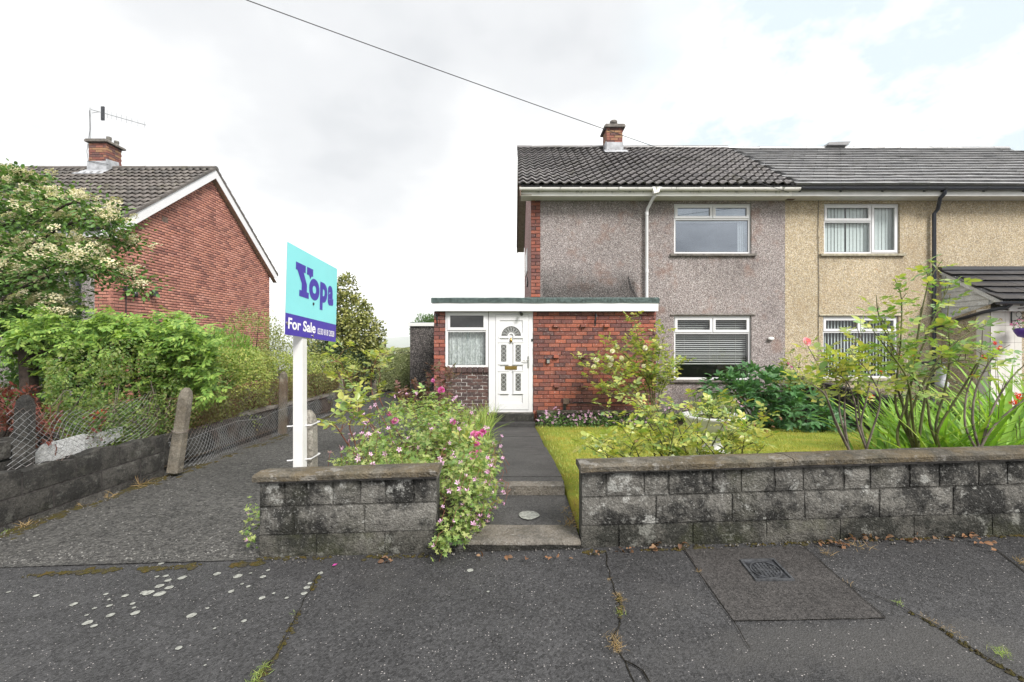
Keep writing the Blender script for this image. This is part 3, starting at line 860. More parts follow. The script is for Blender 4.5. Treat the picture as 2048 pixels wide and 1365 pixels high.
core = MB(); core.box(WXL - .09, WXL - .004, 2.7, 5.14, E - 1.6, E - 1.03); build(core, 'mortar', M['mortar_dark'], o)
for r, off in ((0, .1), (1, -.12), (2, .08)):
    y = 2.66 + off; k = 0
    while y < 5.05:
        y2 = min(y + .455, 5.15)
        if 5.15 - y2 < .12: y2 = 5.15
        build(side_block(y, y2, E + zr[r], E + zr[r + 1] + (rnd.uniform(-.015, .02) if r == 2 else 0), r * 11 + k, .030 if r == 2 else 0), 'block', M['block_drive'], o)
        y = y2; k += 1
# the lower stretch behind the wire
o = thing('boundary_wall', (-4.16, 8.2, E - 1.5), 'low rendered wall with pale top behind the far stretch of wire fence', 'garden wall')
y = 5.3; k = 0
while y < 12.6:
    y2 = y + .9
    za, zb = -1.08 - .022 * (y - 5.3), -1.09 - .022 * (y2 - 5.3)
    build(side_block(y, y2, E - 1.62, E + za, 50 + k, .012, x=-4.14, mat='block_drive'), 'block', M['block_drive'], o)
    if y > 6.8:
        c = MB(); c.box(-4.28, -4.11, y + .004, y2 - .004, E + za + .02, E + za + .055); build(c, 'coping_stone', M['concrete'], o)
    y = y2; k += 1

# ------------------------------------------------------------------ pavement marks, patches, cracks
def sheet(name, px_poly, mat, dz, kind='structure', sub=1):
    b = MB(); b.face([tuple(G(*p) + Vector((0, 0, dz))) for p in px_poly])
    return build(b, name, mat, kind=kind)
def up(v, dz): return v + Vector((0, 0, dz))
def curb(pts, dz, n_=14):
    return pts
# the smooth patch round the cover, with the cover's hole left to the frame that sits proud
patch_px = [(1366, 1100), (1468, 1244), (1771, 1238), (1606, 1094)]
b = MB()
def quad(u, v):
    p00, p01, p11, p10 = [G(*q) for q in patch_px]
    a = p00.lerp(p10, u); c = p01.lerp(p11, u)
    q = a.lerp(c, v); q.z = pave_z(q.x) + .004
    return q
b.grid(10, 8, quad); build(b, 'pavement_patch', M['patch'], kind='structure')
def ribbon(mb, pts_px, w0, w1, dz, wob=.012, step=.035, seed=0, m=0):
    pts = [G(*p) for p in pts_px]
    dense = []
    for a, c in zip(pts, pts[1:]):
        n_ = max(1, int((c - a).length / step))
        dense += [a.lerp(c, k / n_) for k in range(n_)]
    dense.append(pts[-1])
    L, Rr = [], []
    for k, p in enumerate(dense):
        t_ = (dense[min(k + 1, len(dense) - 1)] - dense[max(0, k - 1)]).normalized()
        s = Vector((t_.y, -t_.x, 0))
        p = p + s * wob * noise.noise(Vector((k * .35, seed, 0))) * 1.5
        w_ = lerp(w0, w1, .5 + .5 * noise.noise(Vector((k * .22, seed + 9, 3))))
        for lst, sg in ((L, 1), (Rr, -1)):
            q = p + s * sg * w_ * .5; q.z = pave_z(q.x) + dz; lst.append(q)
    for k in range(len(dense) - 1):
        mb.face([L[k], L[k + 1], Rr[k + 1], Rr[k]], m)
cr = MB()
ribbon(cr, [(640, 1150), (612, 1200), (585, 1250), (555, 1310), (515, 1365), (490, 1400)], .004, .004, .013, seed=1)
ribbon(cr, [(1212, 1105), (1218, 1150), (1238, 1200), (1240, 1255), (1222, 1280), (1250, 1325), (1268, 1365), (1280, 1400)], .002, .009, .004, seed=2)
ribbon(cr, [(1368, 1098), (1400, 1150), (1432, 1200), (1468, 1246), (1500, 1300)], .0015, .006, .008, wob=.006, seed=3)
ribbon(cr, [(1606, 1094), (1690, 1168), (1771, 1238)], .0015, .006, .008, wob=.006, seed=4)
ribbon(cr, [(1690, 1168), (1800, 1215), (1880, 1258), (1960, 1310), (2060, 1370)], .002, .008, .008, seed=5)
ribbon(cr, [(1468, 1245), (1600, 1243), (1771, 1239)], .001, .005, .008, wob=.006, seed=6)
ribbon(cr, [(1985, 1095), (2030, 1130), (2080, 1170)], .003, .01, .004, seed=7)
ribbon(cr, [(1250, 1325), (1285, 1345), (1300, 1370)], .004, .012, .008, seed=8)
build(cr, 'pavement_crack', M['crack'], kind='structure')
# mossy seam where drive meets pavement and along the drive's left edge
ms = MB()
def moss_dot(x, y, r, zf, seed, sq=1.0):
    n_ = 9; c = Vector((x, y, zf(x, y) + .009)); ring = []
    for k in range(n_):
        a = 6.283 * k / n_; rr = r * (.7 + .6 * rnd.random())
        q = Vector((x + rr * math.cos(a), y + rr * sq * math.sin(a), 0)); q.z = zf(q.x, q.y) + .001; ring.append(q)
    for k in range(n_): ms.face([c, ring[k], ring[(k + 1) % n_]])
zpv = lambda x, y: pave_z(x) + .002
zdr = lambda x, y: drive_z(x, y) + .003
def seam(pts, n_, spread, r0, r1):
    g = [G(*p) for p in pts]
    for _ in range(n_):
        k = rnd.randrange(len(g) - 1); p = g[k].lerp(g[k + 1], rnd.random())
        if noise.noise(Vector((p.x * 3.5, p.y * 3.5, 2))) < -.1: continue
        moss_dot(p.x + rnd.gauss(0, spread), p.y + rnd.gauss(0, spread), rnd.uniform(r0, r1) * rnd.random() + .004, zpv, 0)
seam([(-60, 1160), (120, 1148), (250, 1140), (420, 1133), (520, 1128)], 330, .012, .008, .03)
seam([(1238, 1190), (1242, 1240)], 40, .006, .004, .012)
seam([(640, 1150), (612, 1200), (585, 1250), (555, 1310), (505, 1375)], 130, .007, .003, .013)
seam([(1690, 1168), (1800, 1215), (1880, 1258), (1960, 1310), (2060, 1370)], 90, .006, .003, .010)
seam([(517, 1119), (700, 1116), (860, 1112)], 130, .012, .004, .018)
seam([(1165, 1106), (1400, 1096), (1700, 1082), (2048, 1072)], 260, .012, .004, .018)
for _ in range(900):
    y = 2.95 + 8.5 * rnd.random() ** 1.5; x = WXL + .012 + abs(rnd.gauss(0, .07))
    if noise.noise(Vector((x * 3, y * 2.2, 6))) < -.12: continue
    moss_dot(x, y, rnd.uniform(.01, .04), zdr, 0, 1.4)
build(ms, 'moss', M['moss'], kind='stuff')
# loose chippings of the worn drive
ch_ = []
for _ in range(9000):
    y = 2.95 + 6.5 * rnd.random() ** 2.0; x = rnd.uniform(-3.85, -1.3)
    a = rnd.uniform(0, 6.283); s = rnd.uniform(.004, .0095)
    m = np.eye(4); m[:3, 0] = (s * math.cos(a), s * math.sin(a), 0); m[:3, 1] = (-s * math.sin(a), s * math.cos(a), 0); m[:3, 2] = (0, 0, s * .7); m[:3, 3] = (x, y, drive_z(x, y) + .003); ch_.append(m)
b = MB(); b.v = [(1, 0, 0), (.2, .8, .1), (-.8, .5, 0), (-.6, -.8, .1), (.5, -.7, 0), (0, 0, .8)]; b.f = [(0, 1, 5), (1, 2, 5), (2, 3, 5), (3, 4, 5), (4, 0, 5)]; b.m = [0] * 5; b.sm = [False] * 5
t = NT('grey_chippings'); M['chips'] = t.done(t.ramp(t.rand(), [(0.0, (.03, .029, .028)), (.45, (.06, .058, .055)), (.8, (.11, .107, .10)), (1.0, (.24, .235, .22))]), .9, .2)
link('chippings', scatter_mesh('chippings', template(b), ch_, M['chips']), None, kind='stuff')
# pale lichen rosettes on the asphalt
li = MB()
def rosette(p, r, zf, seed):
    n_ = 18; ring = []
    for k in range(n_):
        a = 6.283 * k / n_; rr = r * (.95 + .22 * noise.noise(Vector((math.cos(a) * 1.5, math.sin(a) * 1.5, seed))))
        q = Vector((p.x + rr * math.cos(a), p.y + rr * math.sin(a), 0)); q.z = zf(q.x, q.y); ring.append(q)
    c = Vector((p.x, p.y, zf(p.x, p.y) + .0002))
    for k in range(n_): li.face([c, ring[k], ring[(k + 1) % n_]])
zp = lambda x, y: pave_z(x) + .0035
for (a, c, r) in [(255, 538, 15), (515, 498, 22), (553, 475, 18), (583, 455, 14), (500, 497, 16), (634, 445, 18), (555, 502, 24), (587, 480, 17), (575, 440, 12), (545, 442, 9),
                  (380, 543, 13), (383, 576, 17), (305, 602, 20), (470, 568, 18), (460, 536, 11), (435, 508, 13), (465, 550, 9), (327, 613, 13), (367, 503, 10), (328, 552, 9), (300, 576, 8), (378, 522, 7),
                  (754, 432, 16), (803, 493, 13), (862, 476, 9), (825, 440, 20), (913, 442, 13), (910, 516, 14), (664, 577, 20), (720, 552, 7), (621, 690, 14), (847, 596, 11), (745, 622, 7), (995, 516, 9),
                  (1065, 480, 15), (1056, 500, 14), (1075, 465, 10), (1112, 430, 13), (1632, 420, 15), (1694, 494, 7), (950, 500, 7), (930, 420, 9), (870, 430, 7), (840, 467, 8), (125, 508, 12), (30, 495, 9), (560, 396, 12), (712, 750, 6)]:
    p = G(a / 1.7356, 900 + c / 1.7356); rosette(p, r * .78 / 1.7356 / F * p.y, zp, a * .13)
p = P(1059, 1032, 3.34); rosette(p, .085, lambda x, y: E - 1.249, 5.5)
build(li, 'lichen', M['lichen'], kind='stuff')

# manhole cover
cs = [G(1479, 1123), G(1512, 1165), G(1590, 1164), G(1548, 1121)]
ctr = sum(cs, Vector()) / 4
o = thing('manhole_cover', ctr, 'small square iron water cover set in the smooth pavement patch', 'manhole cover')
def cq(u, v, dz=0):
    a = cs[0].lerp(cs[3], u); c = cs[1].lerp(cs[2], u); q = a.lerp(c, v); q.z = pave_z(q.x) + .004 + dz; return q
b = MB()
for (u0, u1, v0, v1) in ((0, 1, 0, .06), (0, 1, .94, 1), (0, .06, .06, .94), (.94, 1, .06, .94)):
    b.prism([(u0, v0), (u1, v0), (u1, v1), (u0, v1)], lambda u, v: cq(u, v, -.004), lambda u, v: cq(u, v, .009))
M['iron'] = plain('worn_cast_iron', (.055, .058, .066), .45, .5, .4, var=.35, scale=30, bumpy=.002)
M['iron_worn'] = plain('polished_iron_stud', (.12, .125, .135), .4, .5, .5, var=.3, scale=30)
build(b, 'frame', M['iron_worn'], o)
b = MB(); b.prism([(.065, .065), (.935, .065), (.935, .935), (.065, .935)], lambda u, v: cq(u, v, -.006), lambda u, v: cq(u, v, .001)); build(b, 'lid', M['iron'], o)
b = MB(); n_ = 28
ring = [(.5 + .40 * math.cos(6.283 * k / n_), .5 + .40 * math.sin(6.283 * k / n_)) for k in range(n_)]
rin = [(.5 + .36 * math.cos(6.283 * k / n_), .5 + .36 * math.sin(6.283 * k / n_)) for k in range(n_)]
for k in range(n_):
    k2 = (k + 1) % n_
    b.face([cq(*ring[k], .005), cq(*ring[k2], .005), cq(*rin[k2], .005), cq(*rin[k], .005)])
    b.face([cq(*ring[k], .001), cq(*ring[k2], .001), cq(*ring[k2], .005), cq(*ring[k], .005)])
build(b, 'rim', M['iron_worn'], o)
b = MB()
for i in range(9):
    for j in range(9):
        u, v = .12 + i * .095, .12 + j * .095
        if (u - .5) ** 2 + (v - .5) ** 2 > .335 ** 2: continue
        s = .03
        if j == 4 and 2 <= i <= 6: s = .042
        b.prism([(u - s, v - s), (u + s, v - s), (u + s, v + s), (u - s, v + s)], lambda u, v: cq(u, v, .001), lambda u, v: cq(u, v, .006))
build(b, 'tread_stud', M['iron_worn'], o, kind='stuff')
# ------------------------------------------------------------------ building helpers
def brick_mb(l=.215, h=.066, dep=.06):
    """a brick whose face looks to -y, centred on its face"""
    b = MB(); e = .004; x, z = l / 2, h / 2
    f = [(-x + e, -.0, -z + e), (x - e, -.0, -z + e), (x - e, -.0, z - e), (-x + e, -.0, z - e)]
    r = [(-x, e, -z), (x, e, -z), (x, e, z), (-x, e, z)]
    k = [(-x, dep, -z), (x, dep, -z), (x, dep, z), (-x, dep, z)]
    b.v = f + r + k
    b.f = [(0, 1, 2, 3)] + [(4 + i, 4 + (i + 1) % 4, (i + 1) % 4, i) for i in range(4)] + [(8 + i, 8 + (i + 1) % 4, 4 + (i + 1) % 4, 4 + i) for i in range(4)]
    b.m = [0] * 9; b.sm = [False] * 9
    return b
BRICK_CACHE = {}
def lay_bricks(parent, a0, a1, z0, z1, to_world, facing, mat, course=.0755, blen=.215, joint=.011, inside=None, nparts=300, offs=(0, .5), seed=1, proud=.002, bh=None, name='brick', jitter=1.0):
    """stretcher bond over the rectangle a0..a1 x z0..z1 of a wall plane. to_world(a, z) -> point on the face; facing = rotation about z"""
    rr = random.Random(seed); bh = bh or course - .010
    pl = []; z = z0; r = 0
    while z + course * .6 < z1:
        o_ = offs[r % len(offs)] * (blen + joint)
        a = a0 - o_
        while a < a1 - .02:
            s, e = max(a, a0), min(a + blen, a1)
            if e - s > .045 and (inside is None or inside(s, e, z, z + course)):
                pl.append(((s + e) / 2, z + course / 2, round((e - s) / .02) * .02 if abs(e - s - blen) > .004 else blen))
            a += blen + joint
        z += course; r += 1
    out = []
    for a, z, l in pl:
        p = Vector(to_world(a, z))
        m = Matrix.Translation(p) @ Matrix.Rotation(facing, 4, 'Z') @ Matrix.Translation((0, -proud * jitter * rr.uniform(-.6, 1.6), rr.uniform(-.0012, .0012))) @ Matrix.Rotation(rr.gauss(0, .006 * jitter), 4, 'Z')
        out.append(((p - Vector(CAMP)).length, l, m))
    out.sort(key=lambda q: q[0])
    for d, l, m in out[:nparts]:
        key = (round(l, 3), round(bh, 4), mat.name)
        if key not in BRICK_CACHE: BRICK_CACHE[key] = brick_mb(l, bh).mesh(name, mat)
        link(name, BRICK_CACHE[key], parent, mat=m)
    rest = out[nparts:]
    if rest:
        ms = []
        for d, l, m in rest:
            ms.append(np.array(m @ Matrix.Diagonal((l / .215, 1, 1, 1))))
        link(name, scatter_mesh(name, template(brick_mb(.215, bh)), ms, mat), parent, kind='stuff')

def front_with_holes(mb, x0, x1, z0, z1, y, holes, reveal=.1, m=0):
    xs = sorted({x0, x1, *[h[0] for h in holes], *[h[1] for h in holes]})
    zs = sorted({z0, z1, *[h[2] for h in holes], *[h[3] for h in holes]})
    for xa, xb in zip(xs, xs[1:]):
        for za, zb in zip(zs, zs[1:]):
            cx, cz = (xa + xb) / 2, (za + zb) / 2
            if any(h[0] < cx < h[1] and h[2] < cz < h[3] for h in holes): continue
            mb.face([(xa, y, za), (xb, y, za), (xb, y, zb), (xa, y, zb)], m)
    for (a, b_, c, d) in holes:
        mb.face([(a, y, c), (a, y, d), (a, y + reveal, d), (a, y + reveal, c)], m)
        mb.face([(b_, y, c), (b_, y + reveal, c), (b_, y + reveal, d), (b_, y, d)], m)
        mb.face([(a, y, d), (b_, y, d), (b_, y + reveal, d), (a, y + reveal, d)], m)
        mb.face([(a, y, c), (a, y + reveal, c), (b_, y + reveal, c), (b_, y, c)], m)

def window(parent, x0, x1, z0, z1, yw, cells, gl='glass', sill=None, rec=.05, room=True, fw=.05, drip=False):
    """white plastic window set rec into the wall face yw. cells = [(x0, x1, z0, z1, opens)] in metres from the lower left corner"""
    y = yw + rec; b = MB(); d = .07
    b.box(x0, x0 + fw, y, y + d, z0, z1); b.box(x1 - fw, x1, y, y + d, z0, z1)
    b.box(x0 + fw, x1 - fw, y + .001, y + d, z0, z0 + fw); b.box(x0 + fw, x1 - fw, y + .001, y + d, z1 - fw, z1)
    o = build(b, 'window', M['upvc'], parent)
    # mullions and transoms lie between the cells
    zsplit = sorted({c[2] for c in cells if c[2] > .06}); xsplit = {}
    k = MB()
    for z in zsplit:
        xa = min(c[0] for c in cells if abs(c[2] - z) < .01); xb = max(c[1] for c in cells if abs(c[2] - z) < .01)
        k.box(x0 + max(xa, fw), x0 + min(xb, x1 - x0 - fw), y + .004, y + d - .01, z0 + z - .05, z0 + z)
    for c in cells:
        if c[0] > .07: k.box(x0 + c[0] - .045, x0 + c[0], y + .003, y + d - .008, z0 + max(c[2], fw), z0 + min(c[3], z1 - z0 - fw))
    if k.v: build(k, 'mullion', M['upvc'], o)
    for c in cells:
        xa, xb, za, zb = x0 + max(c[0], fw), x0 + min(c[1], x1 - x0 - fw), z0 + max(c[2], fw), z0 + min(c[3], z1 - z0 - fw)
        i = .004
        if c[4]:
            s = MB(); w_ = .045
            s.box(xa - .012, xa + w_, y - .016, y + .045, za - .012, zb + .012); s.box(xb - w_, xb + .012, y - .016, y + .045, za - .012, zb + .012)
            s.box(xa + w_, xb - w_, y - .015, y + .045, za - .012, za + w_); s.box(xa + w_, xb - w_, y - .015, y + .045, zb - w_, zb + .012)
            build(s, 'sash', M['upvc'], o); i = w_
        g = MB(); g.face([(xa + i, y + .02, za + i), (xb - i, y + .02, za + i), (xb - i, y + .02, zb - i), (xa + i, y + .02, zb - i)])
        build(g, 'pane', M[gl], o)
        # black gasket round the glass
        k2 = MB(); q = .006; yy = y + .016
        k2.box(xa + i, xa + i + q, yy, y + .02 - .001, za + i, zb - i); k2.box(xb - i - q, xb - i, yy, y + .019, za + i, zb - i)
        k2.box(xa + i + q, xb - i - q, yy, y + .019, za + i, za + i + q); k2.box(xa + i + q, xb - i - q, yy, y + .019, zb - i - q, zb - i)
        build(k2, 'gasket', M['black'], o)
    if sill:
        s = MB(); s.prism([(yw - .06, z0 - .055), (yw - .06, z0 - .005), (yw + .12, z0 - .001), (yw + .12, z0 - .055)], lambda yy, zz: (x0 - .10, yy, zz), lambda yy, zz: (x1 + .10, yy, zz))
        build(s, 'sill', M[sill], o)
    if drip:
        s = MB(); s.prism([(yw - .03, z1 + .012), (yw - .03, z1 + .028), (yw + .01, z1 + .055), (yw + .01, z1 + .012)], lambda yy, zz: (x0 - .09, yy, zz), lambda yy, zz: (x1 + .09, yy, zz))
        build(s, 'drip_mould', M[sill or 'sill'], o)
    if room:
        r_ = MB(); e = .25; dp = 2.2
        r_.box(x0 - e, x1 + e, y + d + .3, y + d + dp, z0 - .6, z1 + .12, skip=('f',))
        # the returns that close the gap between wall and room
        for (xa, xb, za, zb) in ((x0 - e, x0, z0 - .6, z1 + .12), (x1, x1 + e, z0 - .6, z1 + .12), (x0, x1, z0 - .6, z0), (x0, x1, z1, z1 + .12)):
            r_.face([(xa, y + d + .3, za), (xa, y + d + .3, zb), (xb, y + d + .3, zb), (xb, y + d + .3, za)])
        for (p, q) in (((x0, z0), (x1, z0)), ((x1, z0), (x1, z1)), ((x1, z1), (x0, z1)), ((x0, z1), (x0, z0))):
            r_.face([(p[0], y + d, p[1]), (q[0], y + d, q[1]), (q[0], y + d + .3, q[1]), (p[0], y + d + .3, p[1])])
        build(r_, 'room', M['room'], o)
    return o

def pantile_mb(w=.425, l=.35, th=.026, amp=.05, waves=2, n=16):
    """double roman style tile: waves run across x, tile lies along y (up the slope), z up"""
    b = MB()
    def prof(u):
        a = (u * waves) % 1.0
        return amp * (.5 - .5 * math.cos(6.283 * a)) ** 1.3
    top = [(-w / 2 + w * k / n, prof(k / n)) for k in range(n + 1)]
    i = len(b.v)
    for x, z in top: b.v += [(x, 0, z + th), (x, l, z + th * .2), (x, .022, z - .004)]
    for k in range(n):
        p = i + 3 * k
        b.f.append((p, p + 3, p + 4, p + 1)); b.m.append(0); b.sm.append(True)
        b.f.append((p + 2, p + 5, p + 3, p)); b.m.append(0); b.sm.append(False)
    return b
def flat_tile_mb(w=.325, l=.35, th=.058):
    b = MB(); g = .003; x = w / 2 - g
    b.face([(-x, 0, th), (x, 0, th), (x, l, th * .5), (-x, l, th * .5)])
    b.face([(-x, .034, 0), (x, .034, 0), (x, 0, th), (-x, 0, th)])
    b.face([(-x, .02, 0), (-x, 0, th), (-x, l, th * .5), (-x, l, 0)]); b.face([(x, .02, 0), (x, l, 0), (x, l, th * .5), (x, 0, th)])
    return b
def tile_roof(roof, x0, x1, y0, z0, y1, z1, tw, rows, mb, mat, nparts=300, seed=3, stagger=False, wob=.006):
    """tiles from the eave (y0, z0) to the ridge (y1, z1)"""
    rr = random.Random(seed)
    L = math.hypot(y1 - y0, z1 - z0); ang = math.atan2(z1 - z0, y1 - y0)
    n_ = int(round((x1 - x0) / tw)); sx = (x1 - x0) / n_ / tw
    ms = []
    for r in range(rows):
        f = r / rows
        for k in range(n_):
            x = x0 + (k + .5) * tw * sx + (tw * .5 * (r % 2) if stagger else 0)
            if x + tw * .5 > x1 + .02: continue
            sag = .02 * noise.noise(Vector((x * .4, r * .3, seed)))
            p = Vector((x + rr.uniform(-.003, .003), lerp(y0, y1, f), lerp(z0, z1, f) + .012 + sag + rr.uniform(0, wob)))
            m = Matrix.Translation(p) @ Matrix.Rotation(ang - .075 + rr.gauss(0, .006), 4, 'X') @ Matrix.Rotation(rr.gauss(0, .006), 4, 'Z') @ Matrix.Diagonal((sx, L / rows / .30, 1, 1))
            ms.append(np.array(m))
    place_many(roof, 'tile', mb, ms, mat, nparts)
def ridge_tiles(roof, x0, x1, y, z, mat, r=.11, l=.45):
    n_ = int(round((x1 - x0) / l)); w_ = (x1 - x0) / n_
    b = MB(); k = 8
    for j in range(k):
        a0, a1 = math.pi * j / k, math.pi * (j + 1) / k
        for rr, xx in ((r, None),):
            b.face([(-w_ / 2 + .004, -r * math.cos(a0), r * math.sin(a0) * .8), (w_ / 2 - .004, -r * math.cos(a0), r * math.sin(a0) * .8), (w_ / 2 - .004, -r * math.cos(a1), r * math.sin(a1) * .8), (-w_ / 2 + .004, -r * math.cos(a1), r * math.sin(a1) * .8)], 0, True)
    for sx in (-1, 1):
        pts = [(sx * (w_ / 2 - .004), -r * math.cos(math.pi * j / k), r * math.sin(math.pi * j / k) * .8) for j in range(k + 1)]
        b.face(pts if sx < 0 else pts[::-1])
    me = b.mesh('ridge_tile', mat)
    for i in range(n_):
        link('ridge_tile', me, roof, (x0 + (i + .5) * w_, y, z + .008 * noise.noise(Vector((i * .7, y, 2)))), rot=(0, rnd.gauss(0, .008), 0))
def gutter(parent, x0, x1, y, z, mat, brackets, name='gutter', r=.056, brmat=None):
    b = MB(); n_ = 8
    for k in range(n_):
        a0, a1 = math.pi * k / n_, math.pi * (k + 1) / n_
        for rr, flip in ((r, False), (r - .006, True)):
            q = [(x0, y - rr * math.cos(a0), z - rr * math.sin(a0)), (x1, y - rr * math.cos(a0), z - rr * math.sin(a0)), (x1, y - rr * math.cos(a1), z - rr * math.sin(a1)), (x0, y - rr * math.cos(a1), z - rr * math.sin(a1))]
            b.face(q[::-1] if flip else q, 0, True)
    for x in (x0, x1):
        b.face([(x, y - r * math.cos(math.pi * k / n_), z - r * math.sin(math.pi * k / n_)) for k in range(n_ + 1)])
    b.box(x0, x1, y - r - .003, y - r + .006, z - .004, z + .006)
    g = build(b, name, mat, parent)
    for x in brackets:
        c = MB()
        for k in range(n_):
            a0, a1 = math.pi * k / n_, math.pi * (k + 1) / n_; rr = r + .006
            c.face([(x - .022, y - rr * math.cos(a0), z - rr * math.sin(a0)), (x + .022, y - rr * math.cos(a0), z - rr * math.sin(a0)), (x + .022, y - rr * math.cos(a1), z - rr * math.sin(a1)), (x - .022, y - rr * math.cos(a1), z - rr * math.sin(a1))])
        c.box(x - .02, x + .02, y + r - .002, y + r + .03, z - .07, z + .01)
        c.box(x - .022, x + .022, y - r - .008, y - r - .001, z - .008, z + .012)
        build(c, 'gutter_bracket', brmat or mat, g)
    return g
def chimney(parent, x0, x1, y0, y1, zb, zt, mat, pots, cap=.06, flash_z=None, courses=.075, left=True, right=True):
    core = MB(); core.box(x0 + .012, x1 - .012, y0 + .012, y1 - .012, zb, zt); o = build(core, 'chimney', M['mortar_dark'], parent)
    lay_bricks(o, x0, x1, zb, zt - .01, lambda a, z: (a, y0, z), 0, mat, course=courses, seed=11, offs=(0, .5))
    if left: lay_bricks(o, 0, y1 - y0, zb, zt - .01, lambda a, z: (x0, y1 - a, z), R(-90), mat, course=courses, seed=12, offs=(.5, 0))
    if right: lay_bricks(o, 0, y1 - y0, zb, zt - .01, lambda a, z: (x1, y0 + a, z), R(90), mat, course=courses, seed=13, offs=(.5, 0))
    c = MB(); c.prism([(x0 - cap, zt), (x1 + cap, zt), (x1 + cap, zt + .05), (x1 + cap * .4, zt + .085), (x0 - cap * .4, zt + .085), (x0 - cap, zt + .05)], lambda x, z: (x, y0 - cap, z), lambda x, z: (x, y1 + cap, z))
    build(c, 'chimney_cap', M['sill'], o)
    for (px_, py_, r, h, cowl) in pots:
        p = MB(); p.lathe([(r * 1.1, 0), (r * 1.15, .03), (r * .9, .05), (r * .85, h * .55), (r * .95, h * .6), (r * .95, h)] if not cowl else [(r * 1.05, 0), (r, .02), (r * .85, .10), (r * .8, h * .5), (r * 1.3, h * .52), (r * 1.35, h * .9), (r * 1.1, h)], (px_, py_, zt + .084), 14)
        build(p, 'chimney_pot', M['concrete'] if not cowl else M['sill'], o)
    return o

# ------------------------------------------------------------------ the house with the porch: left half of the pair
DF = 10.7; K = F / DF
HX = lambda px: (px - 1024) / K
HZ = lambda py: E - (py - 690) / K
XL, XP, XR = .447, 6.42, 14.5
EZ, EY, RY, RZ = E + 3.60, 10.24, 13.5, E + 5.82
house = thing('semi_detached_house', (3.4, DF, E - 1.7), 'pinkish grey pebbledash house with wavy dark roof tiles, behind the brick porch', 'house')
b = MB()
up_w = (HX(1348), HX(1503), HZ(508), HZ(407)); lo_w = (HX(1348), HX(1503), HZ(760), HZ(632))
front_with_holes(b, XL + .22, XP, E - 2.2, E + 3.44, DF, [up_w, lo_w], .12)
b.face([(XP, DF + .3, E - 2.2), (XP, 16.3, E - 2.2), (XP, 16.3, E + 3.5), (XP, DF + .3, E + 3.5)])
b.face([(XL, 16.3, E - 2.2), (XL, 16.3, E + 3.5), (XP, 16.3, E + 3.5), (XP, 16.3, E - 2.2)])
build(b, 'wall', M['pebble_pink'], house)
b = MB()
gy = lambda y: E + 3.5 + (RZ - EZ) / (RY - EY) * (min(y, 2 * RY - y) - DF) - .05
ymid = RY
b.face([(XL, 16.3, E - 2.2), (XL, 16.3, gy(16.3)), (XL, ymid, gy(ymid)), (XL, DF + .001, gy(DF)), (XL, DF + .001, E - 2.2)])
build(b, 'gable_wall', M['pebble_pink_side'], house)
# small side window seen edge on
b = MB(); b.box(XL - .03, XL + .02, 13.0, 14.0, HZ(511), HZ(455)); sw = build(b, 'window', M['upvc'], house)
b = MB(); b.face([(XL - .034, 13.08, HZ(505)), (XL - .034, 13.08, HZ(461)), (XL - .034, 13.92, HZ(461)), (XL - .034, 13.92, HZ(505))]); build(b, 'pane', M['glass'], sw)
b = MB(); b.bar((XL - .02, 12.6, HZ(548)), (XL - .02, 12.9, HZ(533)), .03, .16); build(b, 'vent', M['black'], house)
# brick pier at the corner
b = MB(); b.box(XL + .012, XL + .215, DF + .004, DF + .2, E - .2, E + 3.44); build(b, 'mortar', M['mortar_dark'], house)
lay_bricks(house, XL, XL + .222, E - .2, E + 3.42, lambda a, z: (a, DF - .012, z), 0, M['brick_porch'], course=.0825, offs=(0, .5), seed=4)
# roof
roof_b = MB()
roof_b.face([(XL - .28, EY, EZ - .03), (XP, EY, EZ - .03), (XP, RY, RZ - .02), (XL - .28, RY, RZ - .02)])
roof_b.face([(XL - .28, RY, RZ - .02), (XP, RY, RZ - .02), (XP, 2 * RY - EY, EZ - .03), (XL - .28, 2 * RY - EY, EZ - .03)])
roof_b.face([(XL - .275, EY + .02, EZ - .07), (XL - .275, RY, RZ - .06), (XP, RY, RZ - .06), (XP, EY + .02, EZ - .07)])
roof = build(roof_b, 'roof', M['roof_deck'], house)
tile_roof(roof, XL - .30, XP - .02, EY, EZ - .012, RY - .02, RZ - .012, .43, 14, pantile_mb(), M['tile_pan'])
ridge_tiles(roof, XL - .30, XP - .05, RY, RZ - .01, M['tile_pan'], .12)
# barge boards of the side verge
b = MB()
for (ya, za, yb, zb) in ((EY + .0, EZ - .03, RY, RZ - .02), (2 * RY - EY, EZ - .03, RY, RZ - .02)):
    b.prism([(ya, za), (yb, zb), (yb, zb - .22), (ya, za - .22)], lambda y, z: (XL - .27, y, z), lambda y, z: (XL - .245, y, z))
build(b, 'barge_board', M['brown_board'], house)
b = MB()
for (ya, za, yb, zb) in ((EY + .1, EZ - .2, RY, RZ - .19), (2 * RY - EY, EZ - .2, RY, RZ - .19)):
    b.prism([(ya, za), (yb, zb), (yb, zb + .012), (ya, za + .012)], lambda y, z: (XL - .245, y, z), lambda y, z: (XL - .002, y, z))
build(b, 'soffit', M['soffit'], house)
b = MB(); b.box(XL - .235, XP - .05, 10.35, 10.372, E + 3.385, E + 3.56); build(b, 'fascia', M['upvc_dirty'], house)
b = MB(); b.box(XL - .24, XP - .05, 10.373, DF + .04, E + 3.39, E + 3.405); build(b, 'soffit', M['upvc_dirty'], house)
gutter(house, XL - .28, XP + .08, 10.28, E + 3.535, M['upvc_dirty'], [XL + .2 + .9 * k for k in range(7)])
dp = MB()
dx = HX(1291.5)
dp.tube([(dx + .10, 10.28, E + 3.50), (dx + .10, 10.30, E + 3.40), (dx + .07, 10.42, E + 3.33), (dx + .01, 10.58, E + 3.17), (dx, 10.62, E + 3.08), (dx, 10.62, E + .95)], .036, 10)
down = build(dp, 'downpipe', M['upvc'], house)
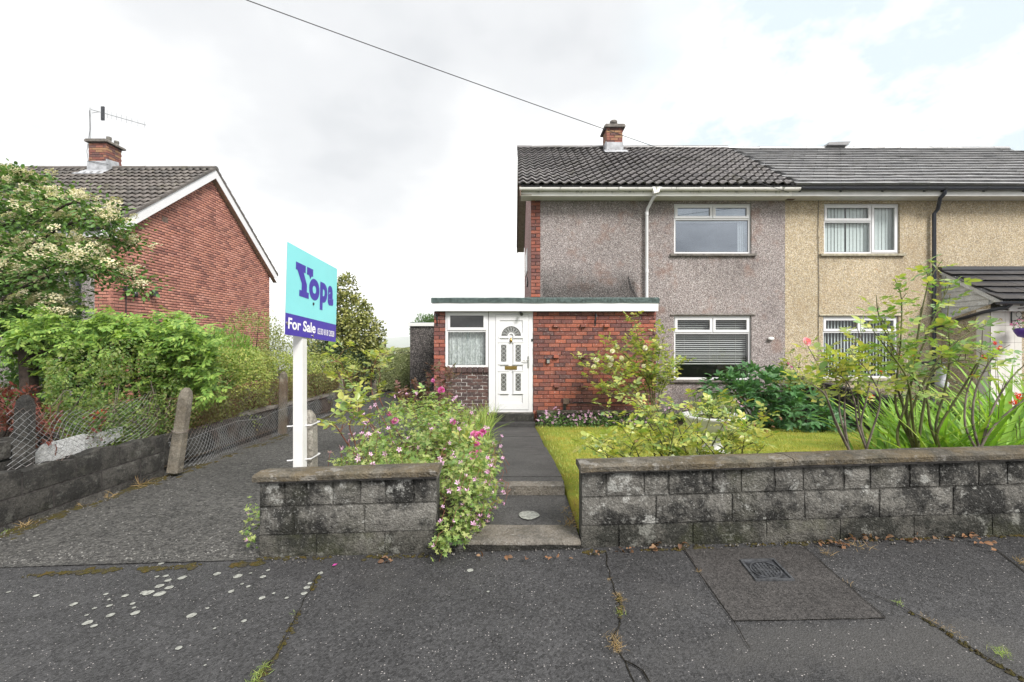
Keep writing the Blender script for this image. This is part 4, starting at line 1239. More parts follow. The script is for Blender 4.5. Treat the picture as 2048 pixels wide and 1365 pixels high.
b = MB(); b.prism([(-.09, .02), (.09, .02), (.06, -.10), (-.05, -.13)], lambda x, z: (dx + .10 + x, 10.215, E + 3.53 + z), lambda x, z: (dx + .10 + x, 10.335, E + 3.53 + z)); build(b, 'hopper', M['upvc_dirty'], down)
for zc in (3.06, 1.72):
    b = MB(); b.tube([(dx, 10.62, E + zc - .04), (dx, 10.62, E + zc + .04)], .043, 10); build(b, 'pipe_collar', M['upvc'], down)
wu = window(house, *up_w, DF, [(0, .905, .855, 1.2, True), (.95, 1.83, .855, 1.2, True), (0, 1.83, 0, .80, False)], 'glass_sky', 'sill')
x0, x1, z0, z1 = up_w
b = MB()
for k in range(9):   # pleated net at the right jamb
    xa = x1 - .25 + k * .024
    b.box(xa, xa + .02, DF + .16 + .012 * (k % 2), DF + .166 + .012 * (k % 2), z0 + .05, z1 - .4)
build(b, 'curtain', M['curtain'], wu)
b = MB(); b.prism([(x0 + .05, z1 - .42), (x0 + .9, z1 - .43), (x1 - .06, z1 - .40), (x1 - .06, z1 - .36), (x0 + .05, z1 - .36)], lambda x, z: (x, DF + .155, z), lambda x, z: (x, DF + .163, z)); build(b, 'pelmet', M['curtain'], wu)
for k in range(7):
    b = MB(); zc = z1 - .09 - k * .042; b.box(x0 + .06, x1 - .06, DF + .165, DF + .168, zc - .019, zc + .019); build(b, 'slat', M['blind_grey'], wu)
wl = window(house, *lo_w, DF, [(0, .905, 1.13, 1.5, True), (.95, 1.83, 1.13, 1.5, True), (0, 1.83, 0, 1.075, False)], 'glass', 'sill', drip=True)
x0, x1, z0, z1 = lo_w
k_ = 0; zc = z1 - .07
sl = MB(); sl.prism([(-.012, -.012), (.012, .004), (.012, .006), (-.012, -.010)], lambda y, z: (x0 + .055, DF + .175 + y, z), lambda y, z: (x1 - .055, DF + .175 + y, z))
slm = sl.mesh('slat', M['blind'])
while zc > E - .43:
    link('slat', slm, wl, (0, 0, zc + rnd.uniform(-.003, .003)), rot=(0, rnd.gauss(0, .0008), 0)); zc -= .050
b = MB(); b.box(x0 + .055, x1 - .055, DF + .16, DF + .19, E - .465, E - .44); build(b, 'bottom_rail', M['blind'], wl)
b = MB()
for xx in (x0 + .3, x0 + .91, x1 - .3): b.tube([(xx, DF + .158, E - .45), (xx, DF + .158, z1 - .06)], .0025, 4)
build(b, 'blind_cord', M['blind'], wl)
chimney(house, 2.72, 3.18, 13.08, 13.62, E + 5.35, E + 6.24, M['brick_chimney'], [(2.98, 13.35, .085, .24, True)], cap=.07)
b = MB(); b.prism([(2.70, 5.50), (3.20, 5.50), (3.20, 5.82), (2.70, 5.82)], lambda x, z: (x, 13.06, E + z), lambda x, z: (x, 13.085, E + z))
b.prism([(2.62, 13.02, ), (3.28, 13.02), (3.28, 12.82), (2.62, 12.82)], lambda x, y: (x, y, E + 3.60 + (y - EY) * (RZ - EZ) / (RY - EY) + .075), lambda x, y: (x, y, E + 3.60 + (y - EY) * (RZ - EZ) / (RY - EY) + .09))
b.box(2.69, 2.712, 13.06, 13.6, E + 5.5, E + 5.84)
build(b, 'flashing', M['lead'], house)
b = MB(); b.lathe([(.03, 0), (.045, .01), (.045, .05), (.02, .06)], (0, 0, 0), 12)
o = link('vent_cap', b.mesh('vent_cap', M['paint_white']), house, (HX(1540), DF - .01, HZ(678)), rot=(R(90), 0, 0)); o.scale = (1.6, 1, 1)
b = MB(); pts = [P(1257, 553, DF - .02), P(1262, 575, DF - .02), P(1272, 590, DF - .02), P(1276, 597, DF - .02)]; b.tube(pts, .008, 5); build(b, 'wall_cable', M['black'], house)
b = MB(); b.box(HX(1572), HX(1580), DF - .12, DF, HZ(398), HZ(394)); b.box(HX(1568), HX(1584), DF - .14, DF - .02, HZ(402), HZ(398)); build(b, 'cable_bracket', M['brown_board'], house)

# ------------------------------------------------------------------ the golden house: right half
nh = thing('semi_detached_house', (10.5, DF, E - 1.7), 'golden pebbledash house with flat grey roof tiles and black gutter', 'house')
b = MB()
nu = (HX(1648), HX(1800), HZ(508), HZ(407)); nl = (HX(1646), HX(1798), HZ(757), HZ(633))
front_with_holes(b, XP + .004, XR, E - 2.2, E + 3.44, DF + .002, [nu, nl], .12)
b.face([(XR, DF, E - 2.2), (XR, 16.3, E - 2.2), (XR, 16.3, E + 3.5), (XR, ymid, gy(ymid)), (XR, DF, E + 3.5)])
b.face([(XP + .004, 16.3, E - 2.2), (XP + .004, 16.3, E + 3.5), (XR, 16.3, E + 3.5), (XR, 16.3, E - 2.2)])
build(b, 'wall', M['pebble_gold'], nh)
roof_b = MB(); XR2 = 14.68
roof_b.face([(XP + .004, EY, EZ - .03), (XR2, EY, EZ - .03), (XR2, RY, RZ + .01), (XP + .004, RY, RZ + .01)])
roof_b.face([(XP + .004, RY, RZ + .01), (XR2, RY, RZ + .01), (XR2, 2 * RY - EY, EZ - .03), (XP + .004, 2 * RY - EY, EZ - .03)])
roof_b.face([(XP + .004, EY + .02, EZ - .07), (XP + .004, RY, RZ - .06), (XR2, RY, RZ - .06), (XR2, EY + .02, EZ - .07)])
roof = build(roof_b, 'roof', M['roof_deck'], nh)
tile_roof(roof, XP, XR2, EY, EZ - .03, RY - .02, RZ - .03, .325, 14, flat_tile_mb(), M['tile_flat'], stagger=True, wob=.005)
ridge_tiles(roof, XP - .05, XR2, RY, RZ - .02, M['tile_flat'], .10)
b = MB(); vx = (1672 - 1024) / F * 13.4
b.prism([(-.3, 0), (.3, 0), (.36, .10), (-.26, .075)], lambda x, z: (vx + x, 13.3, RZ + z + .03), lambda x, z: (vx + x, 13.7, RZ + z + .03)); build(b, 'ridge_vent', M['tile_flat'], roof)
b = MB(); b.box(XP - .045, XR, 10.351, 10.372, E + 3.385, E + 3.55); build(b, 'fascia', M['paint_white'], nh)
b = MB(); b.box(XP - .045, XR, 10.373, DF + .04, E + 3.388, E + 3.405); build(b, 'soffit', M['paint_white'], nh)
gutter(nh, XP + .085, XR2, 10.28, E + 3.545, M['navy'], [XP + .12, XP + 1.05, XP + 2.0, XP + 2.95, XP + 3.35, XP + 4.3, XP + 5.2], brmat=M['black'])
dp = MB(); dx2 = HX(1862)
xt = (1889 - 1024) / F * 10.3
dp.tube([(xt, 10.28, E + 3.52), (xt, 10.30, E + 3.42), (xt - .04, 10.36, E + 3.34), (dx2 + .04, 10.57, E + 3.15), (dx2, 10.62, E + 3.06), (dx2, 10.62, E - .45)], .04, 10)
build(dp, 'downpipe', M['navy'], nh)
dp = MB(); dp.tube([P(1637, 392, DF - .015), P(1636, 470, DF - .015), P(1638, 560, DF - .015), P(1637, 640, DF - .015), P(1638, 720, DF - .015)], .006, 5); build(dp, 'wall_cable', M['black'], nh)
CB = .965
wu = window(nh, *nu, DF + .002, [(0, 1.12, .80, 1.2, True), (0, 1.12, 0, .75, False), (1.165, 1.787, 0, 1.2, True)], 'glass', 'sill_pale')
x0, x1, z0, z1 = nu
M['blind_up'] = plain('pale_aqua_blind', (.74, .80, .79), .6, .3, var=.03)
def vblind(par, xa, xb, za, zb, y, n_, ang, mat):
    w_ = (xb - xa) / n_; s = MB(); ca, sa = math.cos(ang), math.sin(ang); h = w_ * .5
    s.face([(-h * ca, -h * sa, za), (h * ca, h * sa, za), (h * ca, h * sa, zb), (-h * ca, -h * sa, zb)])
    me = s.mesh('slat', mat)
    for k in range(n_): link('slat', me, par, (xa + (k + .5) * w_, y, 0), rot=(0, 0, rnd.gauss(0, .05)))
vblind(wu, x0 + .04, x0 + .60, z0 + .05, z1 - .06, DF + .165, 7, .16, M['blind_up'])
vblind(wu, x0 + .635, x1 - .04, z0 + .05, z1 - .06, DF + .165, 13, .16, M['blind_up'])
wl = window(nh, *nl, DF + .002, [(0, .89, 1.12, 1.5, True), (.935, 1.787, 1.12, 1.5, True), (0, 1.787, 0, 1.07, False)], 'glass', 'sill_pale', drip=True)
x0, x1, z0, z1 = nl
vblind(wl, x0 + .05, x1 - .05, z0 + .05, z1 - .06, DF + .165, 22, .62, M['blind_up'])
b = MB(); zz = z0 - .02
build(MB().box(x0 + .05, x1 - .05, DF + .19, DF + .26, z1 - .07, z1 - .05), 'headrail', M['blind'], wl)

# neighbour's porch
np_ = thing('lean_to_porch', (11.5, 10.0, E - 1.7), 'neighbour\'s lean-to porch with slate tiles and white shiplap side', 'porch')
PXL, PY = 10.12, 9.62
b = MB()
b.face([(PXL, DF - .002, E - 2.2), (PXL, PY + .001, E - 2.2), (PXL, PY + .001, E + .86), (PXL, DF - .002, E + .55)][::-1])
build(b, 'side_wall', M['pebble_gold'], np_)
b = MB(); b.face([(PXL + .66, PY, E - 2.2), (15, PY, E - 2.2), (15, PY, E + .8), (PXL + .66, PY, E + .8)]); build(b, 'wall', M['pebble_gold'], np_)
# white tiled corner pier: tile pieces
M['cream_tile'] = plain('cream_wall_tile', (.58, .56, .52), .35, .5, var=.04, scale=4)
b = MB(); b.box(PXL + .001, PXL + .66, PY + .006, PY + .3, E - 2.0, E + .80); build(b, 'pier', M['mortar'], np_)
cols_ = [(0, .30), (.305, .50), (.505, .655)]
z = E - 1.75
while z < E + .6:
    for (a, c_) in cols_:
        q = MB(); q.box(PXL + a, PXL + c_, PY - .004, PY + .012, z, min(z + .355, E + .8)); build(q, 'tile', M['cream_tile'], np_)
    q = MB(); q.box(PXL - .006, PXL + .008, PY + .014, PY + .29, z, min(z + .355, E + .8)); build(q, 'tile', M['cream_tile'], np_)
    z += .36
# shiplap boards on the triangular side
top = lambda y: E + lerp(.93, 1.76, (y - 9.36) / (DF - 9.36))
bot = lambda y: E + lerp(.86, .55, (y - PY) / (DF - PY))
M['shiplap'] = block_mat('weathered_white_shiplap', (.74, .75, .75), (.42, .42, .40), (.8, .8, .78), .4, .3, .05)
z = E + .50
while z < E + 1.7:
    zt = z + .115
    # clip the strip between the roof line above and the pipe line below
    def ybeg(zq):  # first y where top(y) > zq
        return 9.36 + (zq - E - .93) / (.83) * (DF - 9.36)
    ya = max(9.45, ybeg(zt)); yb = DF - .004
    if z < E + .86: ya = max(ya, PY + (E + .86 - z) / .31 * (DF - PY))
    if yb - ya > .06:
        q = MB(); q.prism([(PXL - .030, z), (PXL - .012, zt), (PXL + .0, zt), (PXL + .0, z)], lambda x, zz: (x, ya, zz), lambda x, zz: (x, yb, zz)); build(q, 'shiplap_board', M['shiplap'], np_)
    z += .118
b = MB(); b.face([(PXL - .002, 9.45, top(9.45) - .05), (PXL - .002, DF - .002, top(DF) - .02), (PXL - .002, DF - .002, bot(DF)), (PXL - .002, PY, bot(PY))]); build(b, 'side_panel', M['shiplap'], np_)
q = MB(); q.prism([(9.34, E + .90), (DF, E + 1.745), (DF, E + 1.655), (9.34, E + .80)], lambda y, z: (PXL - .075, y, z), lambda y, z: (PXL - .05, y, z)); build(q, 'barge_board', M['shiplap'], np_)
b = MB(); b.face([(PXL - .08, 9.33, E + .905), (15, 9.33, E + .905), (15, DF, E + 1.75), (PXL - .08, DF, E + 1.75)]); proof = build(b, 'roof', M['roof_deck'], np_)
tile_roof(proof, PXL - .09, 15, 9.30, E + .90, DF - .05, E + 1.74, .325, 5, flat_tile_mb(.325, .36, .03), M['tile_porch'], seed=8, stagger=True)
b = MB(); b.box(PXL - .1, 15, DF - .10, DF - .001, E + 1.75, E + 1.83); build(b, 'flashing', M['tile_porch'], np_)
b = MB(); b.box(PXL + .22, 15, 9.46, 9.48, E + .70, E + .875); build(b, 'fascia', M['paint_white'], np_)
b = MB(); b.box(PXL - .05, 15, 9.483, PY - .002, E + .70, E + .715); build(b, 'soffit', M['paint_white'], np_)
gutter(np_, 9.93, 15, 9.30, E + .875, M['navy'], [10.5, 11.2, 12], brmat=M['black'])
b = MB(); b.tube([(10.22, 9.31, E + .84), (10.20, 9.36, E + .78), (10.06, 9.50, E + .73), (PXL - .06, 9.70, E + .70), (PXL - .06, 10.3, E + .56), (dx2 + .55, 10.58, E + .50), (dx2 + .06, 10.62, E + .44)], .036, 8); build(b, 'downpipe', M['navy'], np_)

# ------------------------------------------------------------------ brick porch
DP = 9.52; KP = F / DP
PX_ = lambda px: (px - 1024) / KP
PZ_ = lambda py: E - (py - 690) / KP
porch = thing('brick_porch', (.7, DP, E - 1.6), 'flat roofed red brick porch with white front door and net-curtained window', 'porch')
BX0, BX1, BX2, BX3 = -1.635, -1.395, .445, 3.015
BT = E + .715
b = MB()   # masonry body behind the bricks
b.box(BX2 + .012, BX3 - .01, DP + .012, DF - .003, E - 1.75, BT)
b.box(BX0 + .01, BX1 - .012, DP + .012, 13.4, E - 1.75, BT)
b.box(BX1 - .011, BX2 + .011, 13.0, 13.38, E - 1.75, BT)
build(b, 'wall', M['mortar_dark'], porch)
lay_bricks(porch, BX2, BX3, E - 1.62, BT, lambda a, z: (a, DP, z), 0, M['brick_porch'], course=.0825, blen=.222, joint=.008, bh=.0735, seed=21, nparts=298, proud=.004, offs=(0, .45, .1, .6))
lay_bricks(porch, BX0, BX1, E - 1.62, BT, lambda a, z: (a, DP, z), 0, M['brick_porch'], course=.0825, blen=.222, joint=.008, bh=.0735, seed=22, nparts=60, proud=.004, offs=(0, .5))
b = MB(); b.box(BX3 - .06, BX3 - .001, DP + .06, DF - .004, E - 1.7, BT); build(b, 'return_wall', M['brick_porch'], porch)
# window bay: brown brick under a soldier course
b = MB(); b.box(BX1 + .001, PX_(977), DP + .052, DP + .25, E - 1.75, E - .46); build(b, 'apron_wall', M['mortar_pale'], porch)
lay_bricks(porch, BX1 + .004, PX_(977) - .004, E - 1.60, E - .585, lambda a, z: (a, DP + .045, z), 0, M['brick_brown'], course=.0735, blen=.21, joint=.014, bh=.0625, seed=23, nparts=80)
for k in range(8):
    x = BX1 + .056 + k * .113
    if x + .05 > PX_(977): break
    link('soldier_brick', brick_mb(.10, .115).mesh('soldier_brick', M['brick_brown']) if k == 0 else bpy.data.meshes['soldier_brick'], porch, (x, DP + .012, E - .525))
# projecting headers for a trellis
pj = brick_mb(.105, .062, .10).mesh('projecting_brick', M['brick_porch'])
for (px, py) in ((1112, 652), (1166, 652), (1213, 652), (1112, 713.5), (1166, 713.5), (1113, 772), (1166, 773), (1260, 713)):
    link('projecting_brick', pj, porch, (PX_(px), DP - .062, PZ_(py) + .0))
# roof slab
b = MB(); b.box(BX0 - .02, BX3 + .012, 9.405, 9.43, E + .695, E + .868); build(b, 'fascia', M['upvc'], porch)
b = MB(); b.box(BX0 - .01, BX3 + .002, 9.431, DF - .004, BT + .002, E + .90); b.box(BX0 - .01, XL - .004, DF - .0039, 13.4, BT + .002, E + .90); build(b, 'roof_deck', M['felt'], porch)
b = MB()
n_ = 30
for j in range(n_ + 1):
    x = lerp(BX0 - .035, BX3 + .03, j / n_)
    for (yy, zz) in ((9.39, .868), (9.385, .95), (9.40, .975), (9.47, .985), (9.52, .93), (9.5, .868)):
        q = .006 * noise.noise(Vector((x * 3, yy * 9, zz * 9))); b.v.append((x, yy + q, E + zz + q))
for j in range(n_):
    for q in range(6):
        p0, p1 = j * 6 + q, j * 6 + (q + 1) % 6
        b.f.append((p0, p0 + 6, p1 + 6, p1)); b.m.append(0); b.sm.append(q in (1, 2))
b.f.append(tuple(range(6))); b.f.append(tuple(n_ * 6 + q for q in reversed(range(6)))); b.m += [0, 0]; b.sm += [False] * 2
build(b, 'felt_edge', M['felt'], porch)
# window
wp_ = window(porch, PX_(890.5), PX_(976.5), PZ_(736), PZ_(622), DP - .01, [(0, .9, .80, 1.3, True), (0, .9, 0, .76, False)], 'glass', None, rec=.03, room=False, fw=.055)
b = MB(); n_ = 44
xa, xb = PX_(894), PX_(974)
b.grid(n_, 1, lambda u, v: (lerp(xa, xb, u), DP + .16 + .022 * math.sin(u * 95) + .01 * math.sin(u * 41), lerp(PZ_(734), PZ_(658), v)), sm=True)
M['net'] = NT('net_curtain'); tt = M['net']
cc = tt.mix(tt.ramp(tt.noise(30, 4, .7, stretch=(1, 1, .6)), [(.44, 0.0), (.56, 1.0)]), (.46, .49, .48), (.74, .76, .75))
M['net'] = tt.done(cc, .8, .2)
build(b, 'net_curtain', M['net'], wp_)
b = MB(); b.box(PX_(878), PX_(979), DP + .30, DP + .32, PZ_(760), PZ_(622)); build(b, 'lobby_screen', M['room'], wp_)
# door
DY = DP + .02
dX0, dX1, dZ0, dZ1 = PX_(977.5), PX_(1066), PZ_(825), PZ_(621)
b = MB(); fw = .068
b.box(dX0, dX0 + fw + .075, DY, DY + .07, dZ0, dZ1); b.box(dX1 - fw - .02, dX1, DY, DY + .07, dZ0, dZ1)
b.box(dX0 + fw + .075, dX1 - fw - .02, DY + .001, DY + .07, dZ1 - .085, dZ1); b.box(dX0 + fw + .075, dX1 - fw - .02, DY + .001, DY + .07, dZ0, dZ0 + .05)
build(b, 'door_frame', M['upvc'], porch)
lx0, lx1, lz0, lz1 = dX0 + fw + .08, dX1 - fw - .024, dZ0 + .055, dZ1 - .09
b = MB(); st = .085
b.box(lx0, lx0 + st, DY - .012, DY + .05, lz0, lz1); b.box(lx1 - st - .04, lx1, DY - .012, DY + .05, lz0, lz1)
b.box(lx0 + st, lx1 - st - .04, DY - .011, DY + .05, lz0, lz0 + .13); b.box(lx0 + st, lx1 - st - .04, DY - .011, DY + .05, lz1 - .12, lz1)
px0, px1, pz0, pz1 = lx0 + st, lx1 - st - .04, lz0 + .13, lz1 - .12
b.box(px0, px1, DY + .006, DY + .04, pz0, pz1)
door = build(b, 'door', M['upvc'], porch)
def lead_pane(xc, zc, w_, h_, poly=None):
    g = MB()
    if poly is None: poly = [(-w_ / 2, -h_ / 2), (w_ / 2, -h_ / 2), (w_ / 2, h_ / 2), (-w_ / 2, h_ / 2)]
    g.face([(xc + x, DY - .004, zc + z) for x, z in poly]); build(g, 'pane', M['door_glass'], door)
t = NT('leaded_obscure_glass'); M['door_glass'] = t.done(t.mix(t.ramp(t.noise(60, 3), [(.35, 0.0), (.65, 1.0)]), (.055, .06, .06), (.15, .145, .13)), .12, .6)
M['lead_came'] = plain('lead_strip', (.45, .46, .46), .45, .5)
for (pxc, pyc, hh) in ((1007.3, 707, 34), (1036.3, 707, 34), (1007.3, 765, 35), (1036.3, 765, 35)):
    xc, zc, w_, h_ = PX_(pxc), PZ_(pyc), 10.6 / KP, hh / KP
    m_ = MB(); o_, i_ = .045, .0
    for (xa, xb, za, zb) in ((-w_ / 2 - o_, -w_ / 2, -h_ / 2 - o_, h_ / 2 + o_), (w_ / 2, w_ / 2 + o_, -h_ / 2 - o_, h_ / 2 + o_), (-w_ / 2, w_ / 2, h_ / 2, h_ / 2 + o_), (-w_ / 2, w_ / 2, -h_ / 2 - o_, -h_ / 2)):
        m_.box(xc + xa, xc + xb, DY - .016, DY + .006, zc + za, zc + zb)
    m_.box(xc - w_ / 2 - o_ - .012, xc + w_ / 2 + o_ + .012, DY - .024, DY + .006, zc + h_ / 2 + o_, zc + h_ / 2 + o_ + .016); m_.box(xc - w_ / 2 - o_ - .012, xc + w_ / 2 + o_ + .012, DY - .024, DY + .006, zc - h_ / 2 - o_ - .016, zc - h_ / 2 - o_)
    build(m_, 'moulding', M['upvc'], door)
    lead_pane(xc, zc, w_, h_)
    l_ = MB(); n_ = 4
    for k in range(n_):
        za, zb = zc - h_ / 2 + h_ * k / n_, zc - h_ / 2 + h_ * (k + 1) / n_
        for s_ in (-1, 1):
            l_.bar((xc - s_ * w_ / 2 * (1 if k % 2 else -1) * .98, DY - .006, za), (xc + s_ * w_ / 2 * (1 if k % 2 else -1) * .98, DY - .006, zb), .007, .004, up=(0, 1, 0))
    build(l_, 'lead_lattice', M['lead_came'], door)
# fanlight
fx, fz, ro, ri = PX_(1022.3), PZ_(669.5) - .03, .205, .075
arc = lambda r, n_=16: [(r * math.cos(math.pi * k / n_), r * math.sin(math.pi * k / n_)) for k in range(n_ + 1)]
g = MB(); A, B_ = arc(ro), arc(ri)
for k in range(16): g.face([(fx + A[k][0], DY - .004, fz + A[k][1]), (fx + A[k + 1][0], DY - .004, fz + A[k + 1][1]), (fx + B_[k + 1][0], DY - .004, fz + B_[k + 1][1]), (fx + B_[k][0], DY - .004, fz + B_[k][1])])
build(g, 'pane', M['door_glass'], door)
g = MB()
def ringbar(r0, r1, ya, yb):
    A, B_ = arc(r0), arc(r1)
    for k in range(16): g.prism([A[k], A[k + 1], B_[k + 1], B_[k]], lambda x, z: (fx + x, ya, fz + z), lambda x, z: (fx + x, yb, fz + z))
ringbar(ro + .04, ro, DY - .018, DY + .006); ringbar(ri, ri - .03, DY - .018, DY + .006)
for s_ in (-1, 1): g.box(fx + (ri - .03) if s_ > 0 else fx - ro - .055, fx + ro + .055 if s_ > 0 else fx - ri + .03, DY - .02, DY + .006, fz - .045, fz)
build(g, 'moulding', M['upvc'], door)
l_ = MB()
for k in range(1, 8):
    a = math.pi * k / 8
    for da in (-.22, .22):
        l_.bar((fx + ri * math.cos(a - da), DY - .006, fz + ri * math.sin(a - da)), (fx + ro * math.cos(a + da * .5), DY - .006, fz + ro * math.sin(a + da * .5)), .006, .004, up=(0, 1, 0))
build(l_, 'lead_lattice', M['lead_came'], door)
b = MB(); b.box(PX_(1010), PX_(1034), DY - .006, DY + .006, PZ_(740), PZ_(732.5)); b.box(PX_(1012), PX_(1032), DY - .014, DY - .005, PZ_(738), PZ_(734.5)); build(b, 'letterbox', M['brass'], door)
b = MB(); b.lathe([(.006, -.05), (.02, -.045), (.03, -.01), (.026, .015), (.012, .03), (.016, .045), (.005, .06)], (PX_(1022), DY - .012, PZ_(681)), 12); build(b, 'knocker', M['brass'], door)
b = MB(); b.box(PX_(1055.4), PX_(1058), DY - .024, DY - .012, PZ_(736), PZ_(713)); b.tube([(PX_(1056.7), DY - .02, PZ_(721)), (PX_(1056.7), DY - .06, PZ_(721)), (PX_(1046), DY - .06, PZ_(721))], .009, 6); build(b, 'handle', M['steel'], door)
b = MB(); b.box(dX0 - .01, dX1 + .01, DY - .05, DY + .06, dZ0 - .035, dZ0 - .002); build(b, 'threshold', M['sill'], porch)
b = MB(); b.box(dX1 - .035, dX1 - .005, DY - .012, DY, PZ_(683), PZ_(678)); build(b, 'door_sensor', M['black'], porch)
# plinth ledge at the foot of the brick panel
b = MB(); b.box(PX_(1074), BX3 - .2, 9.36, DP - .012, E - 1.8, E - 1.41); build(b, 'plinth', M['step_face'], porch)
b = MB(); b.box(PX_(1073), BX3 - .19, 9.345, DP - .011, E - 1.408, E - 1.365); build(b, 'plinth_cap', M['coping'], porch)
# things fixed to it
b = MB(); p = Vector((PX_(1041), DP - .05, PZ_(624.5)))
b.lathe([(.03, 0), (.03, .03)], (p.x, p.y + .02, p.z), 10); b.tube([p + Vector((0, 0, .0)), p + Vector((.01, -.05, -.04)), p + Vector((.02, -.10, -.06))], [.02, .03, .034], 10)
tag(build(b, 'porch_camera', M['black']), 'small black security camera under the porch eave above the front door', 'camera')
o = thing('key_safe', (PX_(1096), DP, PZ_(722)), 'small grey and black key safe box on the porch brickwork', 'key safe')
b = MB(); x_, z_ = PX_(1096), PZ_(722); b.box(x_ - .035, x_ + .035, DP - .05, DP - .004, z_ - .055, z_ + .055); build(b, 'body', M['black'], o)
b = MB(); b.box(x_ - .028, x_ + .028, DP - .058, DP - .051, z_ - .048, z_ + .02); build(b, 'cover', M['steel'], o)
for k, (px, lab) in enumerate(((874.5, 'black iron hanging bracket on the brick pier beside the porch window'), (1190.5, 'dark iron plant hook on the brick panel right of the front door'))):
    b = MB(); x_ = PX_(px)
    b.box(x_ - .012, x_ + .012, DP - .012, DP - .002, PZ_(652), PZ_(628)); b.tube([(x_, DP - .01, PZ_(632)), (x_ - .01, DP - .14, PZ_(629)), (x_ - .01, DP - .19, PZ_(632)), (x_ - .01, DP - .20, PZ_(636))], .009, 6)
    b.tube([(x_, DP - .01, PZ_(648)), (x_, DP - .10, PZ_(640)), (x_ - .01, DP - .14, PZ_(629))], .007, 6)
    tag(build(b, 'hanging_bracket', M['black']), lab, 'bracket')
o = thing('cable_box', (PX_(1132), DP, PZ_(806)), 'brown cable box with black conduit low on the porch brickwork', 'cable box')
x_ = PX_(1132)
b = MB(); b.box(x_ - .06, x_ + .06, DP - .055, DP - .004, PZ_(808), PZ_(797)); build(b, 'box', M['brown_board'], o)
b = MB(); b.box(x_ - .06, x_ - .0, DP - .035, DP - .004, PZ_(823), PZ_(808.2)); build(b, 'conduit', M['black'], o)
b = MB(); b.tube([(x_ + .06, DP - .02, PZ_(801)), (x_ + .09, DP - .02, PZ_(807)), (x_ + .2, DP - .015, PZ_(806)), (x_ + .8, DP - .015, PZ_(807)), (x_ + 1.3, DP - .015, PZ_(806))], .008, 5); build(b, 'cable', M['black'], o)
# ------------------------------------------------------------------ the house on the left, gable end towards us
GX = -9.75; GY0, GY1 = 11.06, 18.3
LE, LR, LEZ, LRZ = 10.85, 14.72, E + 2.83, E + 5.70
lh = thing('gabled_house', (GX - 4, 12, E - 1.9), 'red brick gabled house with brown-grey tiles behind the flowering tree', 'house')
rake = lambda y: LEZ - .13 + (LRZ - LEZ) / (LR - LE) * (LR - abs(y - LR) - LE)
b = MB()
b.face([(GX - .012, GY0, E - 2.4), (GX - .012, GY1, E - 2.4), (GX - .012, GY1, rake(GY1)), (GX - .012, LR, rake(LR)), (GX - .012, GY0, rake(GY0))])
build(b, 'gable_wall', M['mortar_dark'], lh)
lay_bricks(lh, GY0, GY1, E - 1.6, E + 5.6, lambda a, z: (GX, a, z), R(90), M['brick_gable'], course=.0765, blen=.216, joint=.016, bh=.0605, seed=31, inside=lambda s, e, z0, z1: z1 < rake((s + e) / 2) + .03, nparts=240)
b = MB(); b.box(GX - .40, GX - .013, GY0 + .012, GY0 + .1, E - 2.4, E + 2.6); build(b, 'mortar', M['mortar_dark'], lh)
lay_bricks(lh, GX - .40, GX + .002, E - 1.0, E + 2.6, lambda a, z: (a, GY0, z), 0, M['brick_gable'], course=.0765, blen=.185, joint=.014, bh=.0615, seed=32, nparts=100)
b = MB(); b.box(-22, GX - .401, GY0 + .02, GY1, E - 2.4, E + 2.62); build(b, 'wall', M['pebble_grey'], lh)
b = MB(); dxl = (154 - 1024) / F * 10.98; b.box(dxl - .055, dxl + .055, 10.93, 11.02, E - 1.5, E + 2.6); build(b, 'downpipe', M['navy'], lh)
b = MB()
XV = GX + .17
b.face([(-24, LE, LEZ - .02), (XV, LE, LEZ - .02), (XV, LR, LRZ - .02), (-24, LR, LRZ - .02)])
b.face([(-24, LR, LRZ - .02), (XV, LR, LRZ - .02), (XV, 2 * LR - LE, LEZ - .02), (-24, 2 * LR - LE, LEZ - .02)])
roof = build(b, 'roof', M['roof_deck'], lh)
tile_roof(roof, XV - .43 * 19, XV + .03, LE - .04, LEZ - .02, LR - .02, LRZ - .02, .43, 15, pantile_mb(), M['tile_brown'], seed=41)
ridge_tiles(roof, XV - 9, XV + .03, LR, LRZ - .02, M['tile_brown'], .12)
for nm, zt, zb in (('barge_board', -.03, -.315),):
    b = MB()
    for (ya, za, yb, zc) in ((LE - .02, LEZ, LR, LRZ), (LR, LRZ, 2 * LR - LE + .02, LEZ)):
        sg = 1 if ya < yb and za < zc else -1; lo = (ya if sg > 0 else yb); hi = LR
        b.prism([(lo, LEZ + zt), (hi, LRZ + zt), (hi, LRZ + zb), (lo + sg * .26, E + 2.705), (lo, E + 2.705)], lambda y, z: (XV, y, z), lambda y, z: (XV - .022, y, z))
    build(b, nm, M['upvc'], lh)
b = MB()
for (ya, za, yb, zc) in ((LE, LEZ, LR, LRZ), (LR, LRZ, 2 * LR - LE, LEZ)):
    b.prism([(ya, za - .30), (yb, zc - .30), (yb, zc - .29), (ya, za - .29)], lambda y, z: (XV - .023, y, z), lambda y, z: (GX - .01, y, z))
build(b, 'soffit', M['soffit'], lh)
b = MB()   # white box end where the barge meets the eave
b.prism([(LE - .03, LEZ - .05), (LE + .22, LEZ - .05), (LE + .22, LEZ - .25), (LE - .03, LEZ - .25)], lambda y, z: (XV - .023, y, z), lambda y, z: (XV - .20, y, z)); build(b, 'box_end', M['upvc'], lh)
b = MB(); b.box(-22, XV - .21, LE + .06, LE + .08, LEZ - .24, LEZ - .05); build(b, 'fascia', M['upvc'], lh)
b = MB(); b.box(-22, XV - .21, LE + .081, GY0 + .02, LEZ - .24, LEZ - .225); build(b, 'soffit', M['soffit'], lh)
gutter(lh, -22, XV + .02, LE, LEZ - .04, M['black'], [XV - .5, XV - 1.4, XV - 2.3])
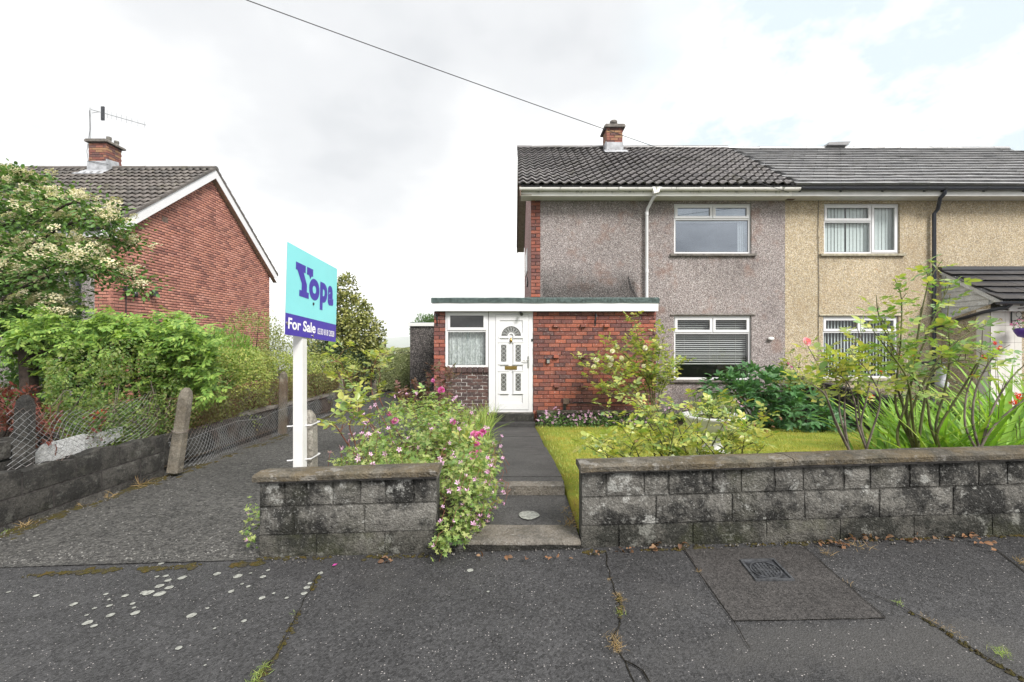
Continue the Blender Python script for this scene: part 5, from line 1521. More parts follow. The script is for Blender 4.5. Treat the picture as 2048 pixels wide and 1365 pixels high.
b = MB()   # cement-bedded verge that shows above the boards
for (ya, za, yb, zc) in ((LE - .03, LEZ, LR, LRZ), (LR, LRZ, 2 * LR - LE + .03, LEZ)):
    n_ = 15
    for k in range(n_):
        y0, y1 = lerp(ya, yb, k / n_), lerp(ya, yb, (k + 1) / n_); z0, z1 = lerp(za, zc, k / n_), lerp(za, zc, (k + 1) / n_)
        lift0, lift1 = (.075, .045) if za < zc else (.045, .075)
        b.prism([(y0, z0 - .032), (y1, z1 - .032), (y1, z1 + lift1), (y0, z0 + lift0)], lambda y, z: (XV + .022, y, z), lambda y, z: (XV - .06, y, z))
build(b, 'verge', M['tile_brown'], lh)
# air brick high in the gable
b = MB(); p = PX(330, GX + .004, 440); b.box(GX, GX + .006, p.y - .11, p.y + .11, p.z - .075, p.z + .075); build(b, 'air_brick', M['brown_board'], lh)
ch = chimney(lh, -13.42, -12.86, 14.42, 15.0, E + 5.2, E + 6.42, M['brick_chimney'], [(-13.02, 14.7, .075, .20, False), (-12.86 - .13, 14.95, .07, .18, False)], cap=.075, left=False)
b = MB(); b.prism([(-13.45, 5.45), (-12.84, 5.45), (-12.84, 5.82), (-13.45, 5.82)], lambda x, z: (x, 14.395, E + z), lambda x, z: (x, 14.415, E + z))
b.prism([(14.40, 5.45), (15.0, 5.45), (14.85, 5.95), (14.40, 5.88)], lambda y, z: (-12.835, y, E + z), lambda y, z: (-12.855, y, E + z))
b.prism([(-13.65, 14.1), (-12.7, 14.1), (-12.75, 14.40), (-13.5, 14.40)], lambda x, y: (x, y, LEZ + (y - LE) * (LRZ - LEZ) / (LR - LE) + .065), lambda x, y: (x, y, LEZ + (y - LE) * (LRZ - LEZ) / (LR - LE) + .08))
build(b, 'flashing', M['lead'], lh)

# aerial on the chimney
ax, ay = (180.5 - 1024) / F * 14.5, 14.5
ae = thing('tv_aerial', (ax, ay, E + 6.0), 'grey television aerial on a thin mast strapped to the left house\'s brick chimney', 'aerial')
az = lambda py: E - (py - 690) / F * ay
b = MB(); b.tube([(ax, ay, az(300)), (ax, ay, az(216))], .018, 8); build(b, 'mast', M['galv'], ae)
b = MB(); b.box(ax - .03, ax + .14, ay - .04, ay + .04, az(298), az(290)); build(b, 'bracket', M['galv'], ae)
A0 = Vector((ax, ay, az(219))); A1 = Vector((ax + 1.5, ay + .35, az(240)))
b = MB(); b.tube([A0, A1], .011, 6); b.tube([A0 + Vector((.05, 0, -.12)), A0.lerp(A1, .16)], .008, 5); build(b, 'boom', M['galv'], ae)
for k, f in enumerate((.30, .38, .46, .55, .64, .74, .85, .97)):
    p = A0.lerp(A1, f); h = .13 - .004 * k
    b = MB(); b.tube([p + Vector((0, 0, h)), p - Vector((0, 0, h))], .006, 4); build(b, 'director', M['galv'], ae)
p = A0.lerp(A1, .22)
b = MB(); b.bar(p + Vector((0, 0, .20)), p - Vector((0, 0, .24)), .10, .035, up=(0, 1, 0)); build(b, 'reflector', M['iron'], ae)
b = MB(); b.tube([A0 + Vector((0, -.03, -.05)), (ax + .02, ay - .03, az(260)), (ax - .06, ay - .05, az(305)), (ax + .05, ay - .12, az(325)), (ax + .7, 14.36, az(333))], .007, 5); build(b, 'aerial_lead', M['black'], ae)

# floodlight on the gable
sl_p = PX(268, GX + .03, 588)
sl = thing('security_light', sl_p, 'twin black floodlights with sensor on the red brick gable', 'floodlight')
for px, py in ((256, 578), (308, 588)):
    p = PX(px, GX + .14, py); b = MB(); b.box(p.x - .05, p.x + .05, p.y - .09, p.y + .09, p.z - .06, p.z + .06); b.tube([p + Vector((0, 0, -.05)), (GX + .02, p.y + .05, p.z - .1)], .012, 5); build(b, 'lamp', M['black'], sl)
b = MB(); p = PX(275, GX + .03, 590); q = PX(306, GX + .03, 590); b.tube([p, q], .012, 6); build(b, 'arm', M['black'], sl)
b = MB(); b.lathe([(.02, -.07), (.06, -.04), (.05, .08), (.02, .10)], PX(271, GX + .06, 590), 10); build(b, 'sensor', M['black'], sl)
b = MB(); b.tube([PX(252, GX + .012, 580), PX(252, GX + .012, 700)], .012, 5); build(b, 'cable', M['black'], sl)

# ------------------------------------------------------------------ garage, far post, hedge plot at the end of the drive
gd = 12.0
gx0 = (820 - 1024) / F * gd
gz = lambda py: E - (py - 690) / F * gd
gar = thing('garage', (gx0 + 1.2, gd, E - 1.6), 'dark pebbledash concrete garage with white roof edge beside the porch', 'garage')
b = MB(); b.box(gx0, gx0 + 1.06, gd, gd + 4.5, E - 1.9, gz(653)); build(b, 'wall', M['pebble_dark'], gar)
b = MB(); b.box(gx0 - .05, gx0 + 1.07, gd - .05, gd + 4.5, gz(653) + .004, gz(646)); build(b, 'roof_edge', M['paint_white'], gar)
b = MB(); b.box(gx0, gx0 + 1.06, gd + .02, gd + 4.48, gz(646) + .003, gz(646) + .02); build(b, 'roof', M['felt'], gar)
b = MB(); pp = P(770, 700, 60); b.tube([(pp.x, 60, E - 8), (pp.x, 60, E + (690 - 678) / F * 60)], .16, 8)
tag(build(b, 'telegraph_pole', M['bark']), 'thin dark pole standing alone against the distant hills', 'pole')
o = thing('shed_roof', P(810, 697, 22), 'low dark sloping shed roof peeping over the clipped hedge', 'shed')
b = MB(); a, c = P(783, 700, 22), P(824, 692, 22); b.prism([(a.x, a.z), (c.x + .6, c.z + .06), (c.x + .6, c.z - .04), (a.x, a.z - .1)], lambda x, z: (x, 22, z), lambda x, z: (x, 24.5, z)); build(b, 'roof', M['roof_deck'], o)
b = MB(); b.box(a.x + .2, c.x + .5, 22.1, 24.3, E - 3.2, a.z - .102); build(b, 'wall', M['timber'], o)

# ------------------------------------------------------------------ concrete posts and chain link
def conc_post(parent, base, top, w=.115, name='fence_post', mat='post'):
    base, top = Vector(base), Vector(top); L = (top - base).length
    b = MB(); n_ = 7
    ax_ = (top - base).normalized(); sx = Vector((1, 0, 0)); sy = ax_.cross(sx).normalized(); sx = sy.cross(ax_)
    prof = [(k / 5 * (L - .10), w / 2 * (1 - .10 * k / 5)) for k in range(6)] + [(L - .04, w * .36), (L, w * .16)]
    ch_ = .72
    oct_ = [(1, ch_), (ch_, 1), (-ch_, 1), (-1, ch_), (-1, -ch_), (-ch_, -1), (ch_, -1), (1, -ch_)]
    for (h, r) in prof:
        for (ca, sa) in oct_:
            q = 1 + .05 * noise.noise(Vector((ca * 3, sa * 3 + base.x, h * 9)))
            b.v.append(tuple(base + ax_ * h + sx * ca * r * q + sy * sa * r * q))
    for k in range(len(prof) - 1):
        for j in range(8):
            a_, c_ = k * 8 + j, k * 8 + (j + 1) % 8
            b.f.append((a_, a_ + 8, c_ + 8, c_)); b.m.append(0); b.sm.append(False)
    e = (len(prof) - 1) * 8; b.f.append(tuple(e + j for j in reversed(range(8)))); b.m.append(0); b.sm.append(False)
    return build(b, name, M[mat], parent)
fence = thing('chain_link_fence', (-3.98, 7, E - 1.5), 'rusty chain link fence on leaning concrete posts along the drive', 'fence')
conc_post(fence, (-4.17, 3.88, E - 1.3), (-4.15, 3.88, E - .43), .115, mat='block_drive')
conc_post(fence, P(349, 945, 5.12), P(374, 776, 5.2), .125)
conc_post(fence, (-3.99, 7.9, E - 1.7), (-3.99, 7.95, E - .47), .125)
conc_post(fence, (-3.97, 10.6, E - 1.7), (-3.97, 10.6, E - .60), .125)
conc_post(fence, (-3.97, 13.1, E - 1.7), (-3.97, 13.1, E - .60), .12)
def chain(pt, nu, nv, wire=.0026, parent=None):
    """diamond mesh over pt(u, v); u, v in cell units"""
    b = MB()
    for i in range(nu):
        pts = []
        for j in range(nv * 2 + 1):
            pts.append(pt(i + (.5 if j % 2 else 0.0) + .02, j * .5))
        b.tube(pts, wire, 3, cap=False, sm=False)
        pts = []
        for j in range(nv * 2 + 1):
            pts.append(pt(i + (.5 if j % 2 else 1.0) + .02, j * .5))
        b.tube(pts, wire, 3, cap=False, sm=False)
    return b
CW = .068
def ft1(u, v):
    y = 3.62 + u * CW; s = (y - 3.62) / 1.5
    zb = E - 1.02; zt = E - .50 - .12 * math.sin(math.pi * clamp01(s)) ; h = zt - zb
    return (-4.045 + .05 * math.sin(u * .31 + v * .2) + .03 * math.sin(v * .6), y, zb + h * v / 9 + .012 * math.sin(u * .9))
build(chain(ft1, int(1.5 / CW), 9, .0019), 'wire_mesh', M['wire'], fence, kind='stuff')
def ft2(u, v):
    y = 5.2 + u * CW
    zb = drive_z(-3.9, y) + .02; h = lerp(.86, .95, clamp01((y - 5.2) / 2.7))
    bulge = .05 * math.sin(u * .21) + .035 * math.sin(v * .5 + u * .1)
    return (-3.94 + bulge, y, zb + h * v / 14 + .015 * math.sin(u * .6))
build(chain(ft2, int(5.4 / CW), 14, .0019), 'wire_mesh', M['wire'], fence, kind='stuff')
def ft3(u, v):
    y = 10.6 + u * .1
    return (-3.94 + .03 * math.sin(u), y, E - 1.5 + .9 * v / 8)
build(chain(ft3, 25, 8, .0016), 'wire_mesh', M['wire'], fence, kind='stuff')
b = MB()
for (y0, y1, zz, x) in ((5.2, 10.6, -1.12, -3.93), (5.2, 13, -.62, -3.94)):
    b.tube([(x + .03 * math.sin(k * 1.7), lerp(y0, y1, k / 24), E + zz - .03 * math.sin(k * .9)) for k in range(25)], .003, 4)
p = P(360, 862, 5.15)
b.tube([p + Vector((.085 * math.cos(a), .085 * math.sin(a), .012 * math.sin(2 * a))) for a in [k * .5 for k in range(14)]], .003, 4)
build(b, 'line_wire', M['wire'], fence)
# white boards lying behind the wall
b = MB()
def wb(x0, x1, y0, y1, z0, z1, t_):
    b.prism([(y0, z0), (y1, z1), (y1, z1 - t_), (y0, z0 - t_)], lambda y, z: (x0, y, z), lambda y, z: (x1, y, z + .0))
b.prism([(3.92, E - 1.10), (4.5, E - 1.10), (4.5, E - .88), (4.1, E - .90)], lambda y, z: (-4.24, y, z), lambda y, z: (-4.22, y, z))
b.prism([(4.52, E - 1.10), (5.0, E - 1.0), (5.0, E - .90), (4.55, E - .905)], lambda y, z: (-4.30, y, z), lambda y, z: (-4.28, y, z))
tag(build(b, 'discarded_board', M['shiplap']), 'broken white boards leaning behind the low dark block wall', 'board')

# gate post and the agent's board
gp = conc_post(None, (-1.562, 3.475, E - 1.45), (-1.558, 3.475, E - .50), .122, 'gate_post', 'gate_post')
tag(gp, 'pitted concrete gate post with pointed top, strapped to the sale sign', 'post')
sg = thing('for_sale_sign', (-1.56, 3.36, E - 1.4), 'turquoise and blue estate agent\'s for sale board on a white post', 'sign')
b = MB(); b.box(-1.600, -1.530, 3.325, 3.395, E - 1.42, E + .62); build(b, 'post', M['paint_white'], sg)
# board: origin at its centre; u runs away from us (to the reader's right), v up
tilt = -math.atan2(.046, .84)
BC = Vector((-1.522, 3.50, E + .363)); BW, BH = .845, .636
U = Vector((.02, math.cos(tilt), math.sin(tilt))); U.normalize(); Vv = Vector((0, -math.sin(tilt), math.cos(tilt))); N_ = U.cross(Vv).normalized()
if N_.x < 0: N_ = -N_
def bp(u, v, dz=0.0): return BC + U * (u - .5) * BW + Vv * (v - .5) * BH + N_ * dz
b = MB(); b.prism([(0, 0), (1, 0), (1, 1), (0, 1)], lambda u, v: bp(u, v, -.006), lambda u, v: bp(u, v, 0)); 
M['board_white'] = plain('board_plastic', (.7, .72, .72), .4, .4)
M['board_aqua'] = plain('turquoise_board', (.23, .66, .69), .28, .5, var=.02, scale=4)
M['board_blue'] = plain('royal_blue_board', (.055, .04, .34), .28, .5, var=.02, scale=4)
M['board_text'] = plain('white_lettering', (.82, .82, .84), .35, .5, var=.01)
board = build(b, 'board', M['board_white'], sg)
b = MB(); b.face([bp(0.002, .235, .0015), bp(.998, .235, .0015), bp(.998, .998, .0015), bp(.002, .998, .0015)]); build(b, 'upper_panel', M['board_aqua'], board)
b = MB(); b.face([bp(0.002, .002, .0015), bp(.998, .002, .0015), bp(.998, .2335, .0015), bp(.002, .2335, .0015)]); build(b, 'lower_panel', M['board_blue'], board)
def text_mesh(s, off=.0, spacing=1.0):
    cu = bpy.data.curves.new('txt', 'FONT'); cu.body = s; cu.size = 1.0; cu.offset = off; cu.fill_mode = 'FRONT'; cu.resolution_u = 6; cu.space_character = spacing
    ob = bpy.data.objects.new('txt', cu); C.objects.link(ob)
    dg = bpy.context.evaluated_depsgraph_get(); me = bpy.data.meshes.new_from_object(ob.evaluated_get(dg))
    bpy.data.objects.remove(ob); bpy.data.curves.remove(cu)
    return me
def text_on_board(s, u0, u1, v0, v1, mat, name, off=.0, spacing=1.0, dz=.003):
    me = text_mesh(s, off, spacing)
    co = np.empty(len(me.vertices) * 3, np.float32); me.vertices.foreach_get('co', co); co = co.reshape(-1, 3)
    lo, hi = co.min(0), co.max(0)
    uu = u0 + (co[:, 0] - lo[0]) / (hi[0] - lo[0]) * (u1 - u0); vv = v0 + (co[:, 1] - lo[1]) / (hi[1] - lo[1]) * (v1 - v0)
    pts = np.array([bp(a, c, dz) for a, c in zip(uu, vv)], np.float32)
    me.vertices.foreach_set('co', pts.ravel()); me.materials.clear(); me.materials.append(mat); me.update()
    me.name = name
    return link(name, me, board)
# the big Y: slab serifs, the right arm a speech mark
def letter(polys, name='lettering'):
    b = MB()
    for p in polys: b.face([bp(u, v, .003) for u, v in p])
    return build(b, name, M['board_blue'], board)
letter([[(.147, .745), (.32, .745), (.32, .83), (.147, .83)], [(.185, .745), (.175, .745), (.255, .61), (.255, .53), (.35, .53), (.35, .615), (.285, .745)],
        [(.215, .46), (.388, .46), (.388, .53), (.215, .53)], [(.345, .83), (.462, .83), (.462, .742), (.435, .742), (.41, .70), (.385, .742), (.345, .742)]])
text_on_board('o', .392, .598, .465, .725, M['board_blue'], 'lettering', .05)
text_on_board('p', .612, .770, .375, .725, M['board_blue'], 'lettering', .05)
text_on_board('a', .782, .912, .465, .725, M['board_blue'], 'lettering', .05)
text_on_board('For Sale', .046, .536, .068, .192, M['board_text'], 'lettering', .026)
text_on_board('0330 818 2828', .578, .952, .066, .142, M['board_text'], 'lettering', .012)
for (u, v) in ((.48, .42), (.485, .035), (.025, .125)):
    b = MB(); n_ = 10; c_ = bp(u, v, .003)
    ringp = [c_ + U * .011 * math.cos(6.283 * k / n_) + Vv * .011 * math.sin(6.283 * k / n_) for k in range(n_)]
    b.face([p + N_ * .004 for p in ringp]); 
    for k in range(n_): b.face([ringp[k], ringp[(k + 1) % n_], ringp[(k + 1) % n_] + N_ * .004, ringp[k] + N_ * .004])
    build(b, 'screw', M['steel'] if v < .2 else M['iron'], board)
for zc in (-.595, -.845):
    b = MB(); z_ = E + zc
    x0, x1, y0, y1 = -1.612, -1.494, 3.318, 3.54
    b.bar((x0 - .03, y0, z_), (x1, y0 + .07, z_ - .002), .005, .008); b.bar((x1, y0 + .07, z_ - .002), (x1, y1, z_), .005, .008); b.bar((x1, y1, z_), (x0, y1, z_), .005, .008); b.bar((x0, y1, z_), (x0, y0, z_), .005, .008)
    tag(build(b, 'cable_tie', M['upvc']), ('upper' if zc > -.7 else 'lower') + ' white plastic tie strapping the sale board post to the concrete post', 'cable tie')

# overhead line
b = MB(); A = Vector((6.38, 10.4, E + 3.46)); B_ = P(540, 0, 5.0); 
pts = []
for k in range(41):
    t_ = k / 40 * 1.7; p = A.lerp(B_, t_); p.z -= .10 * math.sin(math.pi * min(1, t_ / 1.7)) ; pts.append(p)
b.tube(pts, .0055, 5); tag(build(b, 'overhead_cable', M['black']), 'thin black telephone cable crossing the sky down to the eaves', 'cable')

# pergola with trellis on the left
pg = thing('pergola', P(60, 790, 6.0), 'dark stained timber pergola with trellis under the bright green climber', 'pergola')
def beam(a, c_, wx_, wz_, nm): 
    b = MB(); b.bar(a, c_, wx_, wz_); build(b, nm, M['timber'], pg)
beam(P(-60, 698, 6.1), P(345, 700, 6.25), .07, .14, 'beam')
beam(P(-60, 704, 7.2), P(380, 704, 7.3), .07, .14, 'beam')
beam(P(56, 702, 6.1), P(62, 880, 6.1), .13, .13, 'upright')
beam(P(345, 702, 6.28), P(347, 850, 6.28), .10, .10, 'upright')
for py in (726, 752, 778): beam(P(80, py, 6.3), P(350, py - 2, 6.35), .03, .04, 'trellis_lath')
for px in (110, 150, 190, 230, 270, 310): beam(P(px, 706, 6.34), P(px + 2, 810, 6.34), .04, .03, 'trellis_lath')
# ------------------------------------------------------------------ foliage builders
def leaf_oval(w=.5, fold=.10, curl=.14, tip=.0):
    b = MB(); st = [(0, .05), (.25, .85), (.55, 1.0), (.82, .62), (1, .02)]
    rows = []
    for t_, k in st:
        z = curl * (t_ - t_ * t_ * 1.3); x = w * .5 * k
        rows.append([(-x, t_, z + fold * k), (0, t_, z), (x, t_, z + fold * k)])
    i = 0
    for r in rows: b.v += r
    for k in range(len(rows) - 1):
        for j in (0, 1):
            a = k * 3 + j; b.f.append((a, a + 1, a + 4, a + 3)); b.m.append(0); b.sm.append(True)
    return b
def leaf_simple(w=.55, fold=.1):
    b = MB(); b.v = [(0, 0, 0), (-w / 2, .5, fold), (0, .5, 0), (w / 2, .5, fold), (0, 1, -.03)]
    b.f = [(0, 2, 1), (0, 3, 2), (1, 2, 4), (2, 3, 4)]; b.m = [0] * 4; b.sm = [False] * 4
    return b
def merge(parts):
    """one template from (mb, matrix) pairs"""
    o = MB()
    for mb, mt in parts:
        i = len(o.v); o.v += [tuple(mt @ Vector(p)) for p in mb.v]
        o.f += [tuple(i + k for k in f) for f in mb.f]; o.m += mb.m; o.sm += mb.sm
    return o
def TR(x, y, z, rz=0, s=1.0, rx=0): return Matrix.Translation((x, y, z)) @ Matrix.Rotation(rz, 4, 'Z') @ Matrix.Rotation(rx, 4, 'X') @ Matrix.Scale(s, 4)
def stalk(l, w=.012):
    b = MB(); b.face([(-w, 0, 0), (w, 0, 0), (w * .6, l, 0), (-w * .6, l, 0)]); return b
_lo = leaf_oval(.62, .08, .12); _ls = leaf_simple(.6, .08)
ROSE_LEAF = merge([(stalk(.62), TR(0, 0, 0)), (_lo, TR(0, .60, 0, 0, .42)), (_ls, TR(.0, .52, 0, -1.05, .36)), (_ls, TR(0, .52, 0, 1.05, .36)), (_ls, TR(0, .26, 0, -1.2, .30)), (_ls, TR(0, .26, 0, 1.2, .30))])
_nl = leaf_oval(.52, .05, .22)
PINNATE = merge([(stalk(.8, .006), TR(0, 0, 0)), (_nl, TR(0, .78, 0, 0, .27))] + [(leaf_simple(.52, .06), TR(0, y, 0, s * 1.0, .30, -.25)) for y in (.18, .36, .54, .70) for s in (-1, 1)])
def palmate(n=5, notch=.55, spread=2.3, dent=.85):
    b = MB(); b.v.append((0, .12, -.02)); k_ = n * 2 + 1
    for k in range(k_):
        a = -spread + 2 * spread * k / (k_ - 1); r = 1.0 if k % 2 else notch
        r *= (1 - .18 * abs(a) / spread)
        b.v.append((math.sin(a) * r * .58, .12 + math.cos(a) * r * .62, .10 * r + .02 * math.sin(k * 2)))
    for k in range(k_ - 1):
        b.f.append((0, k + 2, k + 1)); b.m.append(0); b.sm.append(False)
    b.face([(-.012, -.5, -.10), (.012, -.5, -.10), (.012, .12, -.02), (-.012, .12, -.02)])
    return b
GERANIUM_LEAF = palmate(5, .5)
def trilobe():
    b = MB()
    for s, a, l in ((1, 0, 1.0), (.85, .95, .85), (.85, -.95, .85)):
        m_ = TR(0, .1, 0, a, l); i = len(b.v); q = MB()
        q.v = [(0, 0, 0), (-.20, .22, .04), (-.27, .42, .05), (-.17, .55, .03), (-.17, .70, .02), (0, 1, -.06), (.17, .70, .02), (.17, .55, .03), (.27, .42, .05), (.20, .22, .04), (0, .5, -.03)]
        for p in q.v: b.v.append(tuple(m_ @ Vector(p)))
        for k in range(9): b.f.append((i + 10, i + k + 1, i + k)); b.m.append(0); b.sm.append(False)
        b.f.append((i + 10, i, i + 9)); b.m.append(0); b.sm.append(False)
    b.face([(-.01, -.6, -.05), (.01, -.6, -.05), (.01, .1, 0), (-.01, .1, 0)])
    return b
ANEMONE_LEAF = trilobe()
def blade_leaf(w=.045, bend=.35, n=6):
    """a sword leaf one unit long that rises along y and droops"""
    b = MB()
    for k in range(n + 1):
        t_ = k / n; x = w * .5 * (min(1, .5 + t_ * 2.2)) * (1 - t_ ** 3) + .001
        z = -bend * t_ ** 2.2; y = t_ * (1 - .12 * bend * t_)
        b.v += [(-x, y, z + .006), (0, y, z), (x, y, z + .006)]
    for k in range(n):
        for j in (0, 1):
            a = k * 3 + j; b.f.append((a, a + 1, a + 4, a + 3)); b.m.append(0); b.sm.append(True)
    return b
def flower5(cup=.25):
    b = MB()
    for k in range(5):
        a = 6.283 * k / 5; ca, sa = math.cos(a), math.sin(a)
        def q(r, w_, z): return (ca * r - sa * w_, sa * r + ca * w_, z)
        b.face([q(.05, 0, 0), q(.55, -.27, cup * .6), q(1, -.16, cup), q(1, .16, cup), q(.55, .27, cup * .6)])
    b.face([(-.015, -.015, 0), (.015, .015, 0), (.0, .0, -1.3)])
    return b
FLOWER5 = flower5(.3); FUNNEL = flower5(.9)
def rose_bloom():
    b = MB()
    for ring, (n_, r, z, up_, s) in enumerate(((6, .75, 0, .30, .95), (5, .5, .12, .6, .8), (5, .28, .2, .75, .62), (3, .12, .28, .85, .4))):
        for k in range(n_):
            a = 6.283 * (k + ring * .37) / n_; ca, sa = math.cos(a), math.sin(a)
            def q(rr, w_, zz): return (ca * rr - sa * w_, sa * rr + ca * w_, zz)
            b.face([q(r * .3, -.12 * s, z), q(r, -.42 * s, z + up_ * .6), q(r * 1.12, 0, z + up_), q(r, .42 * s, z + up_ * .6), q(r * .3, .12 * s, z)])
    return b
ROSE = rose_bloom()
def corymb(n=30, seed=9):
    r_ = random.Random(seed); b = MB()
    for k in range(n):
        a = r_.uniform(0, 6.283); r = math.sqrt(r_.random()); z = .42 * (1 - r * r) + r_.uniform(-.08, .08); x, y = r * math.cos(a), r * math.sin(a); s = r_.uniform(.13, .22)
        t1 = r_.uniform(0, 3)
        pts = [(x + s * math.cos(t1 + j * 1.57), y + s * math.sin(t1 + j * 1.57), z + (.10 if j % 2 else -.02)) for j in range(4)]
        b.face(pts[:3]); b.face([pts[0], pts[2], pts[3]])
    return b
CORYMB = corymb()
SPIKE = merge([(FUNNEL, TR(.0, .0, .0, 0, .32, -1.0)), (FUNNEL, TR(.25, 0, .12, 1, .34, -1.2)), (FUNNEL, TR(-.22, .05, .18, 2, .32, -.9)), (FUNNEL, TR(.05, .1, .34, 3, .28, -.8)), (FUNNEL, TR(-.1, -.1, .5, 4, .2, -.6))])

NR = np.random.RandomState(11)
def rdir():
    v = NR.normal(size=3); return v / np.linalg.norm(v)
def ell_points(c, r, n, shell=.55, clump=0.0, cs=3.0, seed=0, zmin=None):
    """points in the outer part of an ellipsoid, with clumps and gaps"""
    out = []; tries = 0
    while len(out) < n and tries < n * 8:
        tries += 1
        d = rdir(); rad = shell + (1 - shell) * NR.rand() ** .6
        bump = 1 + .22 * noise.noise(Vector((d[0] * 2.2 + seed, d[1] * 2.2, d[2] * 2.2)))
        p = np.array(c) + d * rad * np.array(r) * bump
        if zmin is not None and p[2] < zmin: continue
        if clump and noise.noise(Vector((p[0] * cs + seed, p[1] * cs, p[2] * cs))) < clump - .55 * NR.rand(): continue
        out.append((p, d))
    return out
def leaf_frames(pts, smin, smax, up=.7, out=.6, jit=.7, droop=.1):
    ms = []
    for p, d in pts:
        a = d * out + rdir() * jit; a[2] -= droop
        n_ = np.array([0, 0, 1.0]) * up + d * .5 + rdir() * .45
        ms.append(frame(p, a, n_, NR.uniform(smin, smax)))
    return ms
def spline(pts, n=14):
    pts = [Vector(p) for p in pts]
    if len(pts) < 3: return [pts[0].lerp(pts[-1], k / n) for k in range(n + 1)]
    q = [pts[0] * 2 - pts[1]] + pts + [pts[-1] * 2 - pts[-2]]; out = []
    m_ = len(pts) - 1; per = max(2, n // m_)
    for i in range(m_):
        a, b_, c, d = q[i:i + 4]
        for k in range(per):
            t_ = k / per
            out.append(.5 * ((2 * b_) + (c - a) * t_ + (2 * a - 5 * b_ + 4 * c - d) * t_ ** 2 + (3 * b_ - a - 3 * c + d) * t_ ** 3))
    out.append(pts[-1]); return out
def cane_frames(pts, t0, spacing, smin, smax, up=.8, droop=.0, jit=.35, both=True):
    """leaf frames set alternately along a cane"""
    ms = []; L = 0; phase = NR.rand() * 6.28
    n_ = len(pts); acc = 0; k = 0
    for i in range(n_ - 1):
        seg = (pts[i + 1] - pts[i]); l = seg.length
        acc += l
        if i / (n_ - 1) < t0: acc = 0; continue
        while acc > spacing:
            acc -= spacing; k += 1
            t_ = seg.normalized(); phase += 2.4
            side = np.array([math.cos(phase), math.sin(phase), .25]); tt = np.array(t_)
            side = side - tt * side.dot(tt) * .8
            a = side + tt * .35 + rdir() * jit; a[2] -= droop
            p = np.array(pts[i].lerp(pts[i + 1], NR.rand()))
            ms.append(frame(p, a, np.array([0, 0, up]) + rdir() * .4, NR.uniform(smin, smax)))
    return ms
def sprout(pts, n, lmin, lmax, t0=.35, rise=.6):
    """side shoots off a cane"""
    out = []
    for _ in range(n):
        i = int(lerp(t0, .97, NR.rand()) * (len(pts) - 2)); p = pts[i]
        d = Vector(rdir()); d.z = abs(d.z) * .4 + rise; d.normalize(); l = NR.uniform(lmin, lmax)
        mid = p + d * l * .55 + Vector(rdir()) * l * .08
        out.append(spline([p, mid, p + d * l + Vector((0, 0, -.12 * l)) + Vector(rdir()) * l * .1], 6))
    return out
def canes_obj(parent, canes, r0, r1, mat, name='cane', n=5):
    for c in canes:
        b = MB(); m_ = len(c) - 1; b.tube(c, [lerp(r0, r1, k / m_) for k in range(m_ + 1)], n); build(b, name, mat, parent)
def stems_obj(parent, canes, r0, r1, mat, name='stem', n=4):
    b = MB()
    for c in canes:
        m_ = len(c) - 1; b.tube(c, [lerp(r0, r1, k / m_) for k in range(m_ + 1)], n, cap=False)
    return build(b, name, mat, parent, kind='stuff')
def flowers(parent, mb, pts, mat, smin, smax, name='flower', nparts=300, tilt=.6, face=None):
    ms = []
    for p in pts:
        n_ = np.array([0, 0, 1.0]) + rdir() * tilt
        if face is not None: n_ = n_ + np.array(face)
        ms.append(frame(p, rdir(), n_, NR.uniform(smin, smax)))
    place_many(parent, name, mb, ms, mat, nparts)
def bush(name, label, cat, ells, mat, tmpl, n, smin, smax, group=None, stem_mat='bark', stems=6, up=.7, out=.6, jit=.7, droop=.1, clump=.05, cs=3.5, zmin=None, nparts=0, base=None, leafname='leaf', shell=.5, foliage='foliage'):
    """ells = [(centre, radii, weight)]"""
    c0 = np.array(ells[0][0]); base = Vector(base if base is not None else (c0[0], c0[1], E - 1.5))
    o = thing(name, base, label, cat, group)
    tot = sum(e[2] for e in ells); ms = []
    for k, (c, r, w_) in enumerate(ells):
        ms += leaf_frames(ell_points(c, r, int(n * w_ / tot), shell, clump, cs, seed=k * 3.1 + c0[0], zmin=zmin), smin, smax, up, out, jit, droop)
    if nparts: place_many(o, leafname, tmpl, ms, M[mat], nparts, foliage)
    else: link(foliage, scatter_mesh(foliage, template(tmpl), ms, M[mat]), o, kind='stuff')
    if stems:
        cs_ = []
        for k in range(stems):
            c, r, w_ = ells[k % len(ells)]
            d = rdir(); d[2] = abs(d[2])
            e = Vector(c) + Vector(d * np.array(r) * .8); b_ = base + Vector((NR.uniform(-.1, .1), NR.uniform(-.1, .1), 0))
            cs_.append(spline([b_, b_.lerp(e, .5) + Vector((0, 0, .1)), e], 8))
        stems_obj(o, cs_, .02, .004, M[stem_mat], 'branch')
    return o

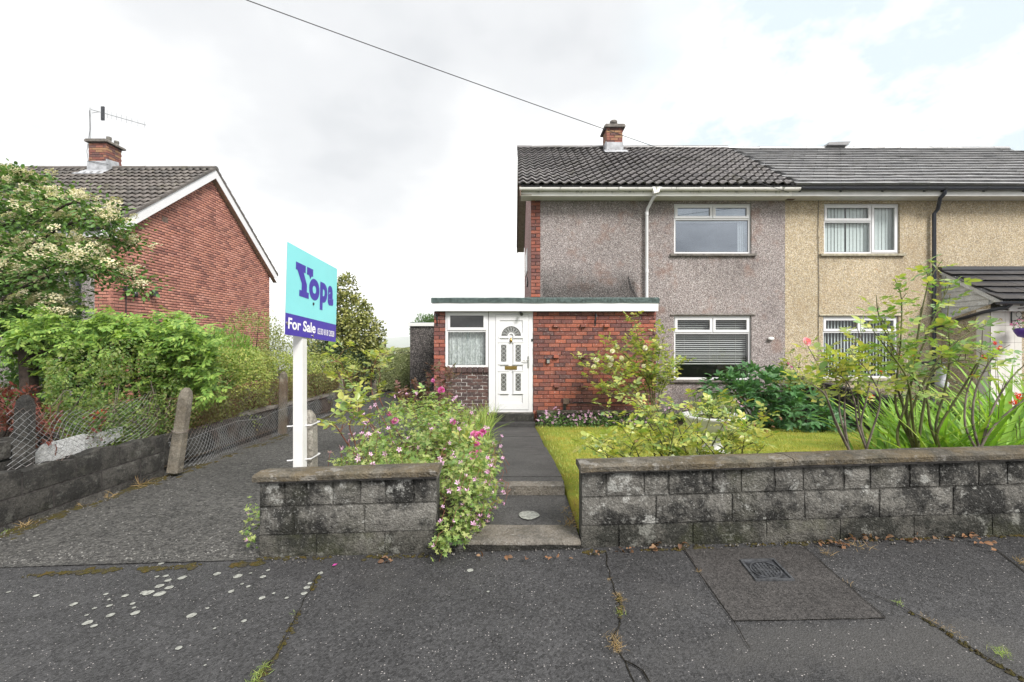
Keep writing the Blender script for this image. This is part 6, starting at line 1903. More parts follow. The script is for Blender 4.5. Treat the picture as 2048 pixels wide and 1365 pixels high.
# ------------------------------------------------------------------ left: flowering tree
def pline(d, pts, dd=0.0): return [P(x, y, d + dd * k / max(1, len(pts) - 1)) for k, (x, y) in enumerate(pts)]
tr = thing('flowering_tree', (-8.4, 7.9, E - 1.5), 'spreading tree with creamy white flower clusters in front of the left house', 'tree')
sprays = [(7.4, [(-120, 430), (-20, 385), (40, 362), (78, 368)]), (7.2, [(-90, 470), (20, 420), (90, 398), (130, 402)]), (7.0, [(-60, 540), (60, 455), (150, 405), (215, 440), (240, 452)]),
          (6.9, [(-40, 560), (80, 480), (170, 440), (235, 480), (264, 496)]), (7.0, [(-60, 580), (60, 510), (150, 490), (205, 520)]), (6.8, [(-40, 600), (70, 545), (150, 520), (205, 540)]),
          (6.7, [(-30, 620), (80, 560), (180, 545), (250, 552), (288, 582)]), (7.1, [(-90, 630), (30, 590), (100, 585), (152, 628)]), (7.3, [(-100, 510), (10, 450), (80, 430), (140, 445)]),
          (7.5, [(-100, 560), (-10, 510), (60, 500), (120, 540)]), (7.2, [(-90, 600), (0, 560), (50, 560), (100, 600)]), (7.6, [(-140, 400), (-60, 370), (0, 355), (30, 352)]), (6.9, [(-80, 650), (20, 620), (90, 610), (130, 640)])]
ms, fl, br = [], [], []
for d, pts in sprays:
    c = spline(pline(d, pts, rnd.uniform(-.4, .3)), 18); br.append(c)
    for sgm in range(len(c)):
        t_ = sgm / (len(c) - 1)
        for _ in range(int(lerp(64, 44, t_))):
            rr = lerp(.30, .10, t_)
            off = NR.normal(size=3) * np.array([rr, rr * 1.2, rr * .62]); p = np.array(c[sgm]) + off
            a = off + rdir() * .12; ms.append(frame(p, a, np.array([0, 0, .9]) + rdir() * .6, NR.uniform(.05, .085)))
        if t_ > .2:
            for _ in range(5):
                rr = lerp(.26, .09, t_); off = NR.normal(size=3) * np.array([rr, rr, rr * .3]); (fl.append(np.array(c[sgm]) + off + np.array([0, -.05, .05 + rr * .25])) if rnd.random() < .68 else None)
for (px, py, d, r, n_) in ((-20, 470, 8.2, (1.1, .7, .8), 1800), (20, 570, 7.9, (.9, .7, .75), 2400), (40, 630, 7.4, (.9, .6, .35), 1300), (-40, 640, 7.4, (.8, .6, .5), 1200)):
    ms += leaf_frames(ell_points(np.array(P(px, py, d)), r, n_, .3, .1, 3), .05, .09, .8, .5, .8)
place_many(tr, 'leaf', leaf_oval(.6, .06, .1), ms, M['leaf_tree'], 0, 'foliage')
flowers(tr, CORYMB, fl, M['bloom_cream'], .06, .105, 'flower_cluster', 300, .5, (0, -.4, .1))
canes_obj(tr, br, .028, .006, M['bark'], 'branch')
b = MB(); b.tube(spline([(-8.4, 7.9, E - 1.5), (-8.3, 7.8, E - .6), (-8.1, 7.7, E + .3), (-8.3, 7.7, E + 1.6)], 10), [.13, .12, .11, .1, .09, .08, .07, .06, .05, .04], 8); build(b, 'trunk', M['bark'], tr)

# bright climber over the pergola
vn = thing('climbing_vine', P(60, 790, 6.3), 'bright green leafy climber spilling over the dark timber pergola', 'climber')
ms, dk = [], []
def vine_top(px): return 640 + 10 * math.sin(px * .045 + 1) + 7 * math.sin(px * .11) + 14 * clamp01((px - 330) / 100) + 22 * clamp01((80 - px) / 70)
for (px0, px1, y0, y1, d, n_) in ((15, 432, 0, 45, 6.1, 700), (60, 432, 40, 100, 6.12, 330), (80, 432, 90, 150, 6.2, 210), (300, 435, 40, 140, 6.05, 190), (100, 420, -14, 20, 6.4, 160)):
    for _ in range(n_):
        px = rnd.uniform(px0, px1); py = vine_top(px) + rnd.uniform(y0, y1); p = P(px, py, d + rnd.gauss(0, .16))
        if y0 > 30 and noise.noise(p * 3.2) < -.16: continue
        a = np.array([rnd.gauss(.0, .75), rnd.gauss(-.5, .4), rnd.gauss(-.22, .35)]); ms.append(frame(p, a, np.array([0, -.4, 1]) + rdir() * .4, rnd.uniform(.16, .29)))
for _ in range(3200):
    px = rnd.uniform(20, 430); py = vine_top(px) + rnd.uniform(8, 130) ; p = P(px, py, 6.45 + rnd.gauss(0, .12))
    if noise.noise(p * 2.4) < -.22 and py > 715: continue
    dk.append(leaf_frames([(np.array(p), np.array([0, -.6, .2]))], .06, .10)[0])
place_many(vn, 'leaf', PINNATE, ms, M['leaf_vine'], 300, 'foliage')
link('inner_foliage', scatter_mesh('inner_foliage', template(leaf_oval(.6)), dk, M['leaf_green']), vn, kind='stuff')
st = [spline([P(x0, 790, 6.2), P(x0 + 20, 740, 6.15), P(x0 + 50, 700, 6.1), P(x0 + 120, 680, 6.2)], 10) for x0 in (60, 150, 240, 320)]
stems_obj(vn, st, .012, .005, M['bark'])

# mixed shrubs between pergola and wire fence
def region(px0, px1, py0, py1, d0, d1, n, fy=None):
    out = []
    while len(out) < n:
        px, py, d = rnd.uniform(px0, px1), rnd.uniform(py0, py1), rnd.uniform(d0, d1)
        p = P(px, py, d)
        if p.x > -4.16: continue
        if py < py0 + (py1 - py0) * (.30 + .75 * noise.noise(Vector((p.x * 2.5, p.y * 3.1, 4.4)))): continue
        if noise.noise(p * 2.6) < -.18: continue
        out.append((np.array(p), rdir()))
    return out
bush('shadowy_shrub', 'dark leafy shrub in the gap left of the pergola upright', 'shrub', [(tuple(P(10, 760, 6.9)), (.75, .5, .55), 1), (tuple(P(90, 770, 7.1)), (.6, .5, .5), .7)], 'leaf_tree', leaf_oval(.5), 1500, .06, .11)
sh = thing('mixed_shrub', (-4.6, 5.2, E - 1.45), 'straggly green shrub with yellowing leaves behind the near chain link', 'shrub')
ms = leaf_frames(region(90, 440, 680, 900, 4.3, 6.0, 8200), .025, .05, .7, .3, .9)
ms += leaf_frames(region(300, 520, 675, 880, 5.2, 7.0, 4600), .025, .05, .7, .3, .9)
link('foliage', scatter_mesh('foliage', template(leaf_simple(.6)), ms, M['leaf_mixed']), sh, kind='stuff')
stems_obj(sh, [spline([(-4.5 + rnd.uniform(-.3, .2), y, E - 1.4), (-4.5 + rnd.uniform(-.3, .3), y + rnd.uniform(-.2, .2), E - .9), (-4.4 + rnd.uniform(-.3, .2), y + rnd.uniform(-.4, .4), E - .45)], 8) for y in [4.0 + .12 * k for k in range(24)]], .008, .003, M['cane_grey'])
sh = thing('red_leaved_shrub', (-4.5, 4.1, E - 1.4), 'low shrub with dark red leaves beside the first fence post', 'shrub')
ms = leaf_frames(region(-60, 75, 770, 860, 4.0, 4.6, 700), .035, .06, .7, .3, .9) + leaf_frames(region(50, 215, 800, 900, 4.0, 4.7, 420), .03, .055, .7, .3, .9)
place_many(sh, 'leaf', leaf_oval(.45), ms, M['leaf_red'], 200, 'foliage')
stems_obj(sh, [spline([(-4.5, 4.1 + .03 * k, E - 1.4), (-4.5 + rnd.uniform(-.3, .3), 4.2, E - .95), (-4.5 + rnd.uniform(-.4, .3), 4.2 + rnd.uniform(-.3, .3), E - .55)], 6) for k in range(9)], .006, .003, M['cane_red'])
# red fuchsia-like flowers among the shrubs
sh = thing('red_flowering_plant', P(205, 825, 4.9), 'small plant with scarlet flowers seen through the near chain link', 'plant')
ms = leaf_frames(region(180, 260, 800, 870, 4.7, 5.0, 160), .03, .05)
place_many(sh, 'leaf', leaf_oval(.5), ms, M['leaf_green'], 160)
flowers(sh, FLOWER5, [np.array(P(x, y, 4.75)) for x, y in ((196, 826), (204, 822), (211, 826), (214, 818), (203, 852), (190, 838))], M['red_petal'], .016, .024, tilt=.3, face=(.6, -1, 0))
# darkness of stems behind the fence: rough stone wall of the neighbour's bed
ns = thing('boundary_wall', (-4.75, 4.0, E - 1.45), 'mossy dark wall end behind the red-leaved shrub at the left edge', 'garden wall')
k = 0
for r in range(4):
    for q_ in range(3):
        build(side_block(3.0 + q_ * .42 + (r % 2) * .15, 3.4 + q_ * .42 + (r % 2) * .15, E - 1.5 + r * .17, E - 1.34 + r * .17, 80 + k, x=-4.36, th=.25), 'block', M['block_drive'], ns); k += 1

# hedge along the fence
hd = thing('privet_hedge', (-4.55, 9, E - 1.5), 'long loose yellow-green privet hedge behind the far stretch of chain link', 'hedge')
up_, lo_ = [], []
def hedge_top(y): return E + lerp(-.02, -.28, clamp01((y - 6.2) / 5)) + .16 * noise.noise(Vector((y * 1.1, 3, 0)))
n_ = 0
while n_ < 27000:
    y = 5.9 + 7.6 * rnd.random() ** 1.5; ht = hedge_top(y); z = E - 1.36 + (ht - E + 1.36) * rnd.random() ** .8
    f = (z - E + 1.3) / (ht - E + 1.3)
    wide = .40 + .22 * noise.noise(Vector((y * 1.3, z * 1.6, 7))) + .10 * math.sin(math.pi * f)
    side = 1 if rnd.random() < .75 else -1
    x = -4.62 + side * wide * rnd.random() ** .35
    if f > .9: x = -4.62 + rnd.uniform(-1, 1) * wide
    if noise.noise(Vector((x * 3, y * 3, z * 3))) < -.22: continue
    p = np.array([x, y, z]); d = np.array([side * .8, -.2, .3])
    m_ = leaf_frames([(p, d)], .03, .055, .6, .5, .8)[0]
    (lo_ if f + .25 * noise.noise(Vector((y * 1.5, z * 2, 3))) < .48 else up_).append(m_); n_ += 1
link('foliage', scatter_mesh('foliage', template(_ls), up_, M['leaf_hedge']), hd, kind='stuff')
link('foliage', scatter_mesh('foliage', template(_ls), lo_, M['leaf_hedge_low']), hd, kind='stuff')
stems_obj(hd, [spline([(-4.62 + rnd.uniform(-.2, .25), y, E - 1.5), (-4.6 + rnd.uniform(-.3, .35), y + rnd.uniform(-.2, .2), E - 1.0), (-4.6 + rnd.uniform(-.35, .4), y + rnd.uniform(-.3, .3), E - .45)], 7) for y in [5.9 + .09 * k for k in range(80)]], .009, .003, M['cane_red'])
# shrubs further back on the left
bush('light_conifer', 'feathery light green conifer between the climber and the pale rounded shrub', 'shrub', [((-4.85, 7.2, E - .45), (.45, .45, .62), 1), ((-4.95, 7.9, E - .35), (.5, .5, .60), 1)], 'leaf_conifer', leaf_simple(.3), 4200, .05, .10, up=.3, out=.8, jit=.5, droop=-.4)
bush('pale_shrub', 'pale yellow-green rounded shrub below the brick gable', 'shrub', [((-5.55, 9.7, E + .02), (.62, .7, .75), 2), ((-5.0, 10.2, E - .25), (.7, .7, .72), 2), ((-6.2, 9.7, E - .4), (.5, .5, .6), 1)], 'leaf_fluffy', leaf_simple(.5), 7500, .035, .07, clump=.12, cs=4)
bush('dark_evergreen', 'dark glossy evergreen shrub under the sale board', 'shrub', [((-4.85, 11.8, E - .55), (.8, .7, .75), 1), ((-4.4, 12.6, E - .75), (.6, .6, .6), 1)], 'leaf_dark', leaf_oval(.55), 3200, .06, .09)
hl = [((-5.05, 13.8, E + 1.55), (.42, .42, .60), 1.0), ((-5.0, 13.8, E + .95), (.75, .75, .65), 2.2), ((-4.75, 13.6, E + .35), (.95, .9, .75), 3.2), ((-5.5, 13.8, E + .3), (.9, .9, .8), 2.4), ((-4.6, 13.3, E - .35), (.95, .9, .7), 2.6), ((-4.35, 13.4, E + .25), (.55, .6, .6), 1.2)]
bush('evergreen_tree', 'tall bushy yellow-green evergreen rising behind the sale board', 'tree', hl, 'leaf_holly', leaf_oval(.6, .1), 9500, .07, .12, clump=.08, cs=2.6, stems=10, base=(-5.0, 13.8, E - 1.6))
# clipped hedge closing the drive, shrub over the garage
hg = thing('clipped_hedge', (-3.9, 15.4, E - 1.5), 'clipped flat-topped hedge at the end of the drive beside the garage', 'hedge')
ms = []
for _ in range(15000):
    s = rnd.random(); x = rnd.uniform(-5.0, -2.72); zt = E - .12 - .02 * (x + 5)
    if s < .72: p = (x, 15.0 + .10 * noise.noise(Vector((x * 4, rnd.random() * 4, 1))), rnd.uniform(E - 1.5, zt)); d = np.array([0, -1, .2])
    else: p = (x, rnd.uniform(15.0, 15.9), zt + .05 * noise.noise(Vector((x * 3, 2, 2)))); d = np.array([0, -.2, 1])
    ms.append(leaf_frames([(np.array(p), d)], .035, .06, .4, .6, .8)[0])
link('foliage', scatter_mesh('foliage', template(_ls), ms, M['leaf_far']), hg, kind='stuff')
b = MB(); b.box(-4.95, -2.75, 15.35, 15.8, E - 1.6, E - .3); build(b, 'inner_growth', M['leaf_far'], hg)
bush('feathery_shrub', 'green feathery shrub rising behind the garage roof', 'shrub', [((-3.25, 17.4, E + .55), (.62, .6, .62), 1), ((-2.75, 17.4, E + .50), (.6, .6, .60), 1)], 'leaf_green', leaf_simple(.3), 5200, .06, .12, up=.2, out=.9, jit=.4, droop=-.5)

# ------------------------------------------------------------------ bed between drive and path
gm = thing('cranesbill', (-1.0, 4.8, garden_z(4.8)), 'big mound of light green cranesbill with lilac pink flowers left of the path', 'plant', None)
gell = [((-1.02, 5.0, E - 1.05), (.62, 1.15, .50), 4), ((-.62, 4.3, E - 1.15), (.50, .75, .36), 2.4), ((-1.22, 3.95, E - 1.14), (.36, .6, .34), 2), ((-.95, 6.4, E - 1.25), (.55, .95, .42), 1.6), ((-.75, 3.5, E - 1.05), (.42, .3, .20), 1.1), ((-.45, 5.2, E - 1.25), (.32, .8, .28), 1.0)]
ms = []; fp = []
tot = sum(e[2] for e in gell)
for k, (c, r, w_) in enumerate(gell):
    pts = ell_points(c, r, int(8200 * w_ / tot), .40, .10, 4.2, seed=k, zmin=E - 1.42)
    ms += leaf_frames(pts, .024, .062, .8, .5, .7)
    for p, d in ell_points(c, tuple(q * 1.10 for q in r), int(130 * w_ / tot), .97, .0, seed=k + 20, zmin=c[2] - .05):
        fp.append(p + np.array([0, 0, .03]))
place_many(gm, 'leaf', GERANIUM_LEAF, ms, M['leaf_geranium'], 300, 'foliage')
flowers(gm, FLOWER5, fp, M['lilac'], .017, .026, 'flower', 230, .7, (.1, -.5, .2))
st = []
for p in fp[::1]:
    q = Vector(p); st.append([q, q + Vector((rnd.uniform(-.05, .05), rnd.uniform(-.05, .05), -.12)), q + Vector((rnd.uniform(-.1, .1), rnd.uniform(-.1, .1), -.3))])
stems_obj(gm, st, .002, .0025, M['cane_red'])
sp = thing('cranesbill', (-.32, 3.15, E - 1.2), 'cranesbill with pink flowers spilling over the step beside the wall end', 'plant')
sell = [((-.30, 3.28, E - .93), (.25, .30, .20), 3), ((-.30, 3.06, E - 1.05), (.18, .20, .22), 2.4), ((-.36, 2.90, E - 1.18), (.12, .10, .16), 1.2), ((-.45, 2.80, E - 1.27), (.055, .05, .09), .35), ((-.25, 3.25, E - 1.05), (.19, .28, .18), 1.6)]
ms = []; fp = []; tot = sum(e[2] for e in sell)
for k, (c, r, w_) in enumerate(sell):
    ms += leaf_frames(ell_points(c, r, int(1300 * w_ / tot), .35, .05, 7, seed=k + 40), .028, .052, .7, .5, .7)
    for p, d in ell_points(c, tuple(q * 1.12 for q in r), int(70 * w_ / tot), .95, .0, seed=k + 60): fp.append(p)
place_many(sp, 'leaf', GERANIUM_LEAF, ms, M['leaf_geranium'], 300, 'foliage')
flowers(sp, FUNNEL, fp, M['lilac'], .013, .020, 'flower', 110, .9, (.1, -.6, .1))
stems_obj(sp, [[Vector(p), Vector(p) + Vector((.02, .04, .06)), Vector(p) + Vector((rnd.uniform(-.06, .06), .15, .05))] for p in fp] , .0015, .002, M['cane_red'])
wd = thing('cranesbill', (-1.67, 2.98, E - 1.3), 'small cranesbill sprig growing at the drive end of the short wall', 'plant')
ms = leaf_frames(ell_points((-1.70, 2.99, E - 1.18), (.07, .07, .17), 60, .2), .025, .045)
place_many(wd, 'leaf', GERANIUM_LEAF, ms, M['leaf_geranium'], 60)
flowers(wd, FUNNEL, [(-1.71, 2.94, E - 1.10), (-1.70, 2.93, E - 1.26)], M['lilac'], .014, .018)
# pink roses in the bed
def rose_bush(name, label, canes, leafmat, lsz, spacing, shoots, blooms, bloom_mat, bsz, cat='rose bush', canemat='cane', r0=.009, r1=.003, t0=.3, shl=(.12, .28), nparts=300, group=None, base=None, hips=(), rise=.5):
    o = thing(name, base or canes[0][0], label, cat, group)
    sc = [spline(c, 18) for c in canes]; allc = list(sc); sh_ = []
    for c in sc: sh_ += sprout(c, shoots, *shl, t0=t0, rise=rise)
    ms = []
    for c in sc: ms += cane_frames(c, t0, spacing, *lsz)
    for c in sh_: ms += cane_frames(c, .15, spacing * .8, *lsz)
    place_many(o, 'leaf', ROSE_LEAF, ms, M[leafmat], nparts, 'foliage')
    canes_obj(o, sc, r0, r1, M[canemat]); stems_obj(o, sh_, r1 * 1.1, .0015, M[canemat], 'shoot')
    if blooms: flowers(o, ROSE, [np.array(p) for p in blooms], M[bloom_mat], *bsz, 'flower', tilt=.4, face=(.0, -.9, .2))
    if len(hips): flowers(o, CORYMB, [np.array(p) for p in hips], M['faded'], .012, .02, 'faded_flower', tilt=.4)
    return o
rose_bush('rose_bush', 'rose bush with large magenta pink blooms among the cranesbill', [
    [(-.95, 5.2, E - 1.35), (-1.0, 5.15, E - 1.0), P(791, 843, 5.0)], [(-.95, 5.2, E - 1.35), (-1.05, 5.3, E - .9), P(782, 826, 5.2)], [(-.6, 4.5, E - 1.3), (-.5, 4.5, E - 1.1), P(955, 868, 4.5)], [(-.6, 4.5, E - 1.3), (-.6, 4.5, E - 1.1), P(905, 843, 4.8)],
    [(-.5, 4.2, E - 1.3), (-.42, 4.2, E - 1.2), P(952, 893, 4.3)], [(-.9, 5.4, E - 1.4), (-.8, 5.5, E - .9), P(860, 790, 5.6)], [(-.8, 4.8, E - 1.3), (-.7, 4.7, E - .95), P(905, 815, 5.0)]],
    'leaf_rose_dark', (.11, .17), .05, 5, [P(791, 843, 4.85), P(783, 828, 5.05), P(949, 870, 4.4), P(966, 866, 4.4), P(958, 872, 4.36), P(955, 893, 4.2), P(946, 913, 4.1), P(906, 846, 4.7), P(958, 905, 4.15)], 'pink', (.035, .055))
rose_bush('rose_bush', 'bronze-leaved rose with two pink blooms in front of the porch window', [
    [(-1.05, 7.0, garden_z(7)), (-1.08, 6.9, E - .85), P(880, 735, 6.8)], [(-1.05, 7.0, garden_z(7)), (-1.1, 7.0, E - .9), P(905, 745, 6.9)], [(-1.1, 7.0, garden_z(7)), (-1.3, 7.0, E - .9), P(860, 760, 6.8)], [(-1.1, 7.0, garden_z(7)), (-1.6, 7.1, E - 1.0), P(795, 775, 6.9)], [(-1.1, 7.0, garden_z(7)), (-1.5, 7.1, E - 1.0), P(830, 770, 6.9)]],
    'leaf_rose_red', (.13, .2), .05, 7, [P(869, 761, 6.6), P(882, 781, 6.5)], 'pink', (.05, .065), canemat='cane_red')
rose_bush('bramble', 'tall arching canes with pale green leaves between the drive and the bed', [
    [(-1.45, 6.0, E - 1.45), P(700, 800, 5.9), P(684, 730, 5.7), P(660, 725, 5.6)], [(-1.45, 6.0, E - 1.45), P(745, 790, 6.1), P(752, 720, 6.0), P(775, 705, 6.0)], [(-1.5, 5.8, E - 1.45), P(720, 820, 5.8), P(700, 760, 5.6), P(668, 760, 5.5)], [(-1.4, 6.2, E - 1.45), P(760, 800, 6.2), P(760, 745, 6.2), P(740, 718, 6.1)],
    [(-1.4, 4.6, E - 1.4), P(690, 880, 4.5), P(668, 850, 4.4), P(650, 860, 4.3)], [(-1.4, 4.6, E - 1.4), P(700, 860, 4.6), P(712, 830, 4.6), P(690, 822, 4.6)]],
    'leaf_rose', (.16, .25), .07, 4, [], None, (0, 0), cat='bramble', canemat='cane_red', shl=(.15, .3))
# long grass by the path
gt = thing('grass_tuft', (-.55, 7.4, garden_z(7.4)), 'tuft of tall light green grass beside the path near the door', 'grass')
bl = blade_leaf(.022, .45); ms = []
for _ in range(420):
    x, y = rnd.gauss(-.56, .12), rnd.uniform(6.4, 8.9); a = np.array([rnd.gauss(.12, .28), rnd.gauss(0, .25), 1.0]); ms.append(frame((min(x, -.40), y, garden_z(y)), a, np.array([rnd.gauss(0, 1), rnd.gauss(0, 1), .3]), rnd.uniform(.25, .55)))
place_many(gt, 'blade', bl, ms, M['grass_tall'], 0, 'blades')
gt = thing('grass_tuft', (-.36, 5.0, garden_z(5)), 'fringe of pale seeding grass leaning over the left edge of the path', 'grass')
ms = []
for _ in range(420):
    y = rnd.uniform(4.0, 6.6); x = rnd.gauss(-.44, .05); a = np.array([rnd.gauss(.35, .35), rnd.gauss(-.1, .3), .8]); ms.append(frame((x, y, garden_z(y)), a, np.array([rnd.gauss(0, 1), rnd.gauss(0, 1), .3]), rnd.uniform(.12, .34)))
place_many(gt, 'blade', bl, ms, M['grass_tall'], 0, 'blades')

# ------------------------------------------------------------------ lawn side
bf = thing('bellflower_border', (1.5, 9.1, garden_z(9)), 'low border of lilac flowers along the foot of the porch brickwork', 'flower border')
ms = []; fp = []
for k in range(11):
    c = (.66 + .19 * k, 9.05 + .05 * math.sin(k * 2), E - 1.57); r = (.20, .22, .20 + .05 * math.sin(k * 1.7))
    ms += leaf_frames(ell_points(c, r, 210, .4, .0, seed=k, zmin=E - 1.66), .03, .055, .6, .5, .7)
    fp += [p + np.array([0, 0, .02]) for p, d in ell_points(c, tuple(q * 1.12 for q in r), 15, .96, seed=k + 5, zmin=E - 1.58)]
place_many(bf, 'leaf', leaf_simple(.6), ms, M['leaf_green'], 0, 'foliage')
flowers(bf, FLOWER5, fp, M['lilac'], .020, .032, 'flower', 170, .5, (0, -.6, .2))
bf = thing('bellflower_border', (3.7, 9.6, garden_z(9.4)), 'thin border of lilac flowers under the ground floor window', 'flower border')
ms = []; fp = []
for k in range(10):
    c = (3.0 + .16 * k, 9.7, E - 1.55); r = (.17, .2, .22)
    ms += leaf_frames(ell_points(c, r, 130, .4, .0, seed=k, zmin=E - 1.66), .03, .055)
    fp += [p for p, d in ell_points(c, tuple(q * 1.15 for q in r), 9, .96, seed=k + 5, zmin=E - 1.58)]
place_many(bf, 'leaf', leaf_simple(.6), ms, M['leaf_green'], 0, 'foliage')
flowers(bf, FLOWER5, fp, M['lilac'], .020, .030, 'flower', 90, .5, (0, -.6, .2))
D_ = 8.6
rose_bush('climbing_rose', 'tall white-flowered rose against the porch brickwork', [
    [P(1308, 850, D_), P(1302, 760, D_), P(1280, 690, D_), P(1266, 628, D_)], [P(1308, 850, D_), P(1310, 770, D_), P(1318, 710, D_), P(1334, 655, D_)], [P(1306, 850, D_), P(1285, 770, D_), P(1235, 735, D_ - .2), P(1172, 758, D_ - .3)], [P(1306, 850, D_), P(1270, 780, D_), P(1210, 745, D_), P(1180, 735, D_)],
    [P(1306, 850, D_), P(1296, 770, D_), P(1250, 710, D_), P(1225, 690, D_ + .2)], [P(1308, 850, D_), P(1325, 780, D_), P(1345, 740, D_), P(1362, 722, D_)], [P(1306, 850, D_), P(1290, 800, D_), P(1220, 790, D_), P(1190, 775, D_)], [P(1306, 850, D_), P(1300, 780, D_), P(1290, 730, D_), P(1300, 695, D_)], [P(1308, 850, D_), P(1318, 790, D_), P(1330, 750, D_), P(1330, 700, D_)]],
    'leaf_rose', (.15, .24), .075, 12, [P(1221, 731, 8.3), P(1193, 721, 8.3), P(1187, 733, 8.3), P(1222, 718, 8.3), P(1244, 716, 8.3), P(1320, 697, 8.3), P(1290, 696, 8.3), P(1288, 733, 8.3), P(1225, 703, 8.3), P(1216, 716, 8.3)], 'white_petal', (.045, .07), cat='climbing rose', r0=.014, shl=(.2, .5))
# the rose hedge just behind the long wall
D_ = 3.62
gz_ = lambda y: garden_z(y)
def fan(bx, tips, d=D_, by=945):
    out = []
    for tx, ty, dd in tips:
        a = P(bx + rnd.uniform(-12, 12), by, d); z0 = garden_z(d); a.z = z0
        e = P(tx, ty, d + dd); m_ = a.lerp(e, .5) + Vector((rnd.uniform(-.03, .03), 0, .08)); out.append([a, m_, e])
    return out
rose_bush('rose_bush', 'sprawling yellow-green rose with faded blooms right behind the long front wall', 
    fan(1385, [(1185, 800, .3), (1215, 755, .4), (1250, 770, .2), (1300, 790, .3), (1340, 800, .1), (1390, 780, .4), (1440, 790, .3), (1480, 800, .2), (1540, 820, .3), (1545, 870, .1), (1500, 850, 0)]) +
    fan(1310, [(1180, 870, -.1), (1200, 905, -.2), (1240, 850, 0), (1290, 830, .1), (1350, 850, -.1), (1400, 830, .1)]) +
    fan(1480, [(1440, 840, .1), (1490, 870, -.1), (1530, 890, -.1), (1395, 870, -.15)]) + fan(1250, [(1170, 890, 0), (1190, 880, .1), (1270, 880, -.1)]),
    'leaf_rose', (.10, .165), .056, 5, [], None, (0, 0), hips=[P(1560 + rnd.uniform(-40, 5), rnd.uniform(800, 870), 3.6) for _ in range(7)] + [P(rnd.uniform(1200, 1530), rnd.uniform(790, 900), 3.5) for _ in range(14)], shl=(.08, .2), r0=.008, r1=.0025, t0=.22)
# fallen over the coping
# white urn
ur = thing('garden_urn', P(1426, 870, 5.6), 'wide white stone urn on the lawn behind the sprawling rose', 'urn')
uz = garden_z(5.6); uc = (P(1426, 870, 5.6).x, 5.6, uz); H_ = (E - (830 - 690) / F * 5.6) - uz
b = MB(); b.lathe([(.20, 0), (.20, .05), (.15, .08), (.09, .14), (.08, H_ * .42), (.12, H_ * .50), (.24, H_ * .60), (.315, H_ * .78), (.335, H_ * .90), (.36, H_ * .94), (.36, H_), (.33, H_), (.31, H_ * .93)], uc, 28); build(b, 'bowl', M['paint_white'], ur)
b = MB(); b.lathe([(.31, H_ * .90), (.2, H_ * .96), (.02, H_)], uc, 18); build(b, 'soil', M['soil'], ur)
up_l = thing('urn_planting', (uc[0], uc[1], uz + H_), 'thin grassy stems and trailing leaves growing in the white urn', 'plant')
ms = []
for _ in range(260):
    a = rnd.uniform(0, 6.283); r = .28 * math.sqrt(rnd.random()); dd = np.array([math.cos(a) * r * 1.6, math.sin(a) * r * 1.6, .6 + rnd.random() * .4]); ms.append(frame((uc[0] + r * math.cos(a), uc[1] + r * math.sin(a), uz + H_ * .97), dd, np.array([math.cos(a), math.sin(a), .5]) + rdir() * .3, rnd.uniform(.14, .30)))
place_many(up_l, 'blade', blade_leaf(.03, .5), ms, M['leaf_mixed'], 0, 'foliage')
flowers(up_l, FLOWER5, [(uc[0] + rnd.uniform(-.3, .3), uc[1] + rnd.uniform(-.25, .1), uz + H_ + rnd.uniform(.05, .2)) for _ in range(12)], M['lilac'], .018, .025)
# dark leafy shrub under the window
an = [((4.55, 8.9, E - 1.15), (.75, .5, .52), 3), ((5.15, 8.8, E - .95), (.55, .5, .50), 2.4), ((5.35, 8.4, E - 1.25), (.60, .5, .40), 2), ((4.3, 9.3, E - .95), (.5, .4, .40), 1.2), ((5.85, 8.4, E - 1.40), (.4, .4, .28), 1.0), ((4.9, 9.3, E - .72), (.5, .4, .35), 1.2)]
bush('anemone_shrub', 'broad mound of deep green lobed leaves under the ground floor window', 'shrub', an, 'leaf_anemone', ANEMONE_LEAF, 1050, .10, .17, up=.55, out=.9, jit=.35, droop=.35, nparts=300, base=(4.9, 8.9, garden_z(8.9)), stem_mat='cane', stems=14, clump=-.1, zmin=E - 1.66)
rose_bush('thin_shrub', 'thin small-leaved shrub at the join of the two houses', [
    [P(1585, 815, 9.2), P(1580, 770, 9.2), P(1560, 720, 9.2)], [P(1585, 815, 9.2), P(1590, 760, 9.2), P(1580, 705, 9.3)], [P(1590, 815, 9.2), P(1605, 770, 9.1), P(1625, 740, 9.0)], [P(1590, 815, 9.2), P(1600, 780, 9.0), P(1640, 770, 8.8)], [P(1590, 815, 9.2), P(1575, 780, 9.1), P(1545, 760, 9.0)], [P(1588, 815, 9.2), P(1592, 760, 9.2), P(1602, 712, 9.2)]],
    'leaf_rose', (.11, .17), .06, 8, [P(1575, 728, 9.0), P(1582, 735, 9.0)], 'pink', (.03, .04), cat='shrub')
